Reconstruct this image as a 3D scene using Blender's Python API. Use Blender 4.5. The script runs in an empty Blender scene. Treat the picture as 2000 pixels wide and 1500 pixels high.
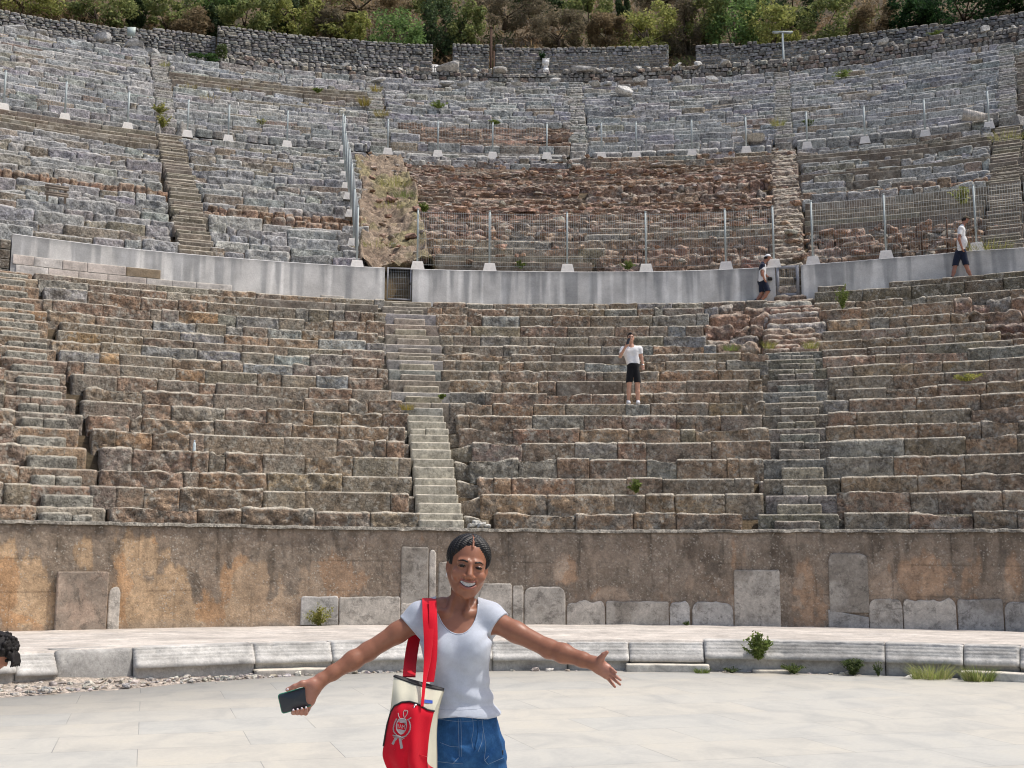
import bpy, math, random
import numpy as np
from mathutils import Vector, Matrix
from mathutils.bvhtree import BVHTree
import openvdb as vdb

R_ = math.radians
sc = bpy.context.scene
COL = sc.collection
# ------------------------------------------------------------------ camera
PITCH, ROLL, FPX, CAMH = R_(8.644), R_(0.2157), 2301.5, 1.5
cam_d = bpy.data.cameras.new('camera')
cam_d.sensor_width = 36.0
cam_d.lens = FPX/2000*36
cam_d.clip_start, cam_d.clip_end = 0.05, 1000
cam = bpy.data.objects.new('camera', cam_d)
COL.objects.link(cam)
cam.matrix_world = Matrix.Translation((0, 0, CAMH)) @ Matrix.Rotation(R_(90)+PITCH, 4, 'X') @ Matrix.Rotation(ROLL, 4, 'Z')
sc.camera = cam
# ------------------------------------------------------------------ sky, sun, exposure
SUN_EL, SUN_AZ = R_(63), R_(92)        # azimuth clockwise from the view direction (+Y)
world = bpy.data.worlds.new('World'); sc.world = world; world.use_nodes = True
wn = world.node_tree.nodes; wl = world.node_tree.links
sky = wn.new('ShaderNodeTexSky'); sky.sky_type = 'NISHITA'; sky.sun_disc = False
sky.sun_elevation = SUN_EL; sky.sun_rotation = SUN_AZ
sky.air_density = 1.0; sky.dust_density = 4.0; sky.ozone_density = .4
wl.new(sky.outputs[0], wn['Background'].inputs[0]); wn['Background'].inputs[1].default_value = 0.142
sun_d = bpy.data.lights.new('sun', 'SUN'); sun_d.energy = 2.65; sun_d.angle = R_(0.55); sun_d.color = (1.0, 0.955, 0.88)
sun = bpy.data.objects.new('sun', sun_d); COL.objects.link(sun)
sun.rotation_euler = Vector((math.cos(SUN_EL)*math.sin(SUN_AZ), math.cos(SUN_EL)*math.cos(SUN_AZ), math.sin(SUN_EL))).to_track_quat('Z', 'Y').to_euler()
sun.location = (30, 0, 60)
sc.view_settings.view_transform = 'Standard'; sc.view_settings.look = 'None'
sc.view_settings.exposure = 0.24; sc.view_settings.gamma = 1.0
sc.cycles.filter_width = 1.1; sc.cycles.use_denoising = True; sc.cycles.max_bounces = 5; sc.cycles.diffuse_bounces = 3
# ------------------------------------------------------------------ noise (numpy)
def _h(x, y, z):
    x = x.astype(np.uint32); y = y.astype(np.uint32); z = z.astype(np.uint32)
    n = x*np.uint32(374761393) + y*np.uint32(668265263) + z*np.uint32(2246822519)
    n = (n ^ (n >> np.uint32(13)))*np.uint32(1274126177)
    n = n ^ (n >> np.uint32(16))
    return n.astype(np.float64)/4294967295.0
def vnoise(p):
    """value noise 0..1, p (N,3)"""
    i = np.floor(p).astype(np.int64); f = p - i; f = f*f*(3-2*f)
    o = 0
    for a in (0, 1):
        wa = f[:, 0] if a else 1-f[:, 0]
        for b in (0, 1):
            wb = f[:, 1] if b else 1-f[:, 1]
            for c in (0, 1):
                wc = f[:, 2] if c else 1-f[:, 2]
                o = o + wa*wb*wc*_h(i[:, 0]+a, i[:, 1]+b, i[:, 2]+c)
    return o
def fbm(p, octv=3, gain=0.5):
    """-1..1"""
    s = 0; a = 1; t = 0
    for k in range(octv):
        s = s + a*(vnoise(p*2**k + 17.3*k)*2-1); t += a; a *= gain
    return s/t
def n1(x, seed=0, octv=2):
    x = np.atleast_1d(np.asarray(x, float))
    return fbm(np.stack([x, np.full_like(x, seed*7.31), np.full_like(x, seed*3.7)], 1), octv)
def sstep(a, b, x):
    t = np.clip((x-a)/(b-a), 0, 1); return t*t*(3-2*t)
# ------------------------------------------------------------------ objects
def empty(name, loc=(0, 0, 0), label=None, cat=None, group=None, kind=None):
    o = bpy.data.objects.new(name, None); COL.objects.link(o); o.location = loc
    o.empty_display_size = .2
    tag(o, label, cat, group, kind); return o
def tag(o, label=None, cat=None, group=None, kind=None):
    if label: o['label'] = label
    if cat: o['category'] = cat
    if group: o['group'] = group
    if kind: o['kind'] = kind
    return o
def wloc(o):
    v = np.zeros(3)
    while o is not None:
        v = v + np.array(o.location); o = o.parent
    return v
def mesh_obj(name, V, F, mat, parent=None, col=None, smooth=True, mats=None, fm=None, loc=None):
    """V (N,3) world coordinates, F list/array of faces; colour attribute per vertex"""
    V = np.asarray(V, float)
    if parent is not None: V = V - wloc(parent)
    if loc is not None: V = V - np.asarray(loc, float)
    me = bpy.data.meshes.new(name)
    if isinstance(F, np.ndarray):
        nf, k = F.shape
        me.vertices.add(len(V)); me.vertices.foreach_set('co', V.astype(np.float32).ravel())
        me.loops.add(nf*k); me.loops.foreach_set('vertex_index', F.astype(np.int32).ravel())
        me.polygons.add(nf); me.polygons.foreach_set('loop_start', np.arange(0, nf*k, k, dtype=np.int32))
        me.update(calc_edges=True)
    else:
        me.from_pydata(V.tolist(), [], F)
    me.validate()
    if col is not None:
        c = np.ones((len(V), 4), np.float32); col = np.asarray(col); c[:, :col.shape[1]] = col
        at = me.color_attributes.new('Col', 'FLOAT_COLOR', 'POINT')
        at.data.foreach_set('color', c.ravel())
    for m in (mats or [mat]): me.materials.append(m)
    if fm is not None: me.polygons.foreach_set('material_index', np.asarray(fm, np.int32))
    if smooth: me.polygons.foreach_set('use_smooth', np.ones(len(me.polygons), bool))
    o = bpy.data.objects.new(name, me); COL.objects.link(o)
    if parent is not None: o.parent = parent
    if loc is not None: o.location = loc
    return o
class MB:
    """collects quads / tris (all padded to quads where the last index may repeat -> stored separately)"""
    def __init__(s): s.V = []; s.Q = []; s.C = []; s.n = 0
    def add(s, V, Q, c=None):
        V = np.asarray(V, float); Q = np.asarray(Q, int)
        s.V.append(V); s.Q.append(Q + s.n); s.n += len(V)
        if c is None: c = (1, 1, 1)
        c = np.asarray(c, float); cc = np.ones((len(V), 4)); cc[:, :c.shape[-1]] = c; s.C.append(cc)
    def grid(s, P, c=None, flip=False, closeu=False):
        """P (nu,nv,3)"""
        nu, nv = P.shape[:2]
        i = np.arange(nu*nv).reshape(nu, nv)
        if closeu: i = np.concatenate([i, i[:1]], 0)
        a, b, d, e = i[:-1, :-1], i[1:, :-1], i[1:, 1:], i[:-1, 1:]
        q = np.stack([a, b, d, e], -1).reshape(-1, 4)
        if flip: q = q[:, ::-1]
        s.add(P.reshape(-1, 3), q, c if c is None or np.ndim(c) < 3 else np.asarray(c).reshape(-1, np.shape(c)[-1]))
    def box(s, c, size, ax=None, col=None):
        """c centre, size full sizes, ax 3x3 rows axes"""
        h = np.array(size)/2
        p = np.array([[x, y, z] for x in (-1, 1) for y in (-1, 1) for z in (-1, 1)])*h
        if ax is not None: p = p @ np.asarray(ax)
        q = [[0, 1, 3, 2], [4, 6, 7, 5], [0, 4, 5, 1], [2, 3, 7, 6], [0, 2, 6, 4], [1, 5, 7, 3]]
        s.add(p + np.array(c), q, col)
    def tube(s, pts, r, k=8, col=None, caps=True):
        pts = np.asarray(pts, float); n = len(pts)
        r = np.broadcast_to(np.asarray(r, float), (n,))
        t = np.gradient(pts, axis=0); t /= np.linalg.norm(t, axis=1, keepdims=True)+1e-12
        up = np.array([0, 0, 1.]) if abs(t[0, 2]) < .9 else np.array([1., 0, 0])
        P = np.zeros((n, k, 3)); u = up
        an = np.linspace(0, 2*np.pi, k, endpoint=False)
        for i in range(n):
            a = np.cross(t[i], u); a /= np.linalg.norm(a)+1e-12; u = np.cross(a, t[i])
            P[i] = pts[i] + r[i]*(np.cos(an)[:, None]*a + np.sin(an)[:, None]*u)
        i = np.arange(n*k).reshape(n, k); j = np.roll(i, -1, 1)
        q = np.stack([i[:-1], j[:-1], j[1:], i[1:]], -1).reshape(-1, 4)
        V = P.reshape(-1, 3); Q = list(map(list, q))
        if caps:
            V = np.concatenate([V, pts[:1], pts[-1:]]); a, b = n*k, n*k+1
            for m in range(0, k, 2):
                Q.append([a, i[0, (m+2) % k], i[0, (m+1) % k], i[0, m]])
                Q.append([b, i[-1, m], i[-1, (m+1) % k], i[-1, (m+2) % k]])
        s.add(V, Q, col)
    def arrays(s): return np.concatenate(s.V), np.concatenate(s.Q), np.concatenate(s.C)
    def build(s, name, mat, parent=None, smooth=True, color=True, loc=None):
        V, Q, C = s.arrays()
        return mesh_obj(name, V, Q, mat, parent, C if color else None, smooth, loc=loc)
# ------------------------------------------------------------------ theatre geometry: every ring is round one centre
CX, CY = 1.397, 5.335
def pol(R, ph, z):
    R, ph, z = np.broadcast_arrays(np.asarray(R, float), np.asarray(ph, float), np.asarray(z, float))
    return np.stack([CX+R*np.sin(ph), CY+R*np.cos(ph), z], -1)
def ray(px, py):
    """direction of a picture point (2000x1500)"""
    x, y = px-1000, py-750
    c, s = math.cos(ROLL), math.sin(ROLL)
    x, y = c*x+s*y, -s*x+c*y
    cp, sp = math.cos(PITCH), math.sin(PITCH)
    return np.array([x/FPX, cp + y/FPX*sp, sp - y/FPX*cp])
def at_y(px, py, Y):
    d = ray(px, py); return np.array([0, 0, CAMH]) + d*(Y/d[1])
def at_R(px, py, R):
    """point on the ring of radius R seen at a picture point (far side)"""
    d = ray(px, py); o = np.array([0-CX, 0-CY])
    a = d[0]**2+d[1]**2; b = o[0]*d[0]+o[1]*d[1]; c = o@o-R*R
    t = (-b+math.sqrt(b*b-a*c))/a
    return np.array([0, 0, CAMH])+d*t
def az(px, R, py=750):
    p = at_R(px, py, R); return math.atan2(p[0]-CX, p[1]-CY)
def zat(px, py, R): return at_R(px, py, R)[2]
def pxpy(P):
    P = np.asarray(P, float)
    X, Y, Z = P[..., 0], P[..., 1], P[..., 2]-CAMH
    d = Y*np.cos(PITCH)+Z*np.sin(PITCH); u = -Y*np.sin(PITCH)+Z*np.cos(PITCH)
    x = FPX*X/d; y = -FPX*u/d
    c, s = np.cos(ROLL), np.sin(ROLL)
    return np.stack([1000+c*x-s*y, 750+s*x+c*y], -1)
# ------------------------------------------------------------------ materials
def _mat(name):
    m = bpy.data.materials.new(name); m.use_nodes = True
    nt = m.node_tree; b = nt.nodes['Principled BSDF']
    return m, nt, b
class NT:
    def __init__(s, nt): s.nt = nt; s.N = nt.nodes; s.L = nt.links
    def n(s, t, **k):
        o = s.N.new(t)
        for a, v in k.items(): setattr(o, a, v)
        return o
    def link(s, a, b): s.L.new(a, b)
    def coord(s, scale=(1, 1, 1), out='Object', rot=(0, 0, 0)):
        t = s.n('ShaderNodeTexCoord'); m = s.n('ShaderNodeMapping')
        m.inputs['Scale'].default_value = scale; m.inputs['Rotation'].default_value = rot
        s.link(t.outputs[out], m.inputs[0]); return m.outputs[0]
    def noise(s, vec, scale, detail=4, rough=.6, dist=0):
        o = s.n('ShaderNodeTexNoise'); o.inputs['Scale'].default_value = scale
        o.inputs['Detail'].default_value = detail; o.inputs['Roughness'].default_value = rough
        o.inputs['Distortion'].default_value = dist
        s.link(vec, o.inputs['Vector']); return o.outputs['Fac']
    def vor(s, vec, scale, feature='F1', out='Distance', rand=1):
        o = s.n('ShaderNodeTexVoronoi', feature=feature); o.inputs['Scale'].default_value = scale
        o.inputs['Randomness'].default_value = rand
        s.link(vec, o.inputs['Vector']); return o.outputs[out]
    def ramp(s, fac, stops, interp='LINEAR'):
        o = s.n('ShaderNodeValToRGB'); o.color_ramp.interpolation = interp
        e = o.color_ramp.elements
        while len(e) < len(stops): e.new(.5)
        for k, (p, c) in enumerate(stops):
            e[k].position = p
            if np.ndim(c) == 0: c = (c, c, c)
            e[k].color = (*c[:3], 1)
        s.link(fac, o.inputs[0]); return o.outputs[0]
    def mix(s, fac, a, b, mode='MIX'):
        o = s.n('ShaderNodeMix', data_type='RGBA', blend_type=mode)
        for v, i in ((fac, 0), (a, 6), (b, 7)):
            if isinstance(v, bpy.types.NodeSocket): s.link(v, o.inputs[i])
            elif i == 0: o.inputs[0].default_value = v
            else: o.inputs[i].default_value = (*v[:3], 1) if np.ndim(v) else (v, v, v, 1)
        return o.outputs[2]
    def math(s, op, a, b=0.0, clamp=False):
        o = s.n('ShaderNodeMath', operation=op, use_clamp=clamp)
        for i, v in enumerate((a, b)):
            if isinstance(v, bpy.types.NodeSocket): s.link(v, o.inputs[i])
            else: o.inputs[i].default_value = v
        return o.outputs[0]
    def bump(s, h, dist, strength=1.0, normal=None):
        o = s.n('ShaderNodeBump'); o.inputs['Distance'].default_value = dist; o.inputs['Strength'].default_value = strength
        s.link(h, o.inputs['Height'])
        if normal is not None: s.link(normal, o.inputs['Normal'])
        return o.outputs[0]
    def attr(s, name='Col'):
        o = s.n('ShaderNodeAttribute'); o.attribute_name = name; return o.outputs['Color']
def simple(name, c, rough=.6, metal=0, nscale=0, namp=.15, bump=0, bscale=200, spec=.5, sss=0):
    m, nt, b = _mat(name); g = NT(nt)
    b.inputs['Roughness'].default_value = rough; b.inputs['Metallic'].default_value = metal
    b.inputs['Specular IOR Level'].default_value = spec
    b.inputs['Base Color'].default_value = (*c, 1)
    if nscale:
        v = g.coord(); f = g.noise(v, nscale, 5)
        g.link(g.mix(1, c, g.ramp(f, [(.25, 1-namp), (.75, 1+namp)]), 'MULTIPLY'), b.inputs['Base Color'])
    if bump:
        v = g.coord(); g.link(g.bump(g.noise(v, bscale, 3), bump), b.inputs['Normal'])
    if sss:
        b.inputs['Subsurface Weight'].default_value = sss; b.inputs['Subsurface Radius'].default_value = (.01, .004, .002)
    return m
def stone_mat(name, lich=.3, dark=.35, bumpd=.02, fine=1.0, lscale=14, rough=.92, lcol=(.56, .53, .46), crust=.45, ccol=(.27, .26, .225), soft=1.0, wcol=(.70, .64, .53), blot=.0):
    """weathered stone: block colour from the mesh, with blotches, pits, pale lichen dots"""
    m, nt, b = _mat(name); g = NT(nt)
    v = g.coord(); c = g.attr()
    big = g.noise(v, 1.5*fine, 5, .65); mid = g.noise(v, 6.5*fine, 6, .75); sm = g.noise(v, 19*fine, 4, .8)
    c = g.mix(1, c, g.ramp(big, [(.3, .72), (.7, 1.26)]), 'MULTIPLY')
    # grey crust patches that run across the joints
    gp = g.ramp(g.noise(v, 2.3*fine, 6, .75, .5), [(.47, 0), (.60, 1)])
    c = g.mix(g.math('MULTIPLY', gp, crust), c, ccol)
    c = g.mix(soft, c, g.ramp(mid, [(.30, .42), (.48, .95), (.70, 1.55)]), 'MULTIPLY')
    c = g.mix(.9*soft, c, g.ramp(sm, [(.32, .38), (.5, .98), (.68, 1.65)]), 'MULTIPLY')
    # dark grime blotches
    dk = g.ramp(g.noise(v, 4.3*fine, 6, .78, .4), [(.52, 0), (.62, 1)])
    c = g.mix(g.math('MULTIPLY', dk, dark), c, (.05, .044, .038))
    # crusts of pale lichen and dark pits with ragged edges
    pb = g.ramp(g.noise(v, 5.2*fine, 7, .8, .8), [(.555, 0), (.60, 1)])
    c = g.mix(g.math('MULTIPLY', pb, blot), c, lcol)
    pd = g.ramp(g.noise(v, 8.5*fine, 6, .8, .6), [(.37, 1), (.43, 0)])
    c = g.mix(g.math('MULTIPLY', pd, blot*1.1), c, (.045, .038, .032))
    # pale lichen
    w = g.n('ShaderNodeVectorMath', operation='ADD')
    nz = g.n('ShaderNodeTexNoise'); nz.inputs['Scale'].default_value = 30; g.link(v, nz.inputs['Vector'])
    sc_ = g.n('ShaderNodeVectorMath', operation='SCALE'); sc_.inputs[3].default_value = .06
    g.link(nz.outputs['Color'], sc_.inputs[0]); g.link(v, w.inputs[0]); g.link(sc_.outputs[0], w.inputs[1])
    lv = g.vor(w.outputs[0], lscale*fine)
    mask = g.ramp(g.noise(v, 2.6*fine, 4, .7), [(.42, 0), (.62, 1)])
    l1 = g.math('MULTIPLY', g.ramp(lv, [(.20, 1), (.34, 0)]), mask)
    c = g.mix(g.math('MULTIPLY', l1, lich), c, lcol)
    # worn edges and treads, sunlit line painted in (alpha of the block colour)
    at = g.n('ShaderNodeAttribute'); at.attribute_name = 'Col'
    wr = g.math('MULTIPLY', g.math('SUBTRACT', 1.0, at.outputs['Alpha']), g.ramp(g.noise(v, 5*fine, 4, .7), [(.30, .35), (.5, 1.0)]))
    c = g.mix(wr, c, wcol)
    g.link(c, b.inputs['Base Color']); b.inputs['Roughness'].default_value = rough
    b.inputs['Specular IOR Level'].default_value = .25
    h = g.math('ADD', g.math('MULTIPLY', mid, 1.0), g.math('MULTIPLY', sm, .5))
    pit = g.ramp(g.vor(w.outputs[0], 13*fine), [(.0, 0), (.35, 1)])
    h = g.math('ADD', h, g.math('MULTIPLY', pit, .35))
    g.link(g.bump(h, bumpd), b.inputs['Normal'])
    return m
M = {}
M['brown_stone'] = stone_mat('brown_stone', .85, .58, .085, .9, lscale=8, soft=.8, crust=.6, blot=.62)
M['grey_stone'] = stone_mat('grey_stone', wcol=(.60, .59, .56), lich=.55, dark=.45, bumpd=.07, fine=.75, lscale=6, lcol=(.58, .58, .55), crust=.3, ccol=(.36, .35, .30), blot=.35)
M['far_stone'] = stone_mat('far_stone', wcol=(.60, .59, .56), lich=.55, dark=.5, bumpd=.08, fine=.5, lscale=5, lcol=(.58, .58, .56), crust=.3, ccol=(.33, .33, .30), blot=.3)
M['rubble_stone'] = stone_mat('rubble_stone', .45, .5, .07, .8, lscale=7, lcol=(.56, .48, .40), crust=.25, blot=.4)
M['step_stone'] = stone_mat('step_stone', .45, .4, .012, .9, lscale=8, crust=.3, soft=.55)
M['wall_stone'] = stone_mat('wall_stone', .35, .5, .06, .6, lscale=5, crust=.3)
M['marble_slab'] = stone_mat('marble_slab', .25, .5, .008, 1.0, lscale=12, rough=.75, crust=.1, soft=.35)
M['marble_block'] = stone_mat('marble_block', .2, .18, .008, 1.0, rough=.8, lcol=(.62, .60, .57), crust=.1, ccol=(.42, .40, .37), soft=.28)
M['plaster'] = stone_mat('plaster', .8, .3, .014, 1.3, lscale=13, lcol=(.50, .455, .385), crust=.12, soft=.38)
M['soil'] = stone_mat('soil', .4, .3, .05, 1.2, crust=.1)
M['concrete_base'] = simple('concrete_base', (.74, .71, .67), .85, nscale=12, namp=.12, bump=.004, bscale=60)
M['steel'] = simple('steel', (.40, .455, .46), .6, 0, nscale=8, namp=.12)
M['steel_wire'] = simple('steel_wire', (.33, .35, .35), .6, 0)
M['gate_steel'] = simple('gate_steel', (.27, .275, .30), .6, 0, nscale=8, namp=.12)
M['rust'] = simple('rust', (.07, .035, .02), .9, nscale=20, namp=.4)
M['dark_steel'] = simple('dark_steel', (.03, .03, .032), .6, .3)
M['wood'] = simple('wood', (.22, .18, .145), .85, nscale=14, namp=.35)
M['sign'] = simple('sign', (.52, .60, .56), .5, nscale=6, namp=.1)
M['white_stone'] = stone_mat('white_stone', .2, .2, .04, 1.0, lcol=(.62, .61, .58), crust=.1, soft=.7)
def concrete_mat():
    m, nt, b = _mat('concrete'); g = NT(nt); v = g.coord()
    c = g.attr()
    c = g.mix(1, c, g.ramp(g.noise(v, 1.3, 6, .65), [(.3, .78), (.7, 1.18)]), 'MULTIPLY')
    c = g.mix(1, c, g.ramp(g.noise(v, 26, 5, .7), [(.25, .86), (.75, 1.12)]), 'MULTIPLY')
    g.link(c, b.inputs['Base Color']); b.inputs['Roughness'].default_value = .85
    g.link(g.bump(g.noise(v, 22, 5), .006), b.inputs['Normal']); return m
M['concrete'] = concrete_mat()
def floor_mat():
    m, nt, b = _mat('orchestra_marble'); g = NT(nt)
    v = g.coord(rot=(0, 0, R_(-17)))
    br = g.n('ShaderNodeTexBrick'); br.offset = .42; br.squash = 1.0
    br.inputs['Scale'].default_value = 1.0; br.inputs['Mortar Size'].default_value = .0035; br.inputs['Mortar Smooth'].default_value = .2
    br.inputs['Brick Width'].default_value = 1.55; br.inputs['Row Height'].default_value = .86; br.inputs['Bias'].default_value = 0
    br.inputs['Color1'].default_value = (0, 0, 0, 1); br.inputs['Color2'].default_value = (1, 1, 1, 1); br.inputs['Mortar'].default_value = (.5, .5, .5, 1)
    g.link(v, br.inputs['Vector'])
    slab = g.mix(br.outputs['Color'], (.53, .505, .445), (.49, .485, .45))
    sv = g.coord((1.3, .9, 1), rot=(0, 0, R_(-17)))
    w1 = g.noise(sv, 1.5, 6, .62, .6)
    c = g.mix(1, slab, g.ramp(w1, [(.3, (.82, .835, .86)), (.55, 1.0), (.75, (1.05, 1.035, 1.0))]), 'MULTIPLY')
    vein = g.ramp(g.noise(sv, 3.4, 8, .7, 1.2), [(.60, 0), (.72, .35), (.8, .5)])
    c = g.mix(vein, c, (.39, .395, .40))
    vn2 = g.ramp(g.noise(g.coord((1.6, 1.0, 1), rot=(0, 0, R_(-8))), 6, 7, .75, 2.0), [(.66, 0), (.74, .5)])
    c = g.mix(vn2, c, (.34, .345, .35))
    c = g.mix(1, c, g.ramp(g.noise(v, 24, 5, .7), [(.3, .95), (.7, 1.05)]), 'MULTIPLY')
    # joints stay open only in places
    jm = g.ramp(g.noise(v, .9, 3), [(.38, .25), (.62, .95)])
    c = g.mix(g.math('MULTIPLY', br.outputs['Fac'], jm), c, (.26, .26, .26))
    spots = g.math('MULTIPLY', g.ramp(g.vor(v, 1.4), [(.02, 1), (.05, 0)]), .5)
    c = g.mix(spots, c, (.33, .32, .30))
    g.link(c, b.inputs['Base Color']); b.inputs['Roughness'].default_value = .62
    b.inputs['Specular IOR Level'].default_value = .3
    g.link(g.bump(g.math('SUBTRACT', g.noise(v, 9, 5), br.outputs['Fac']), .002), b.inputs['Normal'])
    return m
M['floor'] = floor_mat()
def leaf_mat(name, rough=.7, trans=.4):
    m, nt, b = _mat(name); g = NT(nt)
    c = g.attr(); v = g.coord()
    c = g.mix(1, c, g.ramp(g.noise(v, 2.2, 3), [(.3, .7), (.7, 1.3)]), 'MULTIPLY')
    g.link(c, b.inputs['Base Color']); b.inputs['Roughness'].default_value = rough
    b.inputs['Specular IOR Level'].default_value = .2
    t = g.n('ShaderNodeBsdfTranslucent'); g.link(c, t.inputs[0])
    mx = g.n('ShaderNodeMixShader'); mx.inputs[0].default_value = trans
    out = nt.nodes['Material Output']
    g.link(b.outputs[0], mx.inputs[1]); g.link(t.outputs[0], mx.inputs[2]); g.link(mx.outputs[0], out.inputs[0])
    return m
M['leaf'] = leaf_mat('leaf'); M['bark'] = simple('bark', (.09, .065, .045), .95, nscale=20, namp=.4)
def hill_mat():
    m, nt, b = _mat('dry_hill'); g = NT(nt); v = g.coord()
    c = g.ramp(g.noise(v, .5, 7, .7), [(.32, (.06, .055, .03)), (.5, (.16, .115, .065)), (.68, (.24, .175, .10))])
    c = g.mix(1, c, g.ramp(g.noise(v, 7, 6, .8), [(.3, .55), (.7, 1.4)]), 'MULTIPLY')
    g.link(c, b.inputs['Base Color']); b.inputs['Roughness'].default_value = .95
    g.link(g.bump(g.noise(v, 5, 6, .8), .25), b.inputs['Normal']); return m
M['hill'] = hill_mat()
# ------------------------------------------------------------------ stone rows
WORN_SUNLIT = (.68, .63, .535)  # worn pale stone, lightened further to paint sunlit row edges
def stone_block(mb, R, z0, z1, depth, a0, a1, col, res, amp, bev, be, rng, dz=0., rec=0., f=(5.5, 15.), topamp=.5, wear_lit=.9, patch=0, cut=None, strata=0):
    """one dressed or worn block: front face, rounded top edge, top, two end faces"""
    z1 = z1+dz; h = z1-z0
    L = (a1-a0)*R
    nu = max(3, int(L/res)+2)
    be = min(be, L*.33); bev = min(bev, h*.4)
    s = np.linspace(0, L, nu)
    if be > .012: s = np.unique(np.concatenate([s, [be*.12, be*.35, be, L-be, L-be*.35, L-be*.12]]))
    nf = max(3, int(h/res)+1)
    prof = [(0, z0+(h-bev)*k/nf) for k in range(nf+1)]
    prof += [(bev*(1-math.cos(t)), z1-bev+bev*math.sin(t)) for t in (.5, 1.05, 1.5708)]
    prof += [(bev+(depth-bev)*k, z1) for k in (.35, 1.0)]
    pr = np.array(prof); nv = len(pr)
    S, D = np.meshgrid(s, pr[:, 0], indexing='ij'); _, Z = np.meshgrid(s, pr[:, 1], indexing='ij')
    if be > 0:
        t = np.clip(np.minimum(S, L-S)/be, 0, 1); ins = be*(1-np.sqrt(np.clip(1-(1-t)**2, 0, 1)))
    else: ins = 0*S
    front = (np.arange(nv) <= nf+2)[None, :]*1.0
    topm = np.clip((np.arange(nv)-nf+1)/3, 0, 1)[None, :]
    D = D+np.where(front > 0, ins, 0)+rec
    Z = Z-topm*ins*.55
    if cut is not None: Z = Z-topm*cut*h*sstep(.15, 1, (S/L if rng.random() < .5 else 1-S/L))
    o = rng.random(3)*97
    P = np.stack([S.ravel(), D.ravel()*1.0, Z.ravel()], 1)*(np.array([.55, 1, 2.2]) if strata else 1)+o
    n = .62*fbm(P*f[0], 2)+.38*fbm(P*f[1]+9, 2)
    n = n.reshape(S.shape)
    nt_ = fbm(np.stack([S.ravel(), 0*S.ravel(), 0*S.ravel()], 1)*f[0]*.6+o[::-1], 3).reshape(S.shape)
    D = D-amp*n*front*1.4
    Z = Z+topm*amp*topamp*(nt_*1.2+n*.4)
    # end faces: run the outline back into the row
    def capcol(i):
        d = np.maximum(D[i], rec+depth*.55); return S[i], d, Z[i]
    S = np.concatenate([S[:1], S, S[-1:]]); c0, c1 = np.maximum(D[:1], rec+depth*.5), np.maximum(D[-1:], rec+depth*.5)
    D = np.concatenate([c0, D, c1]); Z = np.concatenate([Z[:1]-.004, Z, Z[-1:]-.004])
    n = np.concatenate([n[:1], n, n[-1:]])
    X = pol(R+D, a0+S/R, Z)
    c = np.asarray(col)[None, None, :]*(1+.22*n[..., None])
    if patch:
        Wp = X.reshape(-1, 3)
        pn = fbm(Wp*2.1, 3).reshape(S.shape)+.5*fbm(Wp*9+31, 2).reshape(S.shape)
        pl = patch*sstep(.22, .42, pn)[..., None]; c = c*(1-pl)+np.array((.40, .375, .325))*pl
        dk = patch*.8*sstep(-.20, -.42, pn)[..., None]; c = c*(1-dk)+np.array((.13, .105, .085))*dk
    # worn top edge and tread: paler, with the sun's bright line in the colour
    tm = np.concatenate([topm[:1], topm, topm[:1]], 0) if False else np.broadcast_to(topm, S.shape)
    wv = np.clip(wear_lit*(.85+.9*np.concatenate([nt_[:1], nt_, nt_[-1:]])), 0, .95)*sstep(.30, .62, tm)
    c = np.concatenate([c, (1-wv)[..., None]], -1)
    mb.grid(X, c, flip=True)
def backing(mb, R, z0, z1, depth, a0, a1, col, rng, res=.25, amp=.01):
    L = (a1-a0)*R; nu = max(3, int(L/res)+2)
    a = np.linspace(a0, a1, nu)
    pr = [(0, z0), (0, (z0+z1)/2), (0, z1), (depth, z1)]
    P = np.zeros((nu, 4, 3)); nn = n1(a*R*3, rng.integers(99))
    for k, (d, z) in enumerate(pr): P[:, k] = pol(R+d+amp*nn, a, z+amp*n1(a*R*2, 5+k))
    mb.grid(P, np.asarray(col), flip=True)
def pick(rng, pal):
    w = np.array([p[0] for p in pal], float); i = rng.choice(len(pal), p=w/w.sum())
    c = np.array(pal[i][1])*rng.uniform(.89, 1.11); return c*(1+rng.normal(0, .025, 3))
BROWN = [(4, (0.396, 0.282, 0.198)), (3, (0.420, 0.294, 0.198)), (3, (0.360, 0.270, 0.198)), (.5, (0.456, 0.294, 0.174)), (.8, (0.396, 0.342, 0.276))]
TAN = [(1, (0.328, 0.265, 0.196)), (1, (0.345, 0.287, 0.218)), (1, (0.305, 0.253, 0.196))]

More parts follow.
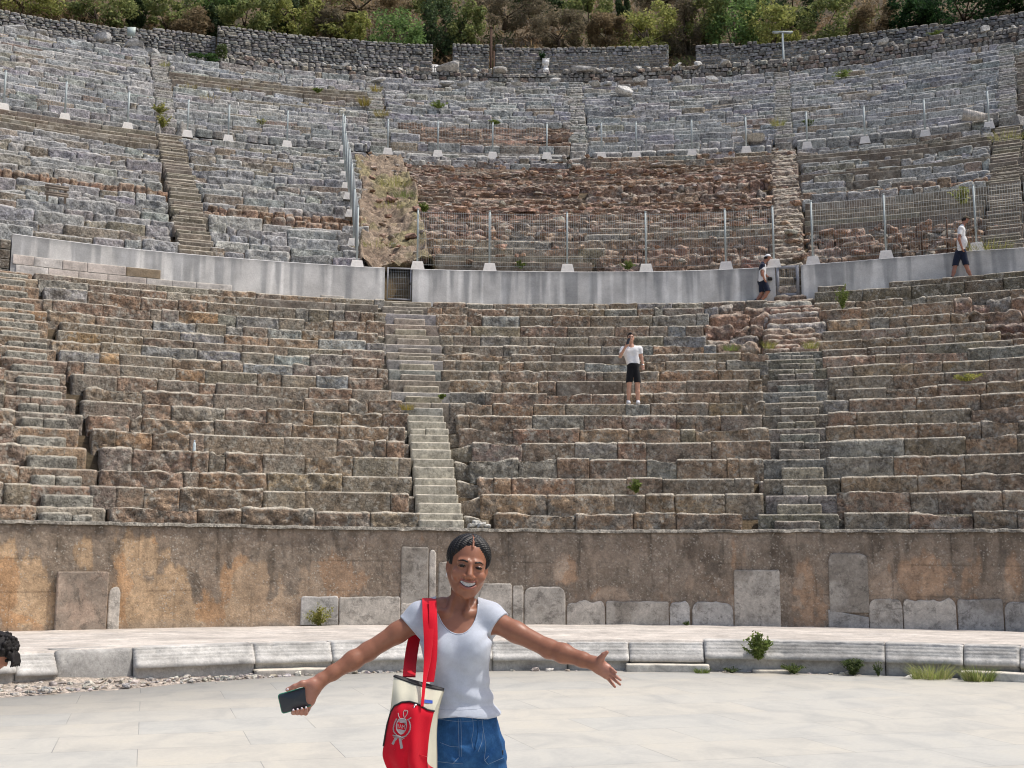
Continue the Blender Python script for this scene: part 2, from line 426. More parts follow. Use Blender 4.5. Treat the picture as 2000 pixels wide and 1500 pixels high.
GREY3 = [(4, (0.400, 0.400, 0.395)), (3, (0.342, 0.346, 0.351)), (2, (0.458, 0.449, 0.430)), (1, (0.371, 0.342, 0.298)), (.05, (.30, .22, .17))]
GREY2 = [(4, (0.395, 0.391, 0.376)), (3, (0.339, 0.339, 0.339)), (2, (0.452, 0.438, 0.414)), (1.6, (0.339, 0.297, 0.244))]
EROD = [(3, (0.390, 0.250, 0.183)), (2, (0.427, 0.299, 0.226)), (1, (0.305, 0.207, 0.159)), (.8, (0.488, 0.366, 0.293))]
ORNG = [(3, (.36, .22, .14)), (2, (.32, .21, .15)), (1, (.43, .29, .20))]
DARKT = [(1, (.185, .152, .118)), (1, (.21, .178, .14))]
ST = dict(
    cong=dict(w=(.6, 1.8), pal=BROWN, amp=.07, bev=.04, be=.05, gap=.007, dz=.025, rec=.03, mort=.22, res=.043),
    congm=dict(w=(.45, 1.5), pal=BROWN+[(3.5, (.41, .41, .40)), (1.5, (.345, .355, .36)), (2, (.36, .34, .30))], amp=.055, bev=.04, be=.05, gap=.007, dz=.03, rec=.03, mort=.40, res=.047),
    congs=dict(w=(.6, 1.7), pal=BROWN[:3]+[(1.2, (.33, .315, .285))], amp=.05, bev=.04, be=.04, gap=.006, dz=.02, rec=.02, mort=.30, res=.047),
    marb=dict(w=(.55, 1.9), pal=GREY2, amp=.06, bev=.05, be=.08, gap=.026, dz=.09, rec=.09, mort=.08, res=.08),
    marb3=dict(w=(.6, 2.1), pal=GREY3, amp=.055, bev=.055, be=.08, gap=.026, dz=.065, rec=.08, mort=.05, res=.11),
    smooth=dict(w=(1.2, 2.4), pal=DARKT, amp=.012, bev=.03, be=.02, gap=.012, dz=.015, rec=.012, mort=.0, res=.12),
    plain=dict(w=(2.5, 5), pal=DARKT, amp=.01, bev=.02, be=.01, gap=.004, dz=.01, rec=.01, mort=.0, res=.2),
    orange=dict(w=(.25, .6), pal=ORNG, amp=.08, bev=.07, be=.10, gap=.03, dz=.08, rec=.08, mort=.0, res=.07),
    rub=dict(w=(.3, 1.6), pal=EROD+[(1.5, (.33, .30, .27))], amp=.15, bev=.10, be=.12, gap=.0, dz=.14, rec=.2, mort=.0, res=.065),
    erod=dict(w=(.9, 4.0), pal=EROD, amp=.17, bev=.06, be=.10, gap=.0, dz=.07, rec=.30, mort=.0, res=.07),
)
MATOF = dict(cong='brown_stone', congm='brown_stone', congs='brown_stone', marb='grey_stone', marb3='far_stone', smooth='step_stone',
             plain='step_stone', orange='rubble_stone', rub='rubble_stone', erod='rubble_stone')
def stone_row(style, R, z0, z1, depth, a0, a1, rng, parent, name='seat_row', segs=None):
    """a whole seat row; segs = optional [(style, a_from, a_to)]"""
    mats = []; V = []; 
    segs = segs or [(style, a0, a1)]
    mb = MB(); fm = []
    for st, b0, b1 in segs:
        s = ST[st]; mk = M[MATOF[st]]
        if mk not in mats: mats.append(mk)
        mi = mats.index(mk)
        k0 = sum(len(q) for q in mb.Q)
        a = b0
        backing(mb, R+.05+s['rec'], z0-.18, z1-.05-s['dz']*.5, depth, b0, b1, pick(rng, TAN)*.8 if st not in ('erod', 'rub', 'orange') else pick(rng, EROD)*.8, rng)
        if st == 'erod':                      # ragged layers of rubble core, two or three to a row
            cuts = [z0-.15]+sorted(z0+(z1-z0)*rng.uniform(.15, .85, 2))+[z1]
            for q in range(3):
                a = b0
                while a < b1-1e-4:
                    e = min(b1, a+rng.uniform(*s['w'])/R)
                    if (b1-e)*R < .4: e = b1
                    if q == 0 or rng.random() > .16:
                        stone_block(mb, R, cuts[q]-.08, cuts[q+1]+.02, depth, a-.04/R, e+.04/R, pick(rng, s['pal']), s['res'], s['amp']*rng.uniform(.6, 1.3), .05, s['be'], rng, dz=rng.normal(0, .04), rec=.10*q+abs(rng.normal(0, .14)), topamp=.55, wear_lit=.5, patch=.4, cut=rng.uniform(.2, .7) if rng.random() < .4 else None, strata=1)
                    a = e
            k1 = sum(len(q) for q in mb.Q); fm += [mi]*(k1-k0); continue
        while a < b1-1e-4:
            w = rng.uniform(*s['w']) if rng.random() > .12 else rng.uniform(.25, .55)
            e = min(b1, a+w/R)
            if (b1-e)*R < .28: e = b1
            g = s['gap']*rng.uniform(.3, 1.4)/R
            if rng.random() < s['mort']:
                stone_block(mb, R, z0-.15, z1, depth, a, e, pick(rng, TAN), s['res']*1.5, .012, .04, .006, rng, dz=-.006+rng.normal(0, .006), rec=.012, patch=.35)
            else:
                big = rng.random() < (.28 if st.startswith('marb') else .12)
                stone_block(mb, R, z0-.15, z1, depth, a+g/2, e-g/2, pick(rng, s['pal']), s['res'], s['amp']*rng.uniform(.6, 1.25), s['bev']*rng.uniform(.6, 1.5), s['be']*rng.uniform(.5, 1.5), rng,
                            dz=rng.normal(0, s['dz']*.6), topamp=.7 if s['amp'] > .04 else .5, rec=abs(rng.normal(0, s['rec']*.5)), wear_lit=.62 if st.startswith('marb') else (.30 if st in ('erod', 'rub', 'orange') else (.5 if st in ('smooth', 'plain') else .95)), patch=0 if st.startswith('marb') else .6, cut=rng.uniform(.2, .5) if big and st != 'smooth' and st != 'plain' else None)
            a = e
        k1 = sum(len(q) for q in mb.Q); fm += [mi]*(k1-k0)
    V, Q, C = mb.arrays()
    return mesh_obj(name, V, Q, None, parent, C, True, mats=mats, fm=fm)
# ------------------------------------------------------------------ the radial stairs (azimuths found from the photograph)
PH = {k: R_(v) for k, v in dict(K=-29.9, L=-20.3, A=-8.98, M=2.16, B=13.38, R=24.69).items()}
A_LO, A_HI = R_(-52), R_(48)
# lower tier: row tops measured at the middle of the picture
_y1 = [1001.5, 965, 934, 896.5, 864, 838, 812.5, 788, 768, 745, 725, 706, 692, 676, 657.5, 637.5, 617, 603, 592.7]
T1 = []
for i, y in enumerate(_y1):
    R = 19.42+i*.662; T1.append((R, zat(1140, y, R)))
Z_POD = 2.2; R_POD = 18.96; R_WALL = 32.06; Z_WB = T1[-1][1]; Z_WT = 10.89
N2 = 22; T2 = [(32.75+i*.79, Z_WT+.08+(i+1)*.4495) for i in range(N2)]
R_D2, Z_D2 = 50.13, 20.86
N3 = 19; T3 = [(51.95+i*.625, 22.0+(i+1)*.452) for i in range(N3)]
_r = np.random.default_rng(5)
T2 = [(R, z+_r.normal(0, .045)) for R, z in T2]; T3 = [(R, z+_r.normal(0, .05)) for R, z in T3]
def prev(T, i, z): return T[i-1][1] if i else z
# ---- ground under everything
def build_ground():
    # orchestra floor
    mb = MB(); a = np.linspace(R_(-180), R_(180), 721)
    rr = np.where(np.abs(a) < R_(115), 11.76, 11.76/np.maximum(.3, np.cos(np.clip(np.abs(a)-R_(115), 0, R_(65)))))
    rr = np.minimum(rr, 34)
    rr = rr-1.0*sstep(az(760, 11.76, 1312), az(-40, 11.76, 1350), a)*(a > R_(-112))*(np.abs(a) < R_(112))
    P = np.stack([pol(rr*t, a, 0) for t in (.02, .35, .7, 1.0)]+[pol(rr, a, -.02)], 1)
    V = mb.grid(P)
    o = mb.build('orchestra_floor', M['floor'], smooth=False, color=False); tag(o, kind='structure')
    # soil strip between the floor and the stone ledge, continuing under it
    mb = MB(); a = np.linspace(R_(-112), R_(112), 900); rr = np.linspace(10.5, 12.6, 40)
    A, RR = np.meshgrid(a, rr, indexing='ij'); lw = sstep(az(760, 11.76, 1312), az(-40, 11.76, 1350), A); z = -.035+(.045+.02)*lw*sstep(10.5, 11.3, RR)+(.02+.015*lw)*fbm(np.stack([A.ravel()*12*3, RR.ravel()*4, 0*A.ravel()], 1), 3).reshape(A.shape)+.05*sstep(11.75, 11.9, RR)*(1-sstep(-.2, .1, A))
    mb.grid(pol(RR, A, z), (.50, .43, .365), flip=True)
    tag(mb.build('soil_strip', M['soil']), kind='structure')
    # hillside below the seats and up behind the theatre
    prof = [(19.25, -1.), (19.3, 1.6), (19.4, 1.95)]+[(R+.35, z-.32) for R, z in T1]+[(32.3, Z_WB-.3), (32.4, 10.6)]+[(R+.4, z-.35) for R, z in T2]
    prof += [(50.2, 20.75), (51.7, 20.78), (51.9, 21.6)]+[(R+.35, z-.35) for R, z in T3]+[(64.2, 30.3), (66.5, 30.55), (67.6, 30.6), (69.3, 30.7), (70.0, 34.2), (74, 37.6), (84, 45.6), (100, 57), (130, 76), (170, 92), (230, 100)]
    pr = np.array(prof); a = np.linspace(R_(-100), R_(100), 420)
    P = np.zeros((len(a), len(pr), 3))
    for k, (R, z) in enumerate(pr):
        if R > 69: z = z+np.clip((R-69)/12, 0, 1)*1.6*n1(a*7, k)
        P[:, k] = pol(R, a, z)
    mb = MB(); mb.grid(P, flip=True)
    tag(mb.build('hillside', M['hill'], color=False), kind='structure')
    # the paved walk between middle and upper tier
    mb = MB(); a = np.linspace(A_LO, A_HI, 200)
    P = np.stack([pol(R, a, z) for R, z in ((50.16, 20.4), (50.16, Z_D2-.02), (50.2, Z_D2), (51.8, Z_D2+.03))], 1)
    mb.grid(P, (.30, .275, .24), flip=True); tag(mb.build('upper_path', M['step_stone']), kind='structure')
    mb = MB()
    P = np.stack([pol(R, a, z) for R, z in ((64.0, 30.3), (67.9, 30.56))], 1)
    mb.grid(P, (.26, .23, .19), flip=True); tag(mb.build('top_path', M['soil']), kind='structure')
build_ground()
# ---- seating wedges
def tier_wedge(label, T, zb, a0f, a1f, stylef, seed, wr, rdepth, segf=None, rows=None):
    am = (a0f(T[0][0], 0)+a1f(T[0][0], 0))/2
    e = empty('seating_wedge', pol(T[0][0], am, zb), label, 'seating', 'seating wedges of the theatre')
    rng = np.random.default_rng(seed)
    for i, (R, z) in enumerate(T):
        if rows is not None and i not in rows: continue
        a0, a1 = a0f(R, i)+rng.normal(0, wr)/R, a1f(R, i)+rng.normal(0, wr)/R
        sg = segf(i, a0, a1) if segf else None
        stone_row(stylef(i), R, prev(T, i, zb), z, rdepth, a0, a1, rng, e, segs=sg)
    return e
def edge(ph, off):                        # edge of a stair gap: off metres from the stair's axis
    return lambda R, i: ph+(off(i) if callable(off) else off)/R
lim = lambda a: (lambda R, i: a)
G1 = .70
tier_wedge('lower tier seating of orange brown blocks cut off by the left edge of the photo', T1, Z_POD, lim(A_LO), edge(PH['K'], -G1), lambda i: 'cong' if i < 12 else 'congm', 11, .10, .75)
tier_wedge('lower tier seating of brown blocks patched with pale marble, left of the cream steps', T1, Z_POD, edge(PH['K'], G1+.05), edge(PH['A'], lambda i: -.36 if i < 8 else -.62),
           lambda i: 'cong' if i < 8 else ('congm' if i < 17 else 'congs'), 12, .12, .75,
           segf=lambda i, a0, a1: [('congm', a0, a0+(a1-a0)*.62), ('smooth', a0+(a1-a0)*.62, a1)] if i == 17 else None)
def seg_ab(i, a0, a1):
    if 13 <= i <= 17:                     # crumbled corner by the right stair
        c = a1-(1.6-.2*abs(i-15.5))/25; return [('congm', a0, c), ('rub', c, a1)]
    if i in (9, 12): return [('congs', a0, a0+(a1-a0)*.35), ('smooth', a0+(a1-a0)*.35, a0+(a1-a0)*.6), ('congs', a0+(a1-a0)*.6, a1)]
tier_wedge('lower tier seating of brown blocks where the man with the phone stands', T1, Z_POD, edge(PH['A'], lambda i: 1.08 if i < 4 else .90), edge(PH['B'], -.78),
           lambda i: 'congs' if i < 11 else 'congm', 13, .12, .75, segf=seg_ab)
def seg_br(i, a0, a1):
    if 13 <= i <= 16:
        c = R_(24.5+.8*(i-13)*-1); return [('congs', a0, c), ('rub', c, min(a1, c+R_(8)))]+([('congs', c+R_(8), a1)] if a1 > c+R_(8) else [])
tier_wedge('lower tier seating of brown blocks beyond the five cream blocks, chalky patch near its top', T1, Z_POD, edge(PH['B'], .80), lim(A_HI),
           lambda i: 'congs', 14, .12, .75, segf=seg_br, rows=range(18))
# ledge stones capping the lower tier on the right
rng = np.random.default_rng(77)
e = empty('stone_ledge', pol(31.3, R_(17), Z_WB), 'broken ledge of flat brown slabs at the foot of the right concrete wall', 'ledge')
aL = az(1590, 31.2, 560)
for k, (dz0, dz1) in enumerate(((-.45, .12), (.10, .30))):
    a = aL+(.0 if k == 0 else .1)/31
    while a < A_HI:
        w = rng.uniform(.7, 1.6)/31
        rise = .02*(a-aL)*31*.6
        if not (k == 1 and rng.random() < .25):
            mb = MB(); stone_block(mb, 31.15+.05*k, Z_WB+dz0, Z_WB+dz1+rise*.35, .9, a+.004/31, a+w-.004/31, pick(rng, [(1, (.19, .16, .12)), (1, (.23, .19, .14))]), .09, .03, .03, .04, rng); mb.build('slab', M['brown_stone'], e)
        a += w
# ---- middle tier
def st2(w):
    def f(i):
        if w == 'LL': return 'smooth' if i >= 18 else ('orange' if i in (8,) else 'marb')
        if w == 'LA': return 'orange' if i in (5, 6) else ('smooth' if i == 21 and 0 else 'marb')
        if w == 'AM': return 'rub' if i in (4, 5, 6) else ('congs' if i in (2, 3) else ('plain' if i < 2 else ('marb' if i >= 20 else 'erod')))
        if w == 'MB': return 'congs' if i in (3, 4, 5) else ('rub' if i < 3 or 10 < i < 15 else ('congm' if i >= 20 else 'erod'))
        if w == 'BR': return 'rub' if i < 4 else ('plain' if i < 9 else ('orange' if i == 10 else ('plain' if i in (14, 18, 19) else 'marb')))
        return 'rub' if i < 4 else ('smooth' if i < 18 else 'marb')
    return f
SG = .62
tier_wedge('middle tier seating of grey blocks left of the straight stair, its top rows plain brown', T2, Z_WT, lim(A_LO), edge(PH['L'], -SG), st2('LL'), 21, .10, .85)
tier_wedge('middle tier seating of rounded grey blocks crossed by a double band of orange rubble', T2, Z_WT, edge(PH['L'], SG), edge(PH['A'], -.95), st2('LA'), 22, .12, .85)
tier_wedge('middle tier bank of crumbling reddish rubble right of the grassy dirt chute', T2, Z_WT, edge(PH['A'], 1.0), edge(PH['M'], -.05), st2('AM'), 23, .25, .95)
tier_wedge('middle tier bank of eroded brown rubble layers behind the capped man', T2, Z_WT, edge(PH['M'], .10), edge(PH['B'], -.6), st2('MB'), 24, .25, .95)
def seg_br2(i, a0, a1):
    if 11 <= i <= 17 and i != 14: m = a0+(a1-a0)*(.25+.12*(i % 3)); return [('marb', a0, m), ('plain', m, m+R_(1.6)), ('marb', m+R_(1.6), a1)]
tier_wedge('middle tier seating of smooth dark rows under grey blocks, above the far right fence', T2, Z_WT, edge(PH['B'], .62), edge(PH['R'], -SG), st2('BR'), 25, .05, .85, segf=seg_br2)
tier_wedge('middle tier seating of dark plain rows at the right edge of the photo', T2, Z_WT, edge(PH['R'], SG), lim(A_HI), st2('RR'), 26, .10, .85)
# ---- upper tier
def st3(w):
    def f(i):
        if w == 'LA': return 'smooth' if i in (11, 12, 13) else 'marb3'
        if w == 'AM': return 'erod' if 1 <= i <= 4 else ('rub' if i == 5 else 'marb3')
        if w == 'MB': return 'marb3'
        if w == 'RR': return 'smooth' if i < 16 else 'marb3'
        return 'marb3'
    return f
def seg_am3(i, a0, a1):
    if 1 <= i <= 5: c = a0+(a1-a0)*(.22-.03*i); return [('marb3', a0, c), ('erod', c, a1)]
tier_wedge('upper tier seating of grey blocks at the far left with a few red stones', T3, 22.0, lim(A_LO), edge(PH['L'], -.5), st3('LL'), 31, .10, .8)
tier_wedge('upper tier seating of grey blocks with a band of plain brown rows and yellow tufts', T3, 22.0, edge(PH['L'], .5), edge(PH['A'], -.45), st3('LA'), 32, .10, .8)
tier_wedge('upper tier seating of grey blocks crumbled to brown earth along its lower rows', T3, 22.0, edge(PH['A'], .5), edge(PH['M'], -.4), st3('AM'), 33, .12, .8, segf=seg_am3)
tier_wedge('upper tier seating of even grey blocks below the long rubble parapet in the middle', T3, 22.0, edge(PH['M'], .45), edge(PH['B'], -.42), st3('MB'), 34, .10, .8)
tier_wedge('upper tier seating of grey blocks rising to the right, a broken column drum on it', T3, 22.0, edge(PH['B'], .45), edge(PH['R'], -.4), st3('BR'), 35, .06, .8)
tier_wedge('upper tier seating of dark rows at the right edge beyond the last stair', T3, 22.0, edge(PH['R'], .5), lim(A_HI), st3('RR'), 36, .10, .8)
# ---- stairs
def stair(label, T, zb, ph, wide, narrow, colf, seed, amp=.012, rows=None, mat='step_stone', only_narrow=lambda i: False, skew=0., rec=.05, fill=0, wear_lit=.55):
    rng = np.random.default_rng(seed)
    e = empty('stone_stair', pol(T[0][0], ph, zb), label, 'stair', 'radial stairs of the theatre')
    run = T[-1][0]-T[-2][0]
    for i, (R, z) in enumerate(T):
        if rows is not None and i not in rows: continue
        zp = prev(T, i, zb); zm = zp+(z-zp)*rng.uniform(.46, .54)
        if fill:
            for x0, x1 in ((-fill+skew, -.48+skew), (.48+skew, fill+skew)):
                mb = MB(); stone_block(mb, R+.12, zp-.2, z-.07, .6, ph+x0/R, ph+x1/R, pick(rng, TAN), .07, .05, .05, .05, rng, cut=.25)
                mb.build('side_stone', M['brown_stone'], e)
        # half step in front of the row
        for half, (r_, a_, b_, w_) in enumerate(((R-run*.48, zp-.2, zm-.01, narrow), (R+rec, zp-.15, z-.03, narrow if only_narrow(i) else wide))):
            mb = MB(); w = w_(i) if callable(w_) else w_
            c = colf(i, half, rng); off = skew+rng.normal(0, .02 if amp < .02 else .06)
            x = -w/2; parts_ = [1.0] if rng.random() < .82 else [rng.uniform(.35, .65)]
            if parts_ != [1.0]: parts_.append(1-parts_[0])
            for q in parts_:
                stone_block(mb, r_, a_, b_+(rng.normal(0, .015) if len(parts_) > 1 else 0), run*.75, ph+(x+off+.004)/r_, ph+(x+off+w*q-.004)/r_, c*rng.uniform(.93, 1.07), .07, amp, .022+amp*.6, .02+amp, rng, wear_lit=wear_lit)
                x += w*q
            mb.build('step', M[mat], e)
    return e
CREAM = lambda r: np.array((.46, .43, .35))*r.uniform(.9, 1.08)
BRN = lambda r: pick(r, [(2, (.28, .245, .195)), (1, (.32, .28, .225)), (1, (.34, .33, .30))])
stair('stair of brown slabs with short mossy grey half steps, leftmost in the lower tier', T1, Z_POD, PH['K'], 1.5, .92, lambda i, h, r: (np.array((.30, .29, .25))*r.uniform(.85, 1.15) if h == 0 else pick(r, BROWN)), 41, .04, wear_lit=.6, mat='brown_stone', skew=-.08)
stair('narrow stair whose lower flight is pale cream stone, behind the woman', T1, Z_POD, PH['A'], lambda i: .92 if i < 7 else 1.62, lambda i: .92, lambda i, h, r: (CREAM(r) if i < 7 else BRN(r)), 42, .012, skew=.17, rec=.02, fill=1.02)
stair('right stair of brown slabs with five cream blocks at its foot', T1, Z_POD, PH['B'], lambda i: 1.62, lambda i: .9, lambda i, h, r: (np.array((.44, .40, .31))*r.uniform(.95, 1.05) if i in (1, 2) and h == 0 or i == 3 and h == 0 else BRN(r)), 43, .02, rows=range(13), fill=.9, mat='brown_stone', skew=.07)
stair('crumbled upper end of the right stair, rough broken steps below the gate', T1, Z_POD, PH['B'], 1.7, 1.5, lambda i, h, r: pick(r, EROD+[(2, (.42, .40, .36))]), 47, .10, rows=range(13, 19), mat='rubble_stone')
mid_c = lambda i, h, r: pick(r, [(1, (.185, .155, .12)), (1, (.215, .185, .145))])
stair('long straight dark stair up the middle tier on the left', T2, Z_WT, PH['L'], 1.15, 1.05, mid_c, 44, .02)
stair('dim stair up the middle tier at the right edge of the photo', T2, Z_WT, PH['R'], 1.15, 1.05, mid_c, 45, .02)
er_c = lambda i, h, r: pick(r, [(1, (.33, .255, .20)), (1, (.39, .32, .26))])
stair('collapsed stair of tumbled stones above the right gate', [(32.3, 10.15), (32.5, 10.45), (32.65, 10.75)]+T2, Z_WB, PH['B'], 1.2, 1.0, er_c, 46, .09, mat='rubble_stone')
stair('rubble steps behind the bars of the left gate', [(32.35, 10.0), (32.6, 10.2), (32.85, 10.4), (33.2, 10.7)], Z_WB, PH['A'], 1.3, 1.0, er_c, 48, .09, mat='rubble_stone')
g_c = lambda i, h, r: pick(r, [(1, (.38, .365, .335)), (1, (.32, .30, .26))])
for k, (s, lab) in enumerate((('L', 'weedy narrow stair up the upper tier between two upright stones'), ('A', 'upper tier stair with yellow tufts beside it, above the dirt chute'), ('M', 'upper tier stair crumbling into brown earth at its foot'),
                              ('B', 'clean narrow upper tier stair right of the middle'), ('R', 'shaded upper tier stair near the right edge'))):
    stair(lab, [(50.95, 21.14), (51.25, 21.42), (51.55, 21.7)]+T3, Z_D2, PH[s], .95, .8, g_c, 50+k, .025 if s != 'M' else .06, mat='far_stone')
# eroded chutes where two stairs of the middle tier have gone: sloping dirt
def chute(label, ph, w0, w1, seed, cols, i0=0, i1=N2-1, depth=.35, bulge=0):
    rng = np.random.default_rng(seed)
    nu, nv = 60, 220
    u = np.linspace(-1, 1, nu); R = np.linspace(T2[i0][0]-.4, T2[i1][0]+.7, nv)
    U, RR = np.meshgrid(u, R, indexing='ij')
    zc = np.interp(RR, [r for r, z in T2], [z for r, z in T2])-depth
    wid = np.interp(RR, [R[0], R[-1]], [w0, w1])*(1+bulge*np.exp(-(((RR-R[0])/(R[-1]-R[0])-.55)/.22)**2))
    off = .25*n1(RR.ravel()*.35, seed).reshape(RR.shape)
    X = U*wid+off
    n = fbm(np.stack([X.ravel()*1.3, RR.ravel()*1.3, np.zeros(X.size)+seed], 1), 4).reshape(X.shape)
    n2 = fbm(np.stack([X.ravel()*4, RR.ravel()*4, np.zeros(X.size)+seed], 1), 3).reshape(X.shape)
    z = zc+.34*n+.20*n2+.22*np.maximum(0, np.sin(RR*7.9+3*n))**3+.35*np.abs(U)**3-.9*sstep(.85, 1., np.abs(U))
    c = np.array(cols[0])+(np.array(cols[1])-np.array(cols[0]))*np.clip(.5+n[..., None]*1.2, 0, 1)
    gs = .6*sstep(.05, .3, fbm(np.stack([X.ravel()*.9, RR.ravel()*.7, np.zeros(X.size)+seed*3], 1), 3).reshape(X.shape))[..., None]; c = c*(1-gs)+np.array((.24, .22, .10))*gs
    mb = MB(); mb.grid(pol(RR, ph+X/RR, z), c, flip=True)
    o = mb.build('dirt_chute', M['soil']); tag(o, kind='structure'); return o
chute('', PH['A'], 1.3, 1.25, 61, ((.25, .185, .135), (.32, .25, .185)), depth=.32)
# ---- podium wall round the orchestra
def build_podium():
    zb_pts = [(35, 1229), (350, 1221), (595, 1218), (900, 1218), (1260, 1222), (1617, 1228), (2000, 1240)]
    pa = np.array([az(x, R_POD, y) for x, y in zb_pts]); pz = np.array([zat(x, y, R_POD) for x, y in zb_pts])
    zt_pts = [(0, 1016), (350, 1023), (600, 1028), (956, 1033), (1150, 1035.5), (1617, 1034.5), (2000, 1034)]
    ta = np.array([az(x, R_POD, y) for x, y in zt_pts]); tz = np.array([zat(x, y, R_POD) for x, y in zt_pts])
    e = empty('podium_wall', pol(R_POD, 0, .27), 'stained curved orchestra wall of brown and ochre plaster behind the woman', 'wall')
    a = np.arange(A_LO, A_HI, .022/R_POD); v = np.linspace(0, 1, 74)
    A, Vv = np.meshgrid(a, v, indexing='ij')
    zb = np.interp(A, pa, pz)-.05; zt = np.interp(A, ta, tz)
    Z = zb+(zt-zb)*Vv
    s = A*R_POD
    P3 = np.stack([s.ravel(), Z.ravel(), 0*s.ravel()], 1)
    fb = lambda kx, kz, sd, o=4: fbm(P3*np.array([kx, kz, 1])+sd, o).reshape(A.shape)
    px = pxpy(pol(R_POD, A, Z))
    X, Y = px[..., 0], px[..., 1]
    # clean rendered plaster, ochre on the left, tan pink on the right
    och = np.clip(sstep(760, 300, X)*1.0, 0, 1)
    base = np.array((.42, .325, .245))*(1-och[..., None])+np.array((.49, .345, .215))*och[..., None]
    base = base*(1+.22*fb(2.0, 1.2, 3)[..., None])
    base = np.where((fb(1.1, .8, 8) > .12)[..., None], base*np.array((1.02, .90, .80)), base)
    # dirt film
    def blob(x, y, rx, ry): return np.exp(-(((X-x)/rx)**2+((Y-y)/ry)**2)**2)
    clean = np.zeros_like(X)
    for b in ((40, 1150, 70, 75), (252, 1100, 26, 75), (300, 1080, 40, 40), (480, 1140, 50, 60), (335, 1150, 35, 60), (655, 1125, 68, 42), (575, 1190, 80, 25), (160, 1075, 25, 40), (20, 1080, 25, 30),
              (1440, 1080, 22, 40), (1800, 1120, 60, 50), (1720, 1150, 40, 35), (1570, 1150, 20, 55), (1100, 1110, 40, 35), (1900, 1100, 25, 60), (1980, 1120, 20, 60), (1190, 1165, 40, 20), (420, 1200, 120, 20)): clean = np.maximum(clean, blob(*b))
    streak = fb(9, .5, 21, 3); lump = fb(2.2, 1.6, 33, 5); fine = fb(14, 10, 5, 3)
    d = (Vv-.46)*1.5+.75*streak*(.4+Vv)+1.1*lump+.40*fine+.30-1.15*clean*(1+.8*lump)+.22*sstep(700, 1100, X)
    dirt = sstep(-.22, .18, d); film = sstep(-.55, .1, d)
    grime = np.array((.265, .215, .168))*(1+.25*fb(6, 6, 44)[..., None])
    c = base*(1-.30*film[..., None])
    c = c*(1-.86*dirt[..., None])+grime*.86*dirt[..., None]
    black = sstep(.12, .34, fb(5, 1.3, 71, 4)+.25*streak-.25+.3*Vv)*dirt*sstep(.1, .5, Vv)
    c = c*(1-.36*black[..., None])
    # pale specks of lichen and lime
    sp = sstep(.40, .52, fb(26, 26, 90, 2))*sstep(-.1, .35, fb(2.5, 2.5, 95, 3)+.3*dirt)*(.25+.75*dirt)
    c = c*(1-.35*sp[..., None])+np.array((.46, .42, .36))*.35*sp[..., None]
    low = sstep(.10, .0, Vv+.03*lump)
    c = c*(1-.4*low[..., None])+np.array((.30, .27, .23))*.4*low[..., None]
    # scored block lines in the render
    for zz in (.36, .66): 
        ln = sstep(.012, .004, np.abs(Vv-zz))*.35*sstep(-.1, .2, fb(1, 1, 6)); c = c*(1-ln[..., None])
    jl = sstep(.018, .006, np.abs(((s+.35*np.floor(Vv*3)) % 1.45)-.7))*.3; c = c*(1-jl[..., None])
    disp = .022*fb(2, 2, 12)+.012*fine*dirt-.02*clean*0
    topr = np.clip((Vv-.95)/.05, 0, 1)
    D = -disp+.05*topr**2-.01; Zt = Z+.02*topr*fb(3, .1, 3)
    mb = MB(); mb.grid(pol(R_POD+D, A, Zt), c, flip=True)
    # cap: pale top edge running back under the first row
    at = a; P = np.zeros((len(at), 4, 3)); ztop = np.interp(at, ta, tz)
    nz = n1(at*R_POD*5, 3, 3)
    for k, (dd, dz) in enumerate(((-.06, -.055), (-.055, -.005), (.0, .012), (.7, .02))): P[:, k] = pol(R_POD+dd+.03*n1(at*R_POD*4, 9+k, 3), at, ztop+dz+.02*nz)
    mb.build('plaster_face', M['plaster'], e)
    m2 = MB(); m2.grid(P, (.37, .34, .29), flip=True); m2.build('coping', M['brown_stone'], e)
    # marble slabs let into the foot of the wall  (left, right, top, bottom in the photograph)
    slabs = [(1619, 1696, 1080, 1193, 'arch', .36), (1618, 1697, 1186, 1230, 'low', .40), (1434, 1524, 1113, 1225, 'rect', .46), (1352, 1432, 1177, 1224, 'arch', .42), (1308, 1347, 1178, 1224, 'rough', .46),
             (1184, 1306, 1175, 1223, 'rect', .40), (1107, 1181, 1175, 1221, 'rough', .50), (1024, 1104, 1147, 1221, 'arch', .40), (1001, 1022, 1145, 1219, 'rect', .48), (926, 999, 1140, 1219, 'rect', .42),
             (856, 880, 1098, 1218, 'rect', .40), (783, 836, 1068, 1175, 'rect', .33), (838, 851, 1075, 1176, 'rough', .48), (662, 781, 1166, 1217, 'rect', .44), (587, 660, 1165, 1217, 'rect', .46), (782, 850, 1178, 1217, 'rect', .44),
             (1698, 1763, 1171, 1229, 'arch', .42), (1765, 1868, 1172, 1232, 'rough', .46), (1871, 1960, 1171, 1235, 'rect', .36), (1963, 2050, 1176, 1240, 'arch', .40), (2052, 2120, 1180, 1244, 'rect', .40),
             (210, 233, 1148, 1226, 'rough', .50), (108, 208, 1117, 1227, 'panel', .36)]
    r = np.random.default_rng(8)
    for (x0, x1, y0, y1, kind, alb) in slabs:
        ym = (y0+y1)/2
        b0, b1 = az(x0, R_POD, ym), az(x1, R_POD, ym); z1_, z0_ = zat((x0+x1)/2, y0, R_POD), zat((x0+x1)/2, y1, R_POD)-.03
        w = (b1-b0)*R_POD; h = z1_-z0_; nu = max(6, int(w/.025)); nv = max(6, int(h/.025))
        u = np.linspace(0, 1, nu)
        rad = {'arch': .15, 'rect': .04, 'rough': .10, 'low': .04, 'panel': .015}[kind]*min(1, 1.0/w)
        rad = min(rad, h*.8, w*.48)
        t = np.clip(np.minimum(u, 1-u)*w/rad, 0, 1)
